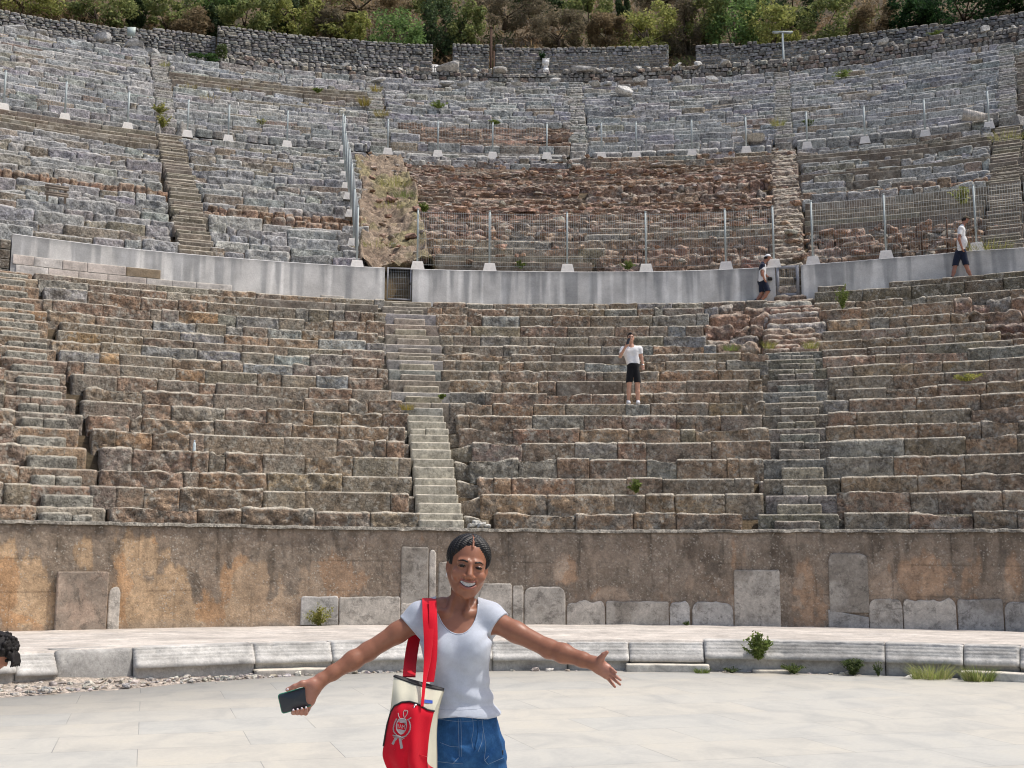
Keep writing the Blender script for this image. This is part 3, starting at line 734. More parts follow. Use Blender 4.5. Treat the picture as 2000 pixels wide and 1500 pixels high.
        top = z1_-rad*(1-np.sqrt(1-(1-t)**2))+{'arch': .035, 'rect': .022, 'rough': .07, 'low': .01, 'panel': .004}[kind]*n1(u*w*6+x0, 3, 3)
        if kind == 'low': top = z1_-.12*h-.3*h*u
        th = .075 if kind == 'panel' else .013
        P = np.zeros((nu, nv+3, 3)); rows_ = [(0, z) for z in np.linspace(0, 1, nv)]
        for j in range(nv): P[:, j] = pol(R_POD-.035-th, b0+u*(b1-b0), z0_+(top-z0_)*j/(nv-1))
        P[:, nv] = pol(R_POD-.03-th*.3, b0+u*(b1-b0), top+.006); P[:, nv+1] = pol(R_POD+.03, b0+u*(b1-b0), top+.008); P[:, nv+2] = P[:, nv+1]
        P = np.concatenate([P[:1], P, P[-1:]]); 
        for q in (0, -1):
            dx = P[q, :, 0]-CX; dy = P[q, :, 1]-CY; rr = np.hypot(dx, dy); k2 = np.maximum(rr, R_POD+.03)/rr; P[q, :, 0] = CX+dx*k2; P[q, :, 1] = CY+dy*k2
        N = fbm(P.reshape(-1, 3)*np.array([2.2, 2.2, 2.2])+x0, 4).reshape(P.shape[:2]); N2 = fbm(P.reshape(-1, 3)*np.array([9, 9, 5])+x0, 3).reshape(P.shape[:2])
        tint = np.array((1.02, .94, .83)) if r.random() < .6 else np.array((1., .96, .90))
        if kind == 'panel': tint = np.array((1.05, .80, .62))
        c = min(.52, alb*1.12)*tint*(1+.16*N2[..., None])
        vv = np.linspace(0, 1, P.shape[1])[None, :]
        gr = sstep(.05, .45, N+.55*(vv-.5)*(1 if kind in ('arch', 'rect') else -.5)+.3*N2+(.35 if alb < .38 else -.1))
        c = c*(1-.62*gr[..., None])+np.array((.22, .19, .155))*.62*gr[..., None]
        m3 = MB(); m3.grid(P, c, flip=True); m3.build('marble_slab', M['marble_slab'], e)
build_podium()
# ------------------------------------------------------------------ stone ledge with carved edge round the floor
def build_ledge():
    pts = [(262, 1261), (497, 1258), (647, 1256), (1108, 1253), (1230, 1253), (1375, 1253), (1728, 1259), (1881, 1265), (1991, 1268)]
    e = empty('stone_ledge', pol(11.9, 0, 0), 'low pale marble ledge with carved moulded edge running round the marble floor', 'ledge')
    rng = np.random.default_rng(3)
    # top paving
    a = np.linspace(R_(-112), R_(112), 700); rr = np.linspace(12.02, 19.05, 62)
    A, RR = np.meshgrid(a, rr, indexing='ij')
    P = np.stack([(A*RR).ravel(), RR.ravel(), 0*A.ravel()], 1)
    zz = np.interp(RR, [11.9, 19], [.41, .275])
    z = zz+.014*fbm(P*1.3, 3).reshape(A.shape)+.01*fbm(P*4, 3).reshape(A.shape)
    n = fbm(P*np.array([.8, 2.0, 1]), 4).reshape(A.shape)[..., None]
    c = np.array((.53, .485, .435))*(1+.16*n)
    n2 = fbm(P*np.array([2.5, 5.0, 1])+50, 4).reshape(A.shape)
    gr = sstep(.25, .5, n2)[..., None]*.4; c = c*(1-gr)+np.array((.44, .43, .41))*gr
    Gp = pol(RR, A, z); Gp = np.concatenate([Gp[:, :1]-np.array([0, 0, .3]), Gp], 1); c = np.concatenate([c[:, :1], c], 1)
    mb = MB(); mb.grid(Gp, c, flip=True); mb.build('paving', M['marble_block'], e)
    xs = [-330, -120, 30, 112, 262, 497, 648, 800, 960, 1108, 1228, 1375, 1728, 1881, 1991, 2100, 2260]
    aa = [az(x, 11.9, 1262) for x in xs]
    aa = [aa[0]-R_(9*k) for k in range(7, 0, -1)]+aa+[aa[-1]+R_(9*k) for k in range(1, 8)]
    full = [(12.35, .405), (11.97, .41), (11.955, .405), (11.95, .385), (11.95, .375), (11.915, .372), (11.915, .345), (11.885, .325), (11.865, .300), (11.865, .285), (11.835, .282), (11.835, .262), (11.80, .235), (11.765, .205), (11.765, .165), (11.77, .155), (11.82, .15), (11.825, .05), (11.825, -.06)]
    bare = [(12.35, .40), (12.02, .40), (11.96, .385), (11.93, .35), (11.91, .25), (11.89, .10), (11.88, -.06)]
    for k in range(len(aa)-1):
        a0, a1 = aa[k]+.006/11.9, aa[k+1]-.006/11.9
        prof = bare if abs(aa[k]-az(112, 11.9, 1262)) < 1e-6 else full
        L = (a1-a0)*11.9; nu = max(6, int(L/.035)); u = np.linspace(a0, a1, nu)
        dz = rng.normal(0, .012); dr = rng.normal(0, .012); tilt = rng.normal(0, .008)
        P = np.zeros((nu, len(prof), 3)); s = (u-a0)*11.9
        ee = np.clip(np.minimum(s, L-s)/.03, 0, 1); ins = .02*(1-ee)
        for j, (R, z) in enumerate(prof):
            q = np.stack([u*11.9*2.2, 0*u+R*9, 0*u+k*3.1], 1)
            chip = np.maximum(0, fbm(q*2.4, 3)-.33)*.07*(1 if 1 <= j <= 13 else .2)
            P[:, j] = pol(R+dr+ins+chip+.003*fbm(q*3+4, 2), u, z+dz+tilt*(s/L-.5)+.006*fbm(q*4, 2)-chip*.3-.4*ins*(z > .3))
        P = np.concatenate([P[:1], P, P[-1:]])
        for q in (0, -1): P[q, :, :2] += (P[q, :, :2]-np.array([CX, CY]))/11.9*.2
        n = fbm(P.reshape(-1, 3)*3, 3).reshape(P.shape[:2])[..., None]
        c = np.array((.52, .505, .475))*rng.uniform(.92, 1.06)*(1+.14*n)
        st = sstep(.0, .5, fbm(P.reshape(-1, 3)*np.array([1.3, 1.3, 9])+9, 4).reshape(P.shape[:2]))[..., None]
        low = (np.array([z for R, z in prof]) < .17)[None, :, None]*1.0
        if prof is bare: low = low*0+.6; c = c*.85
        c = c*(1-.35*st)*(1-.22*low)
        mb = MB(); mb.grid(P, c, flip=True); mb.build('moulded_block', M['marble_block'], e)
build_ledge()
def slab(name, label, x0, x1, yb, R, h, dep, c, mat, cat='slab', group=None, dr=0, z0=None):
    a0, a1 = az(x0, R, yb), az(x1, R, yb); am = (a0+a1)/2
    rng = np.random.default_rng(int(x0))
    z = zat((x0+x1)/2, yb, R) if z0 is None else z0
    mb = MB(); stone_block(mb, R+dr, z-.03, z+h, dep, a0, a1, c, .05, .02, .02, .03, rng)
    V, Q, C = mb.arrays()
    o = mesh_obj(name, V, Q, mat, None, C, loc=pol(R, am, z)); tag(o, label, cat, group); return o
slab('stone_slab', 'long pale slab lying before the ledge, left of the phone', 500, 655, 1318, 11.62, .09, .22, (.50, .46, .41), M['marble_block'], z0=.0)
slab('stone_slab', 'pale slab lying before the ledge beyond the open hand', 1224, 1386, 1309, 11.60, .105, .22, (.52, .50, .45), M['marble_block'], z0=.0)
slab('stone_slab', 'pale slab before the ledge at the far right, tufts at its end', 1876, 2080, 1326, 11.55, .11, .25, (.50, .49, .45), M['marble_block'], z0=.0)
slab('stone_slab', 'thin broken slab low in the weeds under the leafy bush', 1470, 1545, 1313, 11.64, .045, .2, (.46, .43, .37), M['marble_block'], z0=.0)
# ------------------------------------------------------------------ rough stones
def rock(rng, size, c=(.4, .4, .38), sq=.5):
    """angular boulder: V,Q,C"""
    n = 9
    P = []; Q = []
    mb = MB()
    for ax in range(3):
        for sg in (-1, 1):
            u = np.linspace(-1, 1, n); U, W = np.meshgrid(u, u, indexing='ij')
            p = np.zeros((n, n, 3)); p[..., ax] = sg; p[..., (ax+1) % 3] = U; p[..., (ax+2) % 3] = W
            l = np.linalg.norm(p, axis=-1, keepdims=True)
            p = p*(sq+(1-sq)*1.25/l)
            o = rng.random(3)*0
            mb.grid(p, flip=(sg < 0))
    V, Qd, C = mb.arrays()
    o = rng.random(3)*50
    d = fbm(V*.9+o, 3)*.55+.15*fbm(V*3+o, 2)
    nn = V/np.linalg.norm(V, axis=1, keepdims=True)
    V = V*(1+d[:, None]*.55)
    for _ in range(7):                      # flat broken facets
        k = rng.normal(size=3); k /= np.linalg.norm(k); t = rng.uniform(.55, .95)
        s = V@k; V = V-np.maximum(0, s-t)[:, None]*k
    V = V*np.array(size)/2
    cc = np.array(c)*(1+.2*d[:, None])
    return V, Qd, cc
def rotz(V, a): c, s = math.cos(a), math.sin(a); return V@np.array([[c, s, 0], [-s, c, 0], [0, 0, 1]])
def stone_thing(P, size, seed, label, group, c=(.5, .49, .46), mat='white_stone', name='loose_stone', cat='stone', sq=.5, tilt=0.):
    rng = np.random.default_rng(seed); V, Q, C = rock(rng, size, c, sq)
    ca, sa = math.cos(tilt), math.sin(tilt); V = V@np.array([[ca, 0, sa], [0, 1, 0], [-sa, 0, ca]])
    V = rotz(V, rng.uniform(-.5, .5)); V[:, 2] -= V[:, 2].min()+.02
    o = mesh_obj(name, V+np.asarray(P), Q, M[mat], None, C, smooth=False, loc=P); tag(o, label, cat, group); return o
# ------------------------------------------------------------------ concrete walls on the lower gangway
def zwt(a): return np.interp(a, WA, WZ)
_wt = [(24, 457), (245, 485), (455, 504), (700, 521), (804, 525.5), (1000, 530), (1350, 529), (1510, 522), (1566, 518), (1720, 506), (1895, 490.5), (2000, 484)]
WA = [az(x, R_WALL, y) for x, y in _wt]; WZ = [zat(x, y, R_WALL) for x, y in _wt]
def concrete_wall(label, x0, x1, base, seed, zdrop=.12):
    a0, a1 = az(x0, R_WALL, 525), (az(x1, R_WALL, 525) if x1 < 2400 else A_HI)
    e = empty('retaining_wall', pol(R_WALL, (a0+a1)/2, Z_WB), label, 'wall')
    nu = int((a1-a0)*R_WALL/.045); nv = 26
    a = np.linspace(a0, a1, nu); A, Vv = np.meshgrid(a, np.linspace(0, 1, nv), indexing='ij')
    zt = zwt(A); Z = Z_WB-zdrop+(zt-Z_WB+zdrop)*Vv; s = A*R_WALL
    P = np.stack([s.ravel(), Z.ravel(), 0*s.ravel()+seed], 1)
    f = lambda kx, kz, o=3: fbm(P*np.array([kx, kz, 1]), o).reshape(A.shape)
    c = np.array(base)*(1+.10*f(.7, .7)[..., None])
    st = sstep(.0, .32, f(4.5, .22, 4)+.3*(Vv-.4)); c = c*(1-.38*st[..., None]*np.array((1., .97, .92)))
    lt = sstep(.15, .45, f(5.5, .3, 3)+3*0); c = c*(1+.30*lt[..., None])
    lt = sstep(.2, .4, f(1.1, .8, 3)); c = c*(1-.10*lt[..., None])
    tp = sstep(.86, 1., Vv+.06*f(4, 1)); c = c*(1-.22*tp[..., None])
    mb = MB(); D = .006*f(2, 2)
    G = pol(R_WALL+D, A, Z)
    mb.grid(G, c, flip=True)
    T = np.zeros((nu, 4, 3)); 
    for k, (d, dz) in enumerate(((0, 0), (.02, .018), (.33, .018), (.36, -1.0))): T[:, k] = pol(R_WALL+d, a, zwt(a)+dz)
    mb.grid(T, np.array(base)*.97, flip=True)
    for i in (0, -1):
        E = np.stack([G[i], G[i]+(G[i]-np.array([CX, CY, 0]))*np.array([1, 1, 0])/R_WALL*.36]); mb.grid(E, np.array(base)*.8, flip=(i == -1))
    mb.build('concrete_face', M['concrete'], e); return e
W1 = concrete_wall('pale concrete retaining wall with marble courses at its left foot', 20, 752, (.68, .67, .65), 1)
W2 = concrete_wall('grey streaked concrete retaining wall between the two metal gates', 806, 1514, (.62, .615, .60), 2)
W3 = concrete_wall('grey concrete retaining wall running off to the right above the broken ledge', 1564, 3000, (.60, .595, .58), 3)
def courses():
    rng = np.random.default_rng(9)
    dz = Z_WT-Z_WB
    for z0, z1, xs, cut in ((.345, .63, (24, 66, 122, 171, 247, 315), 99), (-.05, .34, (31, 95, 155, 212, 288, 338, 385, 455), 99)):
        for k in range(len(xs)-1):
            a0, a1 = az(xs[k], R_WALL, 510)+.006/32, az(xs[k+1], R_WALL, 510)-.006/32
            br = (xs[k] == 247)
            c = np.array((.30, .235, .16)) if br else np.array((.56, .53, .50))*rng.uniform(.94, 1.08)*(np.array((1.02, .96, .93)) if rng.random() < .4 else 1)
            mb = MB(); stone_block(mb, R_WALL-.035, Z_WB+z0, Z_WB+z1-.012, .1, a0, a1, c, .07, .008, .012, .015, rng)
            mb.build('marble_facing', M['marble_block'], W1)
    # framed niche near the gate
    a0, a1 = az(626, R_WALL, 568), az(672, R_WALL, 568); mb = MB()
    stone_block(mb, R_WALL-.03, Z_WB-.05, Z_WB+.20, .08, a0, a1, (.46, .43, .39), .05, .006, .01, .01, rng); mb.build('patch_slab', M['marble_block'], W1)
    # end stones of the wall, in the shade of the left stair
    a0 = az(20, R_WALL, 510); mb = MB()
    for k in range(4): stone_block(mb, R_WALL+.02, Z_WB-.1+k*.29, Z_WB+.17+k*.29, .5, a0-.30/32, a0-.01/32, (.17, .14, .11), .06, .02, .03, .03, rng)
    mb.build('end_stones', M['brown_stone'], W1)
courses()
# ------------------------------------------------------------------ gates
def frame_axes(a): return np.array([[math.cos(a), -math.sin(a), 0], [math.sin(a), math.cos(a), 0], [0, 0, 1]])
def gate(label, x0, x1, yt, yb, bar, c):
    R = R_WALL+.06; a0, a1 = az(x0, R, yb), az(x1, R, yb); am = (a0+a1)/2
    z0, z1 = zat((x0+x1)/2, yb, R), zat((x0+x1)/2, yt, R); w = (a1-a0)*R; h = z1-z0
    e = empty('metal_gate', pol(R, am, z0), label, 'gate'); ax = frame_axes(am)
    def P(x, z, d=0): return pol(R+d, am, z0+z)+ax[0]*x
    mb = MB()
    for x in (-w/2+bar/2, w/2-bar/2): mb.box(P(x, h/2), (bar, .05, h), ax, c)
    for z in (bar/2, h-bar/2): mb.box(P(0, z), (w-2*bar, .048, bar), ax, c)
    mb.build('gate_frame', M['gate_steel'], e, smooth=False)
    mb = MB()
    for x in np.arange(-w/2+bar+.05, w/2-bar, .055): mb.box(P(x, h/2), (.006, .006, h-2*bar), ax, c)
    for z in np.arange(bar+.1, h-bar, .2): mb.box(P(0, z, .008), (w-2*bar, .006, .006), ax, c)
    mb.build('mesh_panel', M['steel_wire'], e, smooth=False)
    mb = MB(); mb.box(P(w/2-bar*1.2, h*.52, -.05), (.05, .05, .10), ax, c); mb.build('latch', M['dark_steel'], e, smooth=False)
gate('low grey metal gate with thin frame between the concrete walls, left', 755, 803, 523, 586, .045, (1, 1, 1))
gate('metal gate with broad grey frame behind the walking man in the white cap', 1517, 1562, 519, 579, .10, (1, 1, 1))
# ------------------------------------------------------------------ fences
def fence(label, xs, R, yfun, zb, hpost, end_extra=(0, 0), pitch=.075, wire=.0075, pr=.032, bw=.46, bh=.30, phs=None, baseline=None):
    if phs is None: B = [pol(R, az(x, R, yfun(x)), zb(x) if callable(zb) else zb) for x in xs]
    else: B = phs
    e = empty('wire_fence', (B[0]+B[-1])/2, label, 'fence', 'wire mesh fences on the seating')
    for p in B:
        a = math.atan2(p[0]-CX, p[1]-CY); ax = frame_axes(a)
        # footing: block tapering upward
        V = []
        for z, w, d in ((0, bw, .40), (bh*.85, bw*.74, .30), (bh, bw*.70, .27)):
            for sx, sy in ((-1, -1), (1, -1), (1, 1), (-1, 1)): V.append(p+ax[0]*sx*w/2+ax[1]*sy*d/2+np.array([0, 0, z-.02]))
        Q = [[k*4+j, k*4+(j+1) % 4, k*4+4+(j+1) % 4, k*4+4+j] for k in (0, 1) for j in range(4)]+[[8, 9, 10, 11]]
        mesh_obj('footing', V, Q, M['concrete_base'], e, smooth=False)
        mb = MB(); mb.tube([p+np.array([0, 0, bh-.06]), p+np.array([0, 0, hpost])], pr, 10); mb.tube([p+np.array([0, 0, hpost]), p+np.array([0, 0, hpost+.03])], pr*1.15, 10)
        mb.build('post', M['steel'], e)
    for p, q in zip(B[:-1], B[1:]):
        d = (q-p); L = np.linalg.norm(d[:2]); 
        if L > 7: continue
        dirn = d/L; ax = np.array([[d[0]/L, d[1]/L, 0], [-d[1]/L, d[0]/L, 0], [0, 0, 1]])
        mb = MB(); off = ax[1]*-.03
        for s in np.arange(.06, L-.04, pitch):
            c = p+dirn*s+np.array([0, 0, bh*.55+(hpost-.06-bh*.55)/2]); mb.box(c+off, (wire, wire, hpost-.06-bh*.55), ax)
        for z in np.linspace(bh*.55+.03, hpost-.10, 7):
            mb.tube([p+off*1.3+np.array([0, 0, z])+dirn*.03, q+off*1.3+np.array([0, 0, z])-dirn*.03], wire*.62, 4, caps=False)
        mb.build('mesh_panel', M['steel_wire'], e, smooth=False)
    return e
yw = lambda x: float(np.interp(x, [p[0] for p in _wt], [p[1] for p in _wt]))
FR = R_WALL+.22
fence('wire mesh fence on pale footings above the middle concrete wall', [815, 956, 1108, 1262, 1418, 1512], FR, yw, lambda x: zwt(az(x, FR, yw(x)))+.01, 2.05)
fence('tall wire mesh fence above the right concrete wall, behind the man in the dark cap', [1588, 1731, 1908, 2085], FR, yw, lambda x: zwt(az(x, FR, yw(min(x, 2000))))+.01, 2.12)
ya0, ya1 = az(697, 32.5, 515), az(668, 50.3, 300)
B = []
for k in range(8):
    t = k/7; R = 32.5+t*17.6; i = min(N2-1, int((R-32.75)/.79)); z = (Z_WT if k == 0 else T2[i][1])
    B.append(pol(R, ya0+t*(ya1-ya0), z))
fence('steel fence climbing the slope beside the dirt chute, seen end on', None, 0, None, 0, 2.1, phs=B, bw=.46)
fx = [125, 248, 365, 445, 560, 672, 757, 855, 962, 1068, 1175, 1243, 1352, 1458, 1577, 1690, 1808, 1933]
y2 = lambda x: float(np.interp(x, [-200, 0, 125, 445, 760, 1120, 1458, 1690, 1933, 2100], [205, 233, 250, 288, 309, 316, 308, 288, 262, 240]))
UF = dict(R=T2[-1][0]+.30, yfun=y2, zb=T2[-1][1]-.01, hpost=1.85, pitch=.075, wire=.008, pr=.042, bw=.5, bh=.36)
fence('upper path fence at the far left, before the grey rubble wall', [-110, 5, 125, 248], **UF)
fence('upper path fence between the weedy stair and the climbing fence', [365, 445, 560, 672], **UF)
fence('upper path fence right of the climbing fence, above the brown kerb', [757, 855, 962, 1068], **UF)
fence('upper path fence in the middle right, before even grey seats', [1175, 1243, 1352, 1458], **UF)
fence('upper path fence at the far right, before the column drum', [1577, 1690, 1808, 1933], **UF)
for x, yt, yb in ((1801, 440, 497), (1851, 425, 494)):
    p0 = at_R(x, yb, R_WALL+.5); p0[2] = Z_WT; h = zat(x, yt, R_WALL+.5)-Z_WT
    mb = MB(); mb.tube([p0, p0+np.array([.02, 0, h])], .022, 6); mb.tube([p0+np.array([.02, 0, h]), p0+np.array([.03, .12, h+.06])], .02, 6)
    tag(mb.build('iron_pole', M['rust'], loc=p0), 'thin dark iron pole behind the right fence, %s' % ('shorter and farther from the capped man' if x < 1820 else 'right beside the capped man'), 'pole')
# kerb under the upper path fence in the middle
rng = np.random.default_rng(12)
e = empty('stone_kerb', pol(50.0, 0, 20.5), 'long plain brown kerb under the upper path fence', 'kerb')
for a0, a1 in ((az(750, 50, 315), az(1105, 50, 318)), (az(1160, 50, 318), az(1300, 50, 318)), (az(1570, 50, 302), az(1935, 50, 270))):
    mb = MB(); a = a0
    while a < a1-.002:
        b = min(a1, a+rng.uniform(2, 3.5)/50); stone_block(mb, 49.92, Z_D2-.6, Z_D2+.01, .6, a, b-.006/50, pick(rng, DARKT), .15, .015, .03, .02, rng); a = b
    mb.build('kerb_stone', M['step_stone'], e)
# ------------------------------------------------------------------ masonry walls
def masonry(name, label, R, a0, a1, zb, ztop, ch, wr, pal, amp, seed, mat='wall_stone', dep=.6, res=.16, cat='wall', jag=.06, rough=.25):
    rng = np.random.default_rng(seed); e = None
    mb = MB(); z = zb; zmax = max(ztop(a) for a in np.linspace(a0, a1, 40))
    am = (a0+a1)/2
    # dark core, so that joints are not see-through
    a = np.linspace(a0+.05/R, a1-.05/R, 60); P = np.zeros((60, 4, 3))
    for k, (d, f) in enumerate(((.10, 0), (.10, 1), (dep, 1), (dep, 0))): P[:, k] = pol(R+d, a, zb-.1+(np.array([ztop(x) for x in a])-.12-zb+.1)*f)
    mb.grid(P, (.17, .155, .14), flip=True)
    for i in (0, -1): mb.add(P[i], [[0, 1, 2, 3] if i == 0 else [3, 2, 1, 0]], (.17, .155, .14))
    while z < zmax:
        h = ch*rng.uniform(.75, 1.3); a = a0+rng.uniform(-.2, 0)/R
        while a < a1:
            w = rng.uniform(*wr)*rng.choice([.6, 1, 1, 1.4]); b = a+w/R; aa, bb = max(a, a0), min(b, a1)
            zt = ztop((aa+bb)/2)
            if (bb-aa)*R > .06 and z+h*.5 < zt+rng.normal(0, jag):
                stone_block(mb, R, z+.012, z+h-.012+rng.normal(0, .015), dep*.7, aa+.012/R, bb-.012/R, pick(rng, pal), res, amp*rng.uniform(.5, 1.4), h*.22, min(.13, w*rough), rng, rec=abs(rng.normal(0, .03)), dz=rng.normal(0, .02) if rough > .3 else 0)
            a = b
        z += h
    V, Q, C = mb.arrays()
    o = mesh_obj(name, V, Q, M[mat], None, C, loc=pol(R, am, zb)); tag(o, label, cat); return o
WPAL = [(3, (0.276, 0.262, 0.244)), (3, (0.331, 0.317, 0.294)), (1, (0.405, 0.386, 0.359)), (1.5, (0.248, 0.221, 0.193)), (1, (0.304, 0.239, 0.198))]
BPAL = [(3, (0.232, 0.232, 0.228)), (3, (0.275, 0.275, 0.271)), (1.3, (0.353, 0.344, 0.331)), (1, (0.224, 0.206, 0.181))]
gap3 = {'L': .75, 'A': .6, 'M': .65, 'B': .6, 'R': .6}
segs3 = [(A_LO, 'L', 'rubble wall of dark grey stone behind the far left upper fence'), ('L', 'A', 'grey stone wall along the upper path, left of the climbing fence'), ('A', 'M', 'grey stone wall along the upper path above the brown kerb'),
         ('M', 'B', 'smooth grey stone wall along the upper path below even seats'), ('B', 'R', 'dark stone wall along the upper path below the column drum'), ('R', A_HI, 'shaded stone wall along the upper path at the right edge')]
for k, (p, q, lab) in enumerate(segs3):
    a0 = p if not isinstance(p, str) else PH[p]+gap3[p]/51.6; a1 = q if not isinstance(q, str) else PH[q]-gap3[q]/51.6
    masonry('stone_wall', lab, 51.55, a0, a1, Z_D2-.05, lambda a: 22.02, .40 if k < 2 else .55, (.45, 1.1) if k < 2 else (.7, 1.6), BPAL if k != 1 else BPAL, .03, 100+k, res=.15, mat='far_stone')
_par = [(425, 104), (560, 119), (700, 131), (860, 136), (965, 140), (1100, 138), (1304, 131), (1510, 115), (1720, 84), (2000, 49), (2150, 25)]
PA = [az(x, 64.77, y) for x, y in _par]; PZ = [zat(x, y, 64.77) for x, y in _par]
masonry('rubble_parapet', 'long parapet of irregular brown grey rubble topped with loose pale stones', 64.77, PA[0], PA[-1], 30.1, lambda a: float(np.interp(a, PA, PZ)), .27, (.25, .65), WPAL+[(2, (.29, .225, .18))], .10, 120, res=.11, jag=.10, rough=.42)
def backwall(label, x0, x1, y0, y1, seed, R=68.0):
    a0, a1 = az(x0, R, y0), az(x1, R, y1); z0, z1 = zat(x0, y0, R), zat(x1, y1, R)
    masonry('stone_wall', label, R, a0, a1, 30.5, lambda a: float(np.interp(a, [a0, a1], [z0, z1])), .20, (.25, .62), BPAL, .035, seed, res=.16, jag=.03, dep=.8)
backwall('high back wall of grey stone stepping down at the far left', -260, 423, -22, 67, 131)
backwall('tall grey stone back wall under the scrub, left of the dark doorway', 425, 846, 47, 87, 132, R=67.6)
backwall('short pier of grey stone wall between the doorway and the rusty post', 884, 956, 85, 87, 133)
backwall('long grey back wall of even stone courses in the middle', 967, 1306, 88, 87, 134)
backwall('long sloping back wall of stone rising to the right under the trees', 1358, 2180, 89, -10, 135, R=69.0)
# big leftover blocks above the left upper seats
BB = [(-20, 60), (30, 52), (75, 62), (118, 78), (150, 84), (195, 72), (225, 96), (260, 84), (262, 100), (300, 104), (352, 112), (475, 140), (385, 120)]
rng = np.random.default_rng(4)
for k, (x, y) in enumerate(BB):
    stone_thing(at_R(x, y+8, 64.2), (rng.uniform(.7, 1.2), .55, rng.uniform(.35, .6)), 400+k, 'big pale grey block left lying above the seats at upper left', 'big blocks above the left seats', (.40, .395, .385), 'white_stone', sq=.92)
PS = [(575, 121), (632, 125), (650, 126), (672, 125), (691, 126), (712, 129), (780, 134), (803, 133), (823, 135), (905, 138), (930, 137), (945, 138), (1190, 139), (1245, 135), (1300, 131), (1325, 130), (1362, 126), (1415, 122), (1460, 119), (1560, 109), (1606, 101), (1724, 84), (1790, 76), (1858, 66), (1887, 62), (1926, 57), (1952, 54), (1980, 50)]
for k, (x, y) in enumerate(PS):
    b = rng.uniform(.22, .38) if k not in (16, 17, 21, 25) else rng.uniform(.40, .55)
    P = at_R(x, y, 64.95); P[2] = float(np.interp(az(x, 64.95, y), PA, PZ))-.05
    stone_thing(P, (b*1.3, b, b*.75), 500+k, 'loose pale stone lying on top of the rubble parapet', 'loose stones on the parapet', (.56, .55, .52), sq=.55, tilt=rng.normal(0, .3))
for k, (x, y, w, h, lab) in enumerate(((880, 141, 1.6, .6, 'large slanted pale block on the parapet before the doorway'), (975, 141, 1.0, .45, 'squared pale block on the parapet under the rusty post'), (1148, 139, 1.9, .35, 'long flat pale slab on the parapet, middle'))):
    P = at_R(x, y, 64.9); P[2] = float(np.interp(az(x, 64.9, y), PA, PZ))-.05; stone_thing(P, (w, .9, h), 560+k, lab, None, (.50, .48, .45), sq=.8, name='stone_block', cat='stone block')
def on_tier(x, y):
    """first seat surface met by the sight line"""
    for R in np.arange(18.9, 69, .1):
        z = zat(x, y, R)
        if R < 32: zt = np.interp(R, [r for r, _ in T1], [q for _, q in T1]) if R > 19.4 else Z_POD
        elif R < 50.1: zt = np.interp(R, [32.1]+[r for r, _ in T2], [Z_WT]+[q for _, q in T2])
        elif R < 51.5: zt = Z_D2
        else: zt = np.interp(R, [51.6]+[r for r, _ in T3]+[64.2], [22.]+[q for _, q in T3]+[30.6])
        if z <= zt: return at_R(x, y, R-.12)
    return at_R(x, y, 66)
SP = [(1010, 166, 1.1, .5), (1004, 158, .7, .6), (1085, 163, 1.0, .6), (873, 166, 1.6, .4), (905, 168, 1.3, .4), (952, 170, .9, .45), (740, 160, 1.4, .45), (1160, 168, 1.2, .4), (1245, 160, 1.1, .5), (1185, 166, 1., .4), (1390, 158, 1.2, .5), (1325, 160, 1.1, .45)]
for k, (x, y, w, h) in enumerate(SP): stone_thing(on_tier(x, y), (w*.62, .5, h*.62), 600+k, 'loose block lying on the topmost grey seats below the parapet', 'loose blocks on the top seats', (.46, .455, .44), sq=.7)
stone_thing(on_tier(1218, 186), (1.0, .7, .6), 620, 'bright white pointed stone on the upper seats, middle right', None, (.66, .65, .62), sq=.3)
stone_thing(on_tier(1708, 184), (.7, .5, .2), 621, 'small flat pale stone on the upper seats, far right', None, (.60, .57, .52), sq=.6)
stone_thing(on_tier(1470, 276), (1.2, .7, .3), 622, 'flat pale slab on the wall top beside the middle right fence', None, (.50, .47, .42), sq=.8)
# column drum
P = on_tier(1903, 240); mb = MB(); n = 24; an = np.linspace(0, 2*np.pi, n, endpoint=False)
Pp = np.zeros((n, 4, 3))
for k, (x, r) in enumerate(((-.60, .02), (-.60, .30), (.40, .20), (.43, .02))): Pp[:, k] = np.stack([np.full(n, x), r*np.cos(an), r*np.sin(an)+.35], 1)
Pp = Pp+.02*fbm(Pp.reshape(-1, 3)*5, 2).reshape(n, 4, 1)
mb.grid(Pp@np.array([[.9, -.3, -.25], [.3, .95, 0], [.25, 0, .95]])+P, (.58, .54, .49), closeu=True)
tag(mb.build('column_drum', M['white_stone'], loc=P), 'tilted broken column drum of pale stone on the right upper seats', 'column drum')
# small pieces of furniture
def pedestal():
    P = at_R(1066, 140, 64.95); P[2] = float(np.interp(az(1066, 64.95, 140), PA, PZ))-.03
    mb = MB(); mb.box(P+np.array([0, 0, .12]), (.34, .34, .26)); mb.box(P+np.array([0, 0, .42]), (.24, .24, .36)); mb.box(P+np.array([0, 0, .66]), (.42, .4, .30)); mb.box(P+np.array([0, 0, .83]), (.46, .44, .05))
    tag(mb.build('pedestal', M['white_stone'], loc=P, smooth=False), 'small square pale pedestal on the parapet below the wall bush', 'pedestal')
pedestal()
def lamp():
    P = at_R(1530, 110, 65.6); P[2] = 30.5; h = zat(1530, 64, 65.6)-P[2]
    e = empty('lamp_post', P, 'grey T shaped lamp post rising over the right parapet', 'lamp post')
    mb = MB(); mb.tube([P, P+np.array([0, 0, h])], .07, 12); mb.build('pole', M['steel'], e)
    mb = MB(); mb.box(P+np.array([0, 0, h+.04]), (1.25, .16, .09)); mb.build('cross_arm', M['steel'], e, smooth=False)
    mb = MB()
    for x in (-.4, .4): mb.box(P+np.array([x, 0, h-.02]), (.3, .14, .04))
    mb.build('lamp_head', M['steel'], e, smooth=False)
lamp()
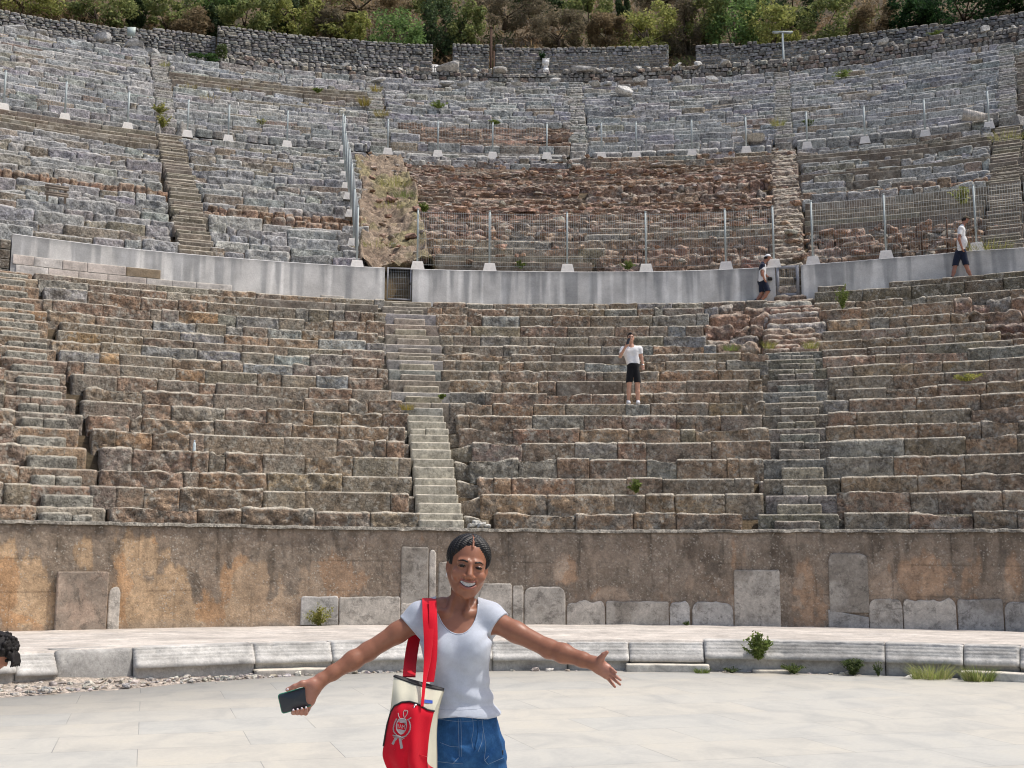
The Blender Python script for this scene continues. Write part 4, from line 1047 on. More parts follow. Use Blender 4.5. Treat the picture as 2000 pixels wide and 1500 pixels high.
def board():
    P = at_R(256, 72, 65.); z1 = zat(256, 53, 65.); z0 = zat(256, 70, 65.)
    P[2] = 30.4; e = empty('sign_board', P, 'plain pale green board on a post at the back of the left upper seats', 'board')
    mb = MB(); mb.box([P[0], P[1], (z0+z1)/2], (.48, .04, z1-z0)); mb.build('panel', M['sign'], e, smooth=False)
    mb = MB(); mb.box([P[0], P[1]+.05, (P[2]+z1)/2-.1], (.05, .05, z1-P[2]-.2)); mb.build('post', M['steel'], e, smooth=False)
board()
def rusty():
    P = at_R(961, 140, 67.2); P[2] = 30.4; h = zat(961, 56, 67.2)-P[2]
    mb = MB(); mb.box(P+np.array([-.07, 0, h/2]), (.16, .16, h)); mb.box(P+np.array([.12, .02, h*.36]), (.1, .14, h*.72)); mb.box(P+np.array([-.06, 0, h+.05]), (.22, .22, .10))
    tag(mb.build('rusty_post', M['rust'], loc=P, smooth=False), 'rusty brown iron post standing in the narrow gap of the back wall', 'post')
rusty()
def doorway():
    a0, a1 = az(848, 68.2, 100), az(883, 68.2, 100); am = (a0+a1)/2; P = pol(68.2, am, 30.5); ax = frame_axes(am); w = (a1-a0)*68.2
    mb = MB()
    for x in (-w/2+.05, 0, w/2-.05): mb.box(P+ax[0]*x+np.array([0, 0, 1.6]), (.05, .05, 3.2), ax)
    for z in (1.0, 2.1, 3.1): mb.box(P+np.array([0, 0, z]), (w, .04, .05), ax)
    tag(mb.build('iron_grille', M['dark_steel'], smooth=False, loc=P), 'dark iron grille closing the doorway gap in the back wall', 'grille')
    mb = MB()
    for s in (0, 1): mb.box(pol(69.6, a0 if s == 0 else a1, 32.0), (.5, 2.8, 3.6), frame_axes(a0 if s == 0 else a1))
    mb.box(pol(71.0, am, 32.0), (w+1.2, .4, 3.8), ax); mb.box(pol(69.8, am, 33.7), (w+1.2, 2.6, .4), ax)
    tag(mb.build('vault_passage', M['wall_stone'], smooth=False, loc=P), 'dark vaulted passage behind the iron grille in the back wall', 'passage')
doorway()
def bench():
    P = on_tier(108, 396); a = math.atan2(P[0]-CX, P[1]-CY); ax = frame_axes(a)
    e = empty('wooden_bench', P, 'weathered dark slatted wooden frame wedged between left middle tier blocks', 'bench')
    P = P-ax[1]*.25
    for nm, zs in (('backrest', (.40, .48)), ('seat', (.18, .25))):
        mb = MB()
        for z in zs: mb.box(P+np.array([0, 0, z]), (.72, .06, .06), ax, (1, 1, 1))
        mb.build(nm, M['wood'], e, smooth=False)
    for x in (-.27, .27):
        mb = MB(); mb.box(P+ax[0]*x+ax[1]*.05+np.array([0, 0, .24]), (.07, .06, .56), ax); mb.build('leg', M['wood'], e, smooth=False)
bench()
def bottle():
    P = on_tier(382, 871); P = P+np.array([0, -.1, 0]); P[2] = min(T1, key=lambda t: abs(t[1]-P[2]))[1]-.005
    e = empty('water_bottle', P, 'small clear plastic water bottle left standing on a lower seat row', 'bottle')
    prof = [(.0, 0), (.031, .0), (.033, .01), (.032, .07), (.030, .09), (.033, .11), (.032, .15), (.020, .185), (.013, .195), (.013, .21)]
    n = 14; an = np.linspace(0, 2*np.pi, n, endpoint=False); Pp = np.zeros((n, len(prof), 3))
    for k, (r, z) in enumerate(prof): Pp[:, k] = P+np.stack([r*np.cos(an), r*np.sin(an), np.full(n, z)], 1)
    mb = MB(); mb.grid(Pp, closeu=True); mb.build('bottle_body', simple('bottle_plastic', (.62, .72, .76), .15), e, color=False)
    mb = MB(); mb.tube([P+np.array([0, 0, .205]), P+np.array([0, 0, .228])], .016, 10); mb.build('cap', simple('bottle_cap', (.45, .62, .75), .4), e, color=False)
bottle()
for x, yt, yb, lab in ((309, 240, 275, 'upright grey stone at the left side of the weedy upper stair'), (351, 238, 281, 'upright grey stone at the right side of the weedy upper stair'), (1993, 220, 262, 'upright pale stone beside the last upper stair at the right edge')):
    P = at_R(x, yb, 51.3); P[2] = Z_D2; h = zat(x, yt, 51.3)-Z_D2
    stone_thing(P, (.34, .5, h), int(x), lab, None, (.36, .35, .33), 'white_stone', 'upright_stone', sq=.85)
# white broken slabs in the hollow beside the cream steps
r2 = np.random.default_rng(6)
for k, (x, y, w) in enumerate(((928, 1006, .22), (913, 1010, .2), (920, 1022, .26), (936, 1023, .2), (907, 1021, .18))):
    P = pol(19.12+.06*(k % 3), az(x+12, 19.15, y), 2.225); stone_thing(P, (w*.9, .2, w*.45), 700+k, 'white broken stone fallen in the hollow right of the cream steps', 'broken stones beside the cream steps', (.55, .54, .50), sq=.85, tilt=r2.normal(0, .2))
# loose rubble between floor and ledge on the left, and in the ruined seats: nobody could count it
def rubble(label, pts, smin, smax, cols, seed, mat='white_stone'):
    rng = np.random.default_rng(seed); mb = MB()
    protos = [rock(np.random.default_rng(seed+k), (1, 1, 1), (1, 1, 1), .5) for k in range(6)]
    for p in pts:
        V, Q, C = protos[rng.integers(6)]; s = rng.uniform(smin, smax)*rng.choice([.6, 1, 1, 1.5])
        W = rotz(V*np.array([s*rng.uniform(.8, 1.6), s, s*rng.uniform(.35, .7)]), rng.uniform(0, 6)); W[:, 2] -= W[:, 2].min()+.01
        mb.add(W+p, Q, C*pick(rng, cols))
    o = mb.build('rubble', M[mat], smooth=False); tag(o, label, 'rubble', None, 'stuff')
rg = np.random.default_rng(15); pts = []
for _ in range(620):
    a = rg.uniform(az(-300, 11.8, 1330), az(800, 11.8, 1330)); lw = float(sstep(az(760, 11.76, 1312), az(-40, 11.76, 1350), np.array(a))); w = 1.05*lw+.06
    pts.append(pol(11.82-rg.random()**.8*w, a, -.005+.03*lw))
for _ in range(90):
    a = rg.uniform(az(980, 11.8, 1310), az(2100, 11.8, 1310)); pts.append(pol(11.80-rg.random()*.12, a, -.005))
rubble('small broken stones strewn between the marble floor and the ledge', pts, 0.025, .07, [(2, (.52, .48, .43)), (1, (.40, .385, .37)), (1, (.46, .40, .34))], 80)
pts = []
for _ in range(900):
    i = rg.integers(0, N2); R, z = T2[i]
    zone = rg.choice(3, p=[.42, .40, .18])
    if zone == 0: a = rg.uniform(PH['A']-.6/R, PH['M'])
    elif zone == 1: a = rg.uniform(PH['M'], PH['B']+.5/R)
    else:
        i = rg.integers(0, 4); R, z = T2[i]; a = rg.uniform(PH['B'], PH['R'])
    pts.append(pol(R+rg.uniform(-.1, .5), a, z-rg.uniform(0, .12)))
rubble('loose brown stones scattered over the ruined middle tier', pts, .08, .26, EROD+[(2, (.36, .31, .26)), (1, (.45, .42, .38))], 81, 'rubble_stone')
# ------------------------------------------------------------------ plants
def leaves(rng, C, n, size, cols, up=.3, aspect=2.0, spread=None):
    """n small leaf quads at points C (n,3)"""
    d = rng.normal(size=(n, 3)); d[:, 2] = d[:, 2]*.6+up; d /= np.linalg.norm(d, axis=1, keepdims=True)
    t = rng.normal(size=(n, 3)); b = np.cross(d, t); b /= np.linalg.norm(b, axis=1, keepdims=True)
    l = size*rng.uniform(.6, 1.4, n)[:, None]; w = l/aspect
    P = np.stack([C-d*l*.5, C+b*w*.5, C+d*l*.5, C-b*w*.5], 1)
    P[:, 1] += np.cross(b, d)*w*.12; P[:, 3] += np.cross(b, d)*w*.12
    cols = np.asarray(cols); c = cols[rng.integers(0, len(cols), n)]*rng.uniform(.65, 1.3, (n, 1))
    return P.reshape(-1, 3), np.arange(4*n).reshape(n, 4), np.repeat(c, 4, 0)
def crown_points(rng, n, rad, nclump, flat=.8):
    """points gathered in clumps over an uneven crown"""
    rad = np.asarray(rad, float)
    cl = rng.normal(size=(nclump, 3)); cl /= np.linalg.norm(cl, axis=1, keepdims=True)
    cl *= rng.uniform(.35, 1.0, (nclump, 1))**.6; cl[:, 2] = cl[:, 2]*.9+.05
    cr = rng.uniform(.16, .36, nclump)
    k = rng.integers(0, nclump, n); d = rng.normal(size=(n, 3)); d /= np.linalg.norm(d, axis=1, keepdims=True)
    p = cl[k]+d*(cr[k]*rng.uniform(.55, 1.05, n))[:, None]
    return p*rad, cl*rad
def shrub(name, label, cat, P, rad, n, size, cols, seed, group=None, trunk=True, nclump=26, aspect=1.7, trunk_h=None):
    rng = np.random.default_rng(seed); P = np.asarray(P, float)
    e = empty(name, P, label, cat, group)
    h = rad[2]*.9 if trunk_h is None else trunk_h
    pts, cl = crown_points(rng, n, rad, nclump); pts[:, 2] += h
    ok = pts[:, 2] > -.1*rad[2]; pts = pts[ok]
    V, Q, C = leaves(rng, pts, len(pts), size, cols, aspect=aspect)
    mesh_obj('crown', V+P, Q, M['leaf'], e, C, smooth=False)
    if trunk:
        mb = MB(); r0 = .04*max(rad)
        top = np.array([0, 0, h*.8]); mb.tube([P+np.array([0, 0, -.3]), P+top*.5+np.array([r0, 0, 0]), P+top], [r0*1.5, r0, r0*.7], 7)
        for k in range(7):
            c = cl[rng.integers(len(cl))]+np.array([0, 0, h]); mb.tube([P+top*rng.uniform(.3, .9), P+(top+c)/2+rng.normal(0, .05, 3)*rad[0], P+c], [r0*.6, r0*.35, r0*.12], 5)
        mb.build('trunk', M['bark'], e, color=False)
    return e
OLIVE = [(0.230, 0.270, 0.101), (0.189, 0.236, 0.088), (0.297, 0.317, 0.121)]; GREEN = [(0.194, 0.298, 0.105), (0.246, 0.369, 0.123), (0.141, 0.228, 0.087)]; DARKG = [(.085, .125, .055), (.10, .145, .065), (.065, .10, .05)]
YELG = [(0.362, 0.388, 0.125), (0.300, 0.338, 0.112), (0.425, 0.425, 0.150)]; DRY = [(0.287, 0.224, 0.132), (0.230, 0.178, 0.103), (0.345, 0.270, 0.167)]; GREYB = [(.22, .19, .13), (.18, .16, .105), (.27, .225, .15)]; LUSH = [(.035, .085, .03), (.025, .06, .025), (.055, .12, .04)]
# scrub and trees on the hill behind the back wall: (x, y of crown centre, width, height in the photograph, colours, distance, what it is)
TR = [(40, -12, 170, 50, YELG, 70.5, 'pale yellowish bush above the wall at the far left'), (190, 8, 130, 75, OLIVE, 71, 'broad olive green bush above the far left wall'), (262, 0, 44, 90, DARKG, 72, 'slim dark tree between two olive bushes, upper left'),
      (325, 12, 110, 80, OLIVE, 71.5, 'rounded olive bush right of the slim dark tree'), (372, 44, 76, 56, DRY, 70.5, 'dry straw brown bush at the end of the left back wall'), (412, 42, 44, 66, DARKG, 71, 'small dark bush in the corner where the back wall steps up'),
      (478, 20, 120, 90, OLIVE, 71, 'dense olive tree above the left end of the tall back wall'), (548, 5, 60, 110, DARKG, 72.5, 'tall dark tree left of a yellowish bush'), (582, 25, 84, 90, YELG, 71, 'yellowish green bush before the tall dark tree'),
      (700, -2, 160, 50, DRY, 74, 'wide dry brown shrub high on the slope'), (640, 40, 60, 60, GREYB, 71, 'grey brown thorn bush behind the tall back wall'), (675, 45, 90, 56, YELG, 70.8, 'low yellow green bush spilling over the tall back wall'), (772, 66, 120, 84, GREEN, 70.2, 'bright green round bush hanging over the back wall'),
      (868, 45, 84, 130, DARKG, 71.5, 'dark tree over the doorway gap'), (912, 48, 76, 92, OLIVE, 71, 'olive bush right of the doorway gap'), (985, 8, 130, 60, GREYB, 74, 'grey leafless shrub high above the middle wall'), (1090, 52, 110, 64, GREYB, 71, 'grey brown twiggy bush above the middle back wall'),
      (1150, 18, 90, 70, OLIVE, 73, 'olive shrub behind the reddish dry bush'), (1186, 55, 70, 64, DRY, 70.7, 'reddish dry bush above the middle back wall'), (1216, 8, 26, 70, DARKG, 74, 'thin dark cypress on the slope'), (1265, 48, 124, 96, YELG, 71, 'yellow topped bush at the right end of the middle back wall'),
      (1335, 45, 80, 120, GREYB, 72, 'brown scrub filling the gap between the back walls'), (1378, 25, 76, 100, OLIVE, 72, 'olive tree above the gap in the back walls'), (1432, 40, 92, 130, GREEN, 71.5, 'deep green tree left of a bright olive tree'), (1506, 48, 110, 96, YELG, 71, 'bright olive tree behind the T shaped lamp post'),
      (1545, 0, 120, 70, DARKG, 75, 'dark tree high on the slope behind the bright olive tree'), (1620, 32, 130, 100, OLIVE, 72, 'broad olive tree right of the lamp post'), (1702, 38, 76, 84, DRY, 72, 'dry brown shrub between olive tree and dark thicket'), (1785, 22, 96, 74, LUSH, 72.2, 'deep green bush at the left of the ivy thicket'),
      (1880, 8, 170, 76, LUSH, 72, 'lush dark green thicket over the right back wall'), (1985, -12, 120, 60, LUSH, 72.5, 'lush green thicket at the upper right corner'), (1050, -10, 120, 50, DARKG, 77, 'dark shrub high above the middle wall'), (1300, -14, 130, 50, GREYB, 77, 'grey brown shrub high on the slope, right of the middle'),
      (830, -8, 130, 50, OLIVE, 76, 'olive shrub high on the slope above the doorway'), (600, -20, 120, 50, OLIVE, 77, 'olive shrub high on the slope, left of the middle'), (1450, -18, 120, 50, GREEN, 78, 'green tree crown at the top edge right of the middle'), (420, -14, 110, 44, GREEN, 77, 'green shrub at the top edge above the dense olive tree')]
for k, (x, y, w, h, cols, R, lab) in enumerate(TR):
    D = at_R(x, y, R); sc_ = D[1]/FPX*1.03
    rad = (w*sc_*.58, w*sc_*.5, h*sc_*.66); c = D.copy()
    base = c.copy(); base[2] = c[2]-rad[2]*1.15
    dry = cols in (DRY, GREYB)
    shrub('scrub_tree' if h > 60 else 'bush', lab, 'tree' if h > 60 else 'bush', base, rad, 4200 if not dry else 5200, .20 if not dry else .30, cols, 900+k, 'scrub on the hillside behind the theatre', nclump=34, aspect=1.6 if not dry else 5.0)
# dry grass and undergrowth on the slope
def dry_slope():
    rng = np.random.default_rng(33); n = 26000
    a = rng.uniform(R_(-34), R_(34), n); R = 69.8+rng.random(n)**1.3*18
    z = np.interp(R, [70, 74, 84, 100], [34.2, 37.6, 45.6, 57])+rng.uniform(-.3, .75, n)+1.1*n1(a*9, 3)
    nz = fbm(np.stack([a*30, R*.5, 0*a], 1), 3)
    cols = np.where((nz > .12)[:, None], np.array((.12, .135, .055)), np.where((nz > -.12)[:, None], np.array((.33, .235, .13)), np.array((.23, .165, .10))))
    V, Q, C = leaves(rng, pol(R, a, z), n, .55, [(1, 1, 1)], up=1.0, aspect=5)
    o = mesh_obj('dry_grass', V, Q, M['leaf'], None, C*np.repeat(cols, 4, 0), smooth=False)
    tag(o, 'dry grass and low scrub covering the hillside', 'grass', None, 'stuff')
dry_slope()
def weed(label, P, w, h, cols, seed, kind='weed', n=None, size=None, group=None, stems=14, name='weed'):
    """stalks rising from one root with leaves along them"""
    rng = np.random.default_rng(seed); P = np.asarray(P, float); mb = MB(); pts = []
    for k in range(stems):
        an = rng.uniform(0, 2*np.pi); r = w/2*math.sqrt(rng.random()); tip = np.array([r*math.cos(an), r*math.sin(an)*.7, h*rng.uniform(.55, 1.0)*(1-.35*(2*r/w)**2)])
        mid = tip*np.array([.35, .35, .6]); t = np.linspace(0, 1, 7)[:, None]
        c = (1-t)**2*0+2*t*(1-t)*mid+t*t*tip
        mb.tube(P+c, np.linspace(.012, .003, 7)*max(.5, h*1.2), 4, np.array(cols[0])*.9, caps=False)
        pts.append(c)
    e = empty(name, P, label, 'plant', group)
    V, Q, C = mb.arrays(); mesh_obj('stem', V, Q, M['leaf'], e, C)
    n = n or 420; size = size or h*.12
    src = np.array(pts); s = rng.integers(0, stems, n); t = rng.uniform(.15, 1, n)*6; i = np.minimum(5, t.astype(int)); f = (t-i)[:, None]
    L = src[s, i]*(1-f)+src[s, i+1]*f+rng.normal(0, 1, (n, 3))*np.array([w, w*.7, h*.8])*.045
    V, Q, C = leaves(rng, L, n, size, cols, up=.5, aspect=2.6); mesh_obj('leaves', V+P, Q, M['leaf'], e, C, smooth=False); return e
def tuft(label, P, w, h, cols, seed, n=260, group=None, name='grass_tuft', bend=.5):
    rng = np.random.default_rng(seed); P = np.asarray(P, float); mb = MB()
    for k in range(n):
        an = rng.uniform(0, 2*np.pi); r0 = w*.42*math.sqrt(rng.random()); b = P+np.array([r0*math.cos(an), r0*math.sin(an)*.5, -.01])
        l = h*rng.uniform(.5, 1.05); d = np.array([math.cos(an)*bend*rng.random(), math.sin(an)*bend*rng.random(), 1.]); d /= np.linalg.norm(d)
        sd = np.array([-math.sin(an*3), math.cos(an*3), 0])*max(.0035, h*.012); tip = b+d*l+np.array([math.cos(an), math.sin(an), 0])*l*bend*.4*rng.random()-np.array([0, 0, l*.12*rng.random()])
        m = b+d*l*.55; c = np.array(cols[rng.integers(len(cols))])*rng.uniform(.7, 1.3)
        mb.add([b-sd, b+sd, m+sd*.8, m-sd*.8, tip, tip+sd*.1], [[0, 1, 2, 3], [3, 2, 5, 4]], c)
    V, Q, C = mb.arrays(); o = mesh_obj(name, V, Q, M['leaf'], None, C, smooth=False, loc=P); tag(o, label, 'plant', group); return o
WEED = [(0.195, 0.255, 0.068), (0.240, 0.285, 0.090), (0.150, 0.210, 0.053)]; WEEDY = [(0.330, 0.330, 0.090), (0.270, 0.300, 0.075), (0.390, 0.360, 0.135)]; WEEDD = [(0.090, 0.128, 0.045), (0.120, 0.165, 0.060), (0.150, 0.180, 0.075)]; PALEG = [(0.375, 0.405, 0.150), (0.315, 0.375, 0.120), (0.450, 0.435, 0.210)]
YEL = [(.34, .28, .06), (.28, .25, .06), (.38, .30, .10)]
weed('bright green bushy weed growing out of the carved ledge, right of the middle', pol(11.72, az(1481, 11.72, 1278), .17), .44, .42, WEED, 1, n=1500, size=.05, stems=22)
weed('small green weed at the foot of the ledge below the bushy weed', pol(11.62, az(1552, 11.6, 1312), 0), .40, .18, WEEDD+WEED, 2, n=800, size=.03)
weed('dark green leafy weed at the foot of the ledge', pol(11.62, az(1666, 11.6, 1316), 0), .42, .26, WEEDD, 3, n=1100, size=.04)
weed('sparse weed at the foot of the ledge, left of the long pale grass', pol(11.62, az(1715, 11.6, 1318), 0), .14, .22, WEEDD, 4, n=160, size=.03)
tuft('spreading tuft of long pale green grass at the foot of the ledge', pol(11.5, az(1818, 11.5, 1325), 0), .62, .27, PALEG, 5, 420, bend=1.1)
tuft('short green tuft beside the slab at the far right', pol(11.45, az(1912, 11.45, 1330), 0), .46, .24, WEED+PALEG, 6, 420, bend=.9)
tuft('small tuft at the end of the pale slab beyond the open hand', pol(11.5, az(1372, 11.5, 1310), 0), .24, .11, WEED, 7, 150, bend=1)
weed('dark low weed beside the pale slab end', pol(11.62, az(1430, 11.6, 1310), 0), .34, .09, WEEDD, 8, n=300, size=.03)
weed('pale yellow green weed against the foot of the orchestra wall, left', pol(18.72, az(622, 18.7, 1216), .28), .62, .48, WEEDY, 9, n=900, size=.05, stems=16)
weed('small dark weed at the foot of the wall beside the woman shoulder', pol(18.75, az(1000, 18.7, 1217), .27), .2, .1, WEEDD, 10, n=160, size=.04)
weed('small dark weed at the foot of the wall right of the open hand', pol(18.75, az(1341, 18.7, 1222), .27), .24, .12, WEEDD, 11, n=220, size=.04)
PL = [(1243, 963, .35, .30, WEED, 'small green weed on a lower seat row near the middle'), (1646, 604, .55, .85, WEED, 'leafy weed standing below the broken ledge on the right'), (1888, 745, .9, .25, WEEDY, 'thin dry weed on a lower seat row at the right'),
      (828, 415, .5, .5, WEED, 'bright green tuft at the top of the rubble bank left end'), (1016, 524, .4, .3, WEED, 'green weed behind the middle fence, left'), (1226, 527, .55, .35, WEED, 'green weed behind the middle fence, right'),
      (858, 212, 1.3, .55, WEED, 'wide green weed on the upper seats left of the middle'), (966, 245, .6, .4, WEED, 'small green weed on the upper seats above the fence, middle'), (620, 181, .7, .35, WEED, 'green tuft above the brown rows of the upper tier'),
      (512, 243, .7, .3, WEEDY, 'pale tuft on the upper seats behind the left fence'), (318, 250, 1.1, .9, WEEDY, 'tall pale weeds filling the foot of the weedy upper stair'), (312, 222, .9, .6, WEEDY, 'pale weeds midway up the weedy upper stair'),
      (1648, 150, 1.6, .35, WEED, 'flat bright green mat of plants under the right parapet'), (1828, 69, 1.1, .35, WEED, 'green clump on top of the right parapet'), (862, 779, .22, .14, WEED, 'tiny green weed on the right side of the narrow stair'),
      (1880, 400, 1.0, .7, PALEG, 'pale shrub behind the right fence near the capped man'), (798, 575, .9, .5, WEEDD, 'green weeds behind the bars of the left gate'), (1578, 246, .7, .4, WEEDD, 'faint weeds on the wall top right of the clean upper stair'), (1060, 112, .7, .9, LUSH, 'dark bush growing from the face of the middle back wall')]
for k, (x, y, w, h, cols, lab) in enumerate(PL):
    P = on_tier(x, y)
    if lab.startswith('green weeds behind'): P = pol(R_WALL+.7, az(x, 32.7, 560), Z_WB+.1)
    if lab.startswith('dark bush'): P = at_R(x, y+8, 67.8)
    if lab.startswith('green clump on'): P = at_R(x, y, 64.9)
    weed(lab, P, w, h, cols, 30+k, n=520, size=.07 if y > 500 else .11, stems=14)
TF = [(735, 178, .7, .5, YEL, 'yellow dry tuft left of the upper stair, highest of three'), (712, 206, .6, .7, YEL, 'yellow dry tuft hanging over the seat ends beside the climbing fence'), (745, 226, .9, .5, YEL, 'yellow dry tuft on the right side of the upper stair'),
      (368, 172, 1.3, .3, YEL, 'flat yellow green tuft on the brown upper rows, leftmost'), (410, 193, 1.3, .3, YEL, 'yellow green tuft on the brown upper rows, lower one'), (448, 178, 1.2, .25, YEL, 'yellow green tuft on the brown upper rows, right one'),
      (796, 800, .35, .22, YEL, 'yellow dry tuft left of the narrow stair'), (772, 362, 1.7, .5, WEEDY, 'pale grass high in the dirt chute'), (790, 385, 1.0, .45, WEED, 'greener grass at the right side of the dirt chute'), (760, 404, 1.4, .3, WEEDY, 'thin pale grass in the middle of the dirt chute'),
      (740, 480, 1.5, .3, WEEDY, 'thin pale grass low in the dirt chute'), (1428, 684, .5, .25, WEED, 'green tuft on crumbled seats left of the right stair'), (1502, 680, .4, .3, WEEDY, 'pale tuft on the crumbled right stair, left one'), (1584, 680, .45, .3, WEEDY, 'pale tuft on the crumbled right stair, right one'),
      (1968, 272, 2.0, .45, WEEDY, 'dry yellow grass on the upper path at the right edge'), (322, 128, .7, .3, WEEDY, 'yellowish tuft near the top of the weedy upper stair'), (60, 18, 3.5, .4, WEED, 'green grass on top of the far left back wall'), (1520, 245, .8, .5, WEEDY, 'dry pale weeds low on the clean upper stair'), (1930, 488, 1.8, .4, WEEDY, 'dry grass behind the right fence footing')]
for k, (x, y, w, h, cols, lab) in enumerate(TF):
    P = on_tier(x, y) if y > 30 else at_R(x, y, 68.2)
    tuft(lab, P, w, h, cols, 80+k, 160, bend=.9)
shrub('bush', 'dark green bush on the upper left seats beside the wall step', 'bush', at_R(398, 124, 63.8), (.95, .5, .32), 1400, .13, [(.05, .10, .03), (.07, .13, .04)], 60, trunk=False)
shrub('bush', 'slim leafy bush in the corner of the tall back wall', 'bush', at_R(432, 118, 64.4), (.35, .3, .6), 700, .12, WEEDD, 61, trunk=False)
# ------------------------------------------------------------------ people: one distance field per body, meshed as one skin
class Field:
    def __init__(s): s.ops = []
    def _op(s, kind, lo, hi, fn, k): s.ops.append((kind, np.array(lo, float), np.array(hi, float), fn, k))
    def cone(s, a, b, ra, rb, k=.02, sub=False, sq=None):
        a = np.array(a, float); b = np.array(b, float); r = max(ra, rb)
        ab = b-a; L2 = max(ab@ab, 1e-9)
        def fn(X, Y, Z):
            dx, dy, dz = X-a[0], Y-a[1], Z-a[2]
            t = np.clip((dx*ab[0]+dy*ab[1]+dz*ab[2])/L2, 0, 1)
            ex, ey, ez = dx-t*ab[0], dy-t*ab[1], dz-t*ab[2]
            if sq is not None: ey = ey*sq
            return np.sqrt(ex*ex+ey*ey+ez*ez)-(ra+(rb-ra)*t)
        m = r*(1 if sq is None else max(1, 1/sq))
        s._op('sub' if sub else 'add', np.minimum(a, b)-m, np.maximum(a, b)+m, fn, k)
    def chain(s, pts, rad, k=.008, kj=.02):
        for i in range(len(pts)-1): s.cone(pts[i], pts[i+1], rad[i], rad[i+1], k if i else kj)
    def ell(s, c, r, k=.02, sub=False, ax=None):
        c = np.array(c, float); r = np.array(r, float); A = np.eye(3) if ax is None else np.asarray(ax)
        def fn(X, Y, Z):
            d = (X-c[0], Y-c[1], Z-c[2])
            q = [(d[0]*A[i][0]+d[1]*A[i][1]+d[2]*A[i][2]) for i in range(3)]
            k0 = np.sqrt(sum((q[i]/r[i])**2 for i in range(3))); k1 = np.sqrt(sum((q[i]/r[i]**2)**2 for i in range(3)))+1e-9
            return k0*(k0-1)/k1
        s._op('sub' if sub else 'add', c-r.max(), c+r.max(), fn, k)
    def loft(s, secs, k=.02, p=2.0):
        """secs rows z, cx, cy, rx, ry from low to high"""
        S = np.array(secs, float); S = S[np.argsort(S[:, 0])]
        def fn(X, Y, Z):
            z = np.clip(Z, S[0, 0], S[-1, 0])
            g = [np.interp(z.ravel(), S[:, 0], S[:, j]).reshape(z.shape) for j in range(1, 5)]
            q = (np.abs((X-g[0])/g[2])**p+np.abs((Y-g[1])/g[3])**p)**(1/p)
            d = (q-1)*np.minimum(g[2], g[3])
            dz = np.abs(Z-z); return np.where(dz > 0, np.sqrt(np.maximum(d, 0)**2+dz**2)+np.minimum(d, 0), d)
        lo = (min(S[:, 1]-S[:, 3]), min(S[:, 2]-S[:, 4]), S[0, 0]); hi = (max(S[:, 1]+S[:, 3]), max(S[:, 2]+S[:, 4]), S[-1, 0])
        s._op('add', lo, hi, fn, k)
    def cut(s, fn): s._op('cut', (-1e3,)*3, (1e3,)*3, fn, 0)
    def warp(s, fn): s._op('off', (-1e3,)*3, (1e3,)*3, fn, 0)
    def mesh(s, lo, hi, h):
        lo = np.array(lo, float); hi = np.array(hi, float); n = np.ceil((hi-lo)/h).astype(int)+1
        ax = [(lo[i]+h*np.arange(n[i])).astype(np.float32) for i in range(3)]
        D = np.full(n, .08, np.float32)
        for kind, a, b, fn, k in s.ops:
            m = k+.03
            i0 = np.clip(np.floor((a-m-lo)/h).astype(int), 0, n); i1 = np.clip(np.ceil((b+m-lo)/h).astype(int)+1, 0, n)
            if np.any(i1 <= i0): continue
            sl = tuple(slice(i0[i], i1[i]) for i in range(3))
            X = ax[0][sl[0]][:, None, None]; Y = ax[1][sl[1]][None, :, None]; Z = ax[2][sl[2]][None, None, :]
            Xb, Yb, Zb = np.broadcast_arrays(X, Y, Z)
            v = fn(Xb, Yb, Zb).astype(np.float32); d = D[sl]
            if kind == 'add':
                e = np.maximum(k-np.abs(d-v), 0)/max(k, 1e-6); D[sl] = np.minimum(d, v)-e*e*k*.25
            elif kind == 'sub':
                e = np.maximum(k-np.abs(d+v), 0)/max(k, 1e-6); D[sl] = np.maximum(d, -v)+e*e*k*.25
            elif kind == 'cut': D[sl] = np.maximum(d, v)
            else: D[sl] = d+v
        D = np.clip(D, -.08, .08)
        g = vdb.FloatGrid(); g.background = .08; g.copyFromArray(D)
        P, Q = g.convertToQuads(isovalue=0.0)[:2]
        return np.asarray(P, float)*h+lo, np.asarray(Q, int)[:, ::-1]
def join(parts):
    V = []; Q = []; n = 0
    for v, q in parts: V.append(v); Q.append(q+n); n += len(v)
    return np.concatenate(V), np.concatenate(Q)
def skin_mat(name):
    m, nt, b = _mat(name); g = NT(nt); v = g.coord(); c = g.attr()
    c = g.mix(1, c, g.ramp(g.noise(v, 60, 4), [(.3, .93), (.7, 1.07)]), 'MULTIPLY')
    g.link(c, b.inputs['Base Color']); b.inputs['Roughness'].default_value = .42; b.inputs['Specular IOR Level'].default_value = .4
    b.inputs['Subsurface Weight'].default_value = .12; b.inputs['Subsurface Radius'].default_value = (.010, .004, .002); b.inputs['Subsurface Scale'].default_value = .6
    return m
def cloth_mat(name, c, rough=.9, nscale=30, amp=.08, weave=900, wd=.0006, heather=0):
    m, nt, b = _mat(name); g = NT(nt); v = g.coord()
    col = g.mix(1, c, g.ramp(g.noise(v, nscale, 5, .7), [(.3, 1-amp), (.7, 1+amp)]), 'MULTIPLY')
    if heather: col = g.mix(1, col, g.ramp(g.noise(g.coord((1, 1, 3)), 260, 3, .8), [(.3, 1-heather), (.7, 1+heather)]), 'MULTIPLY')
    g.link(col, b.inputs['Base Color']); b.inputs['Roughness'].default_value = rough; b.inputs['Specular IOR Level'].default_value = .15
    b.inputs['Sheen Weight'].default_value = .15
    g.link(g.bump(g.noise(v, weave, 2), wd), b.inputs['Normal']); return m
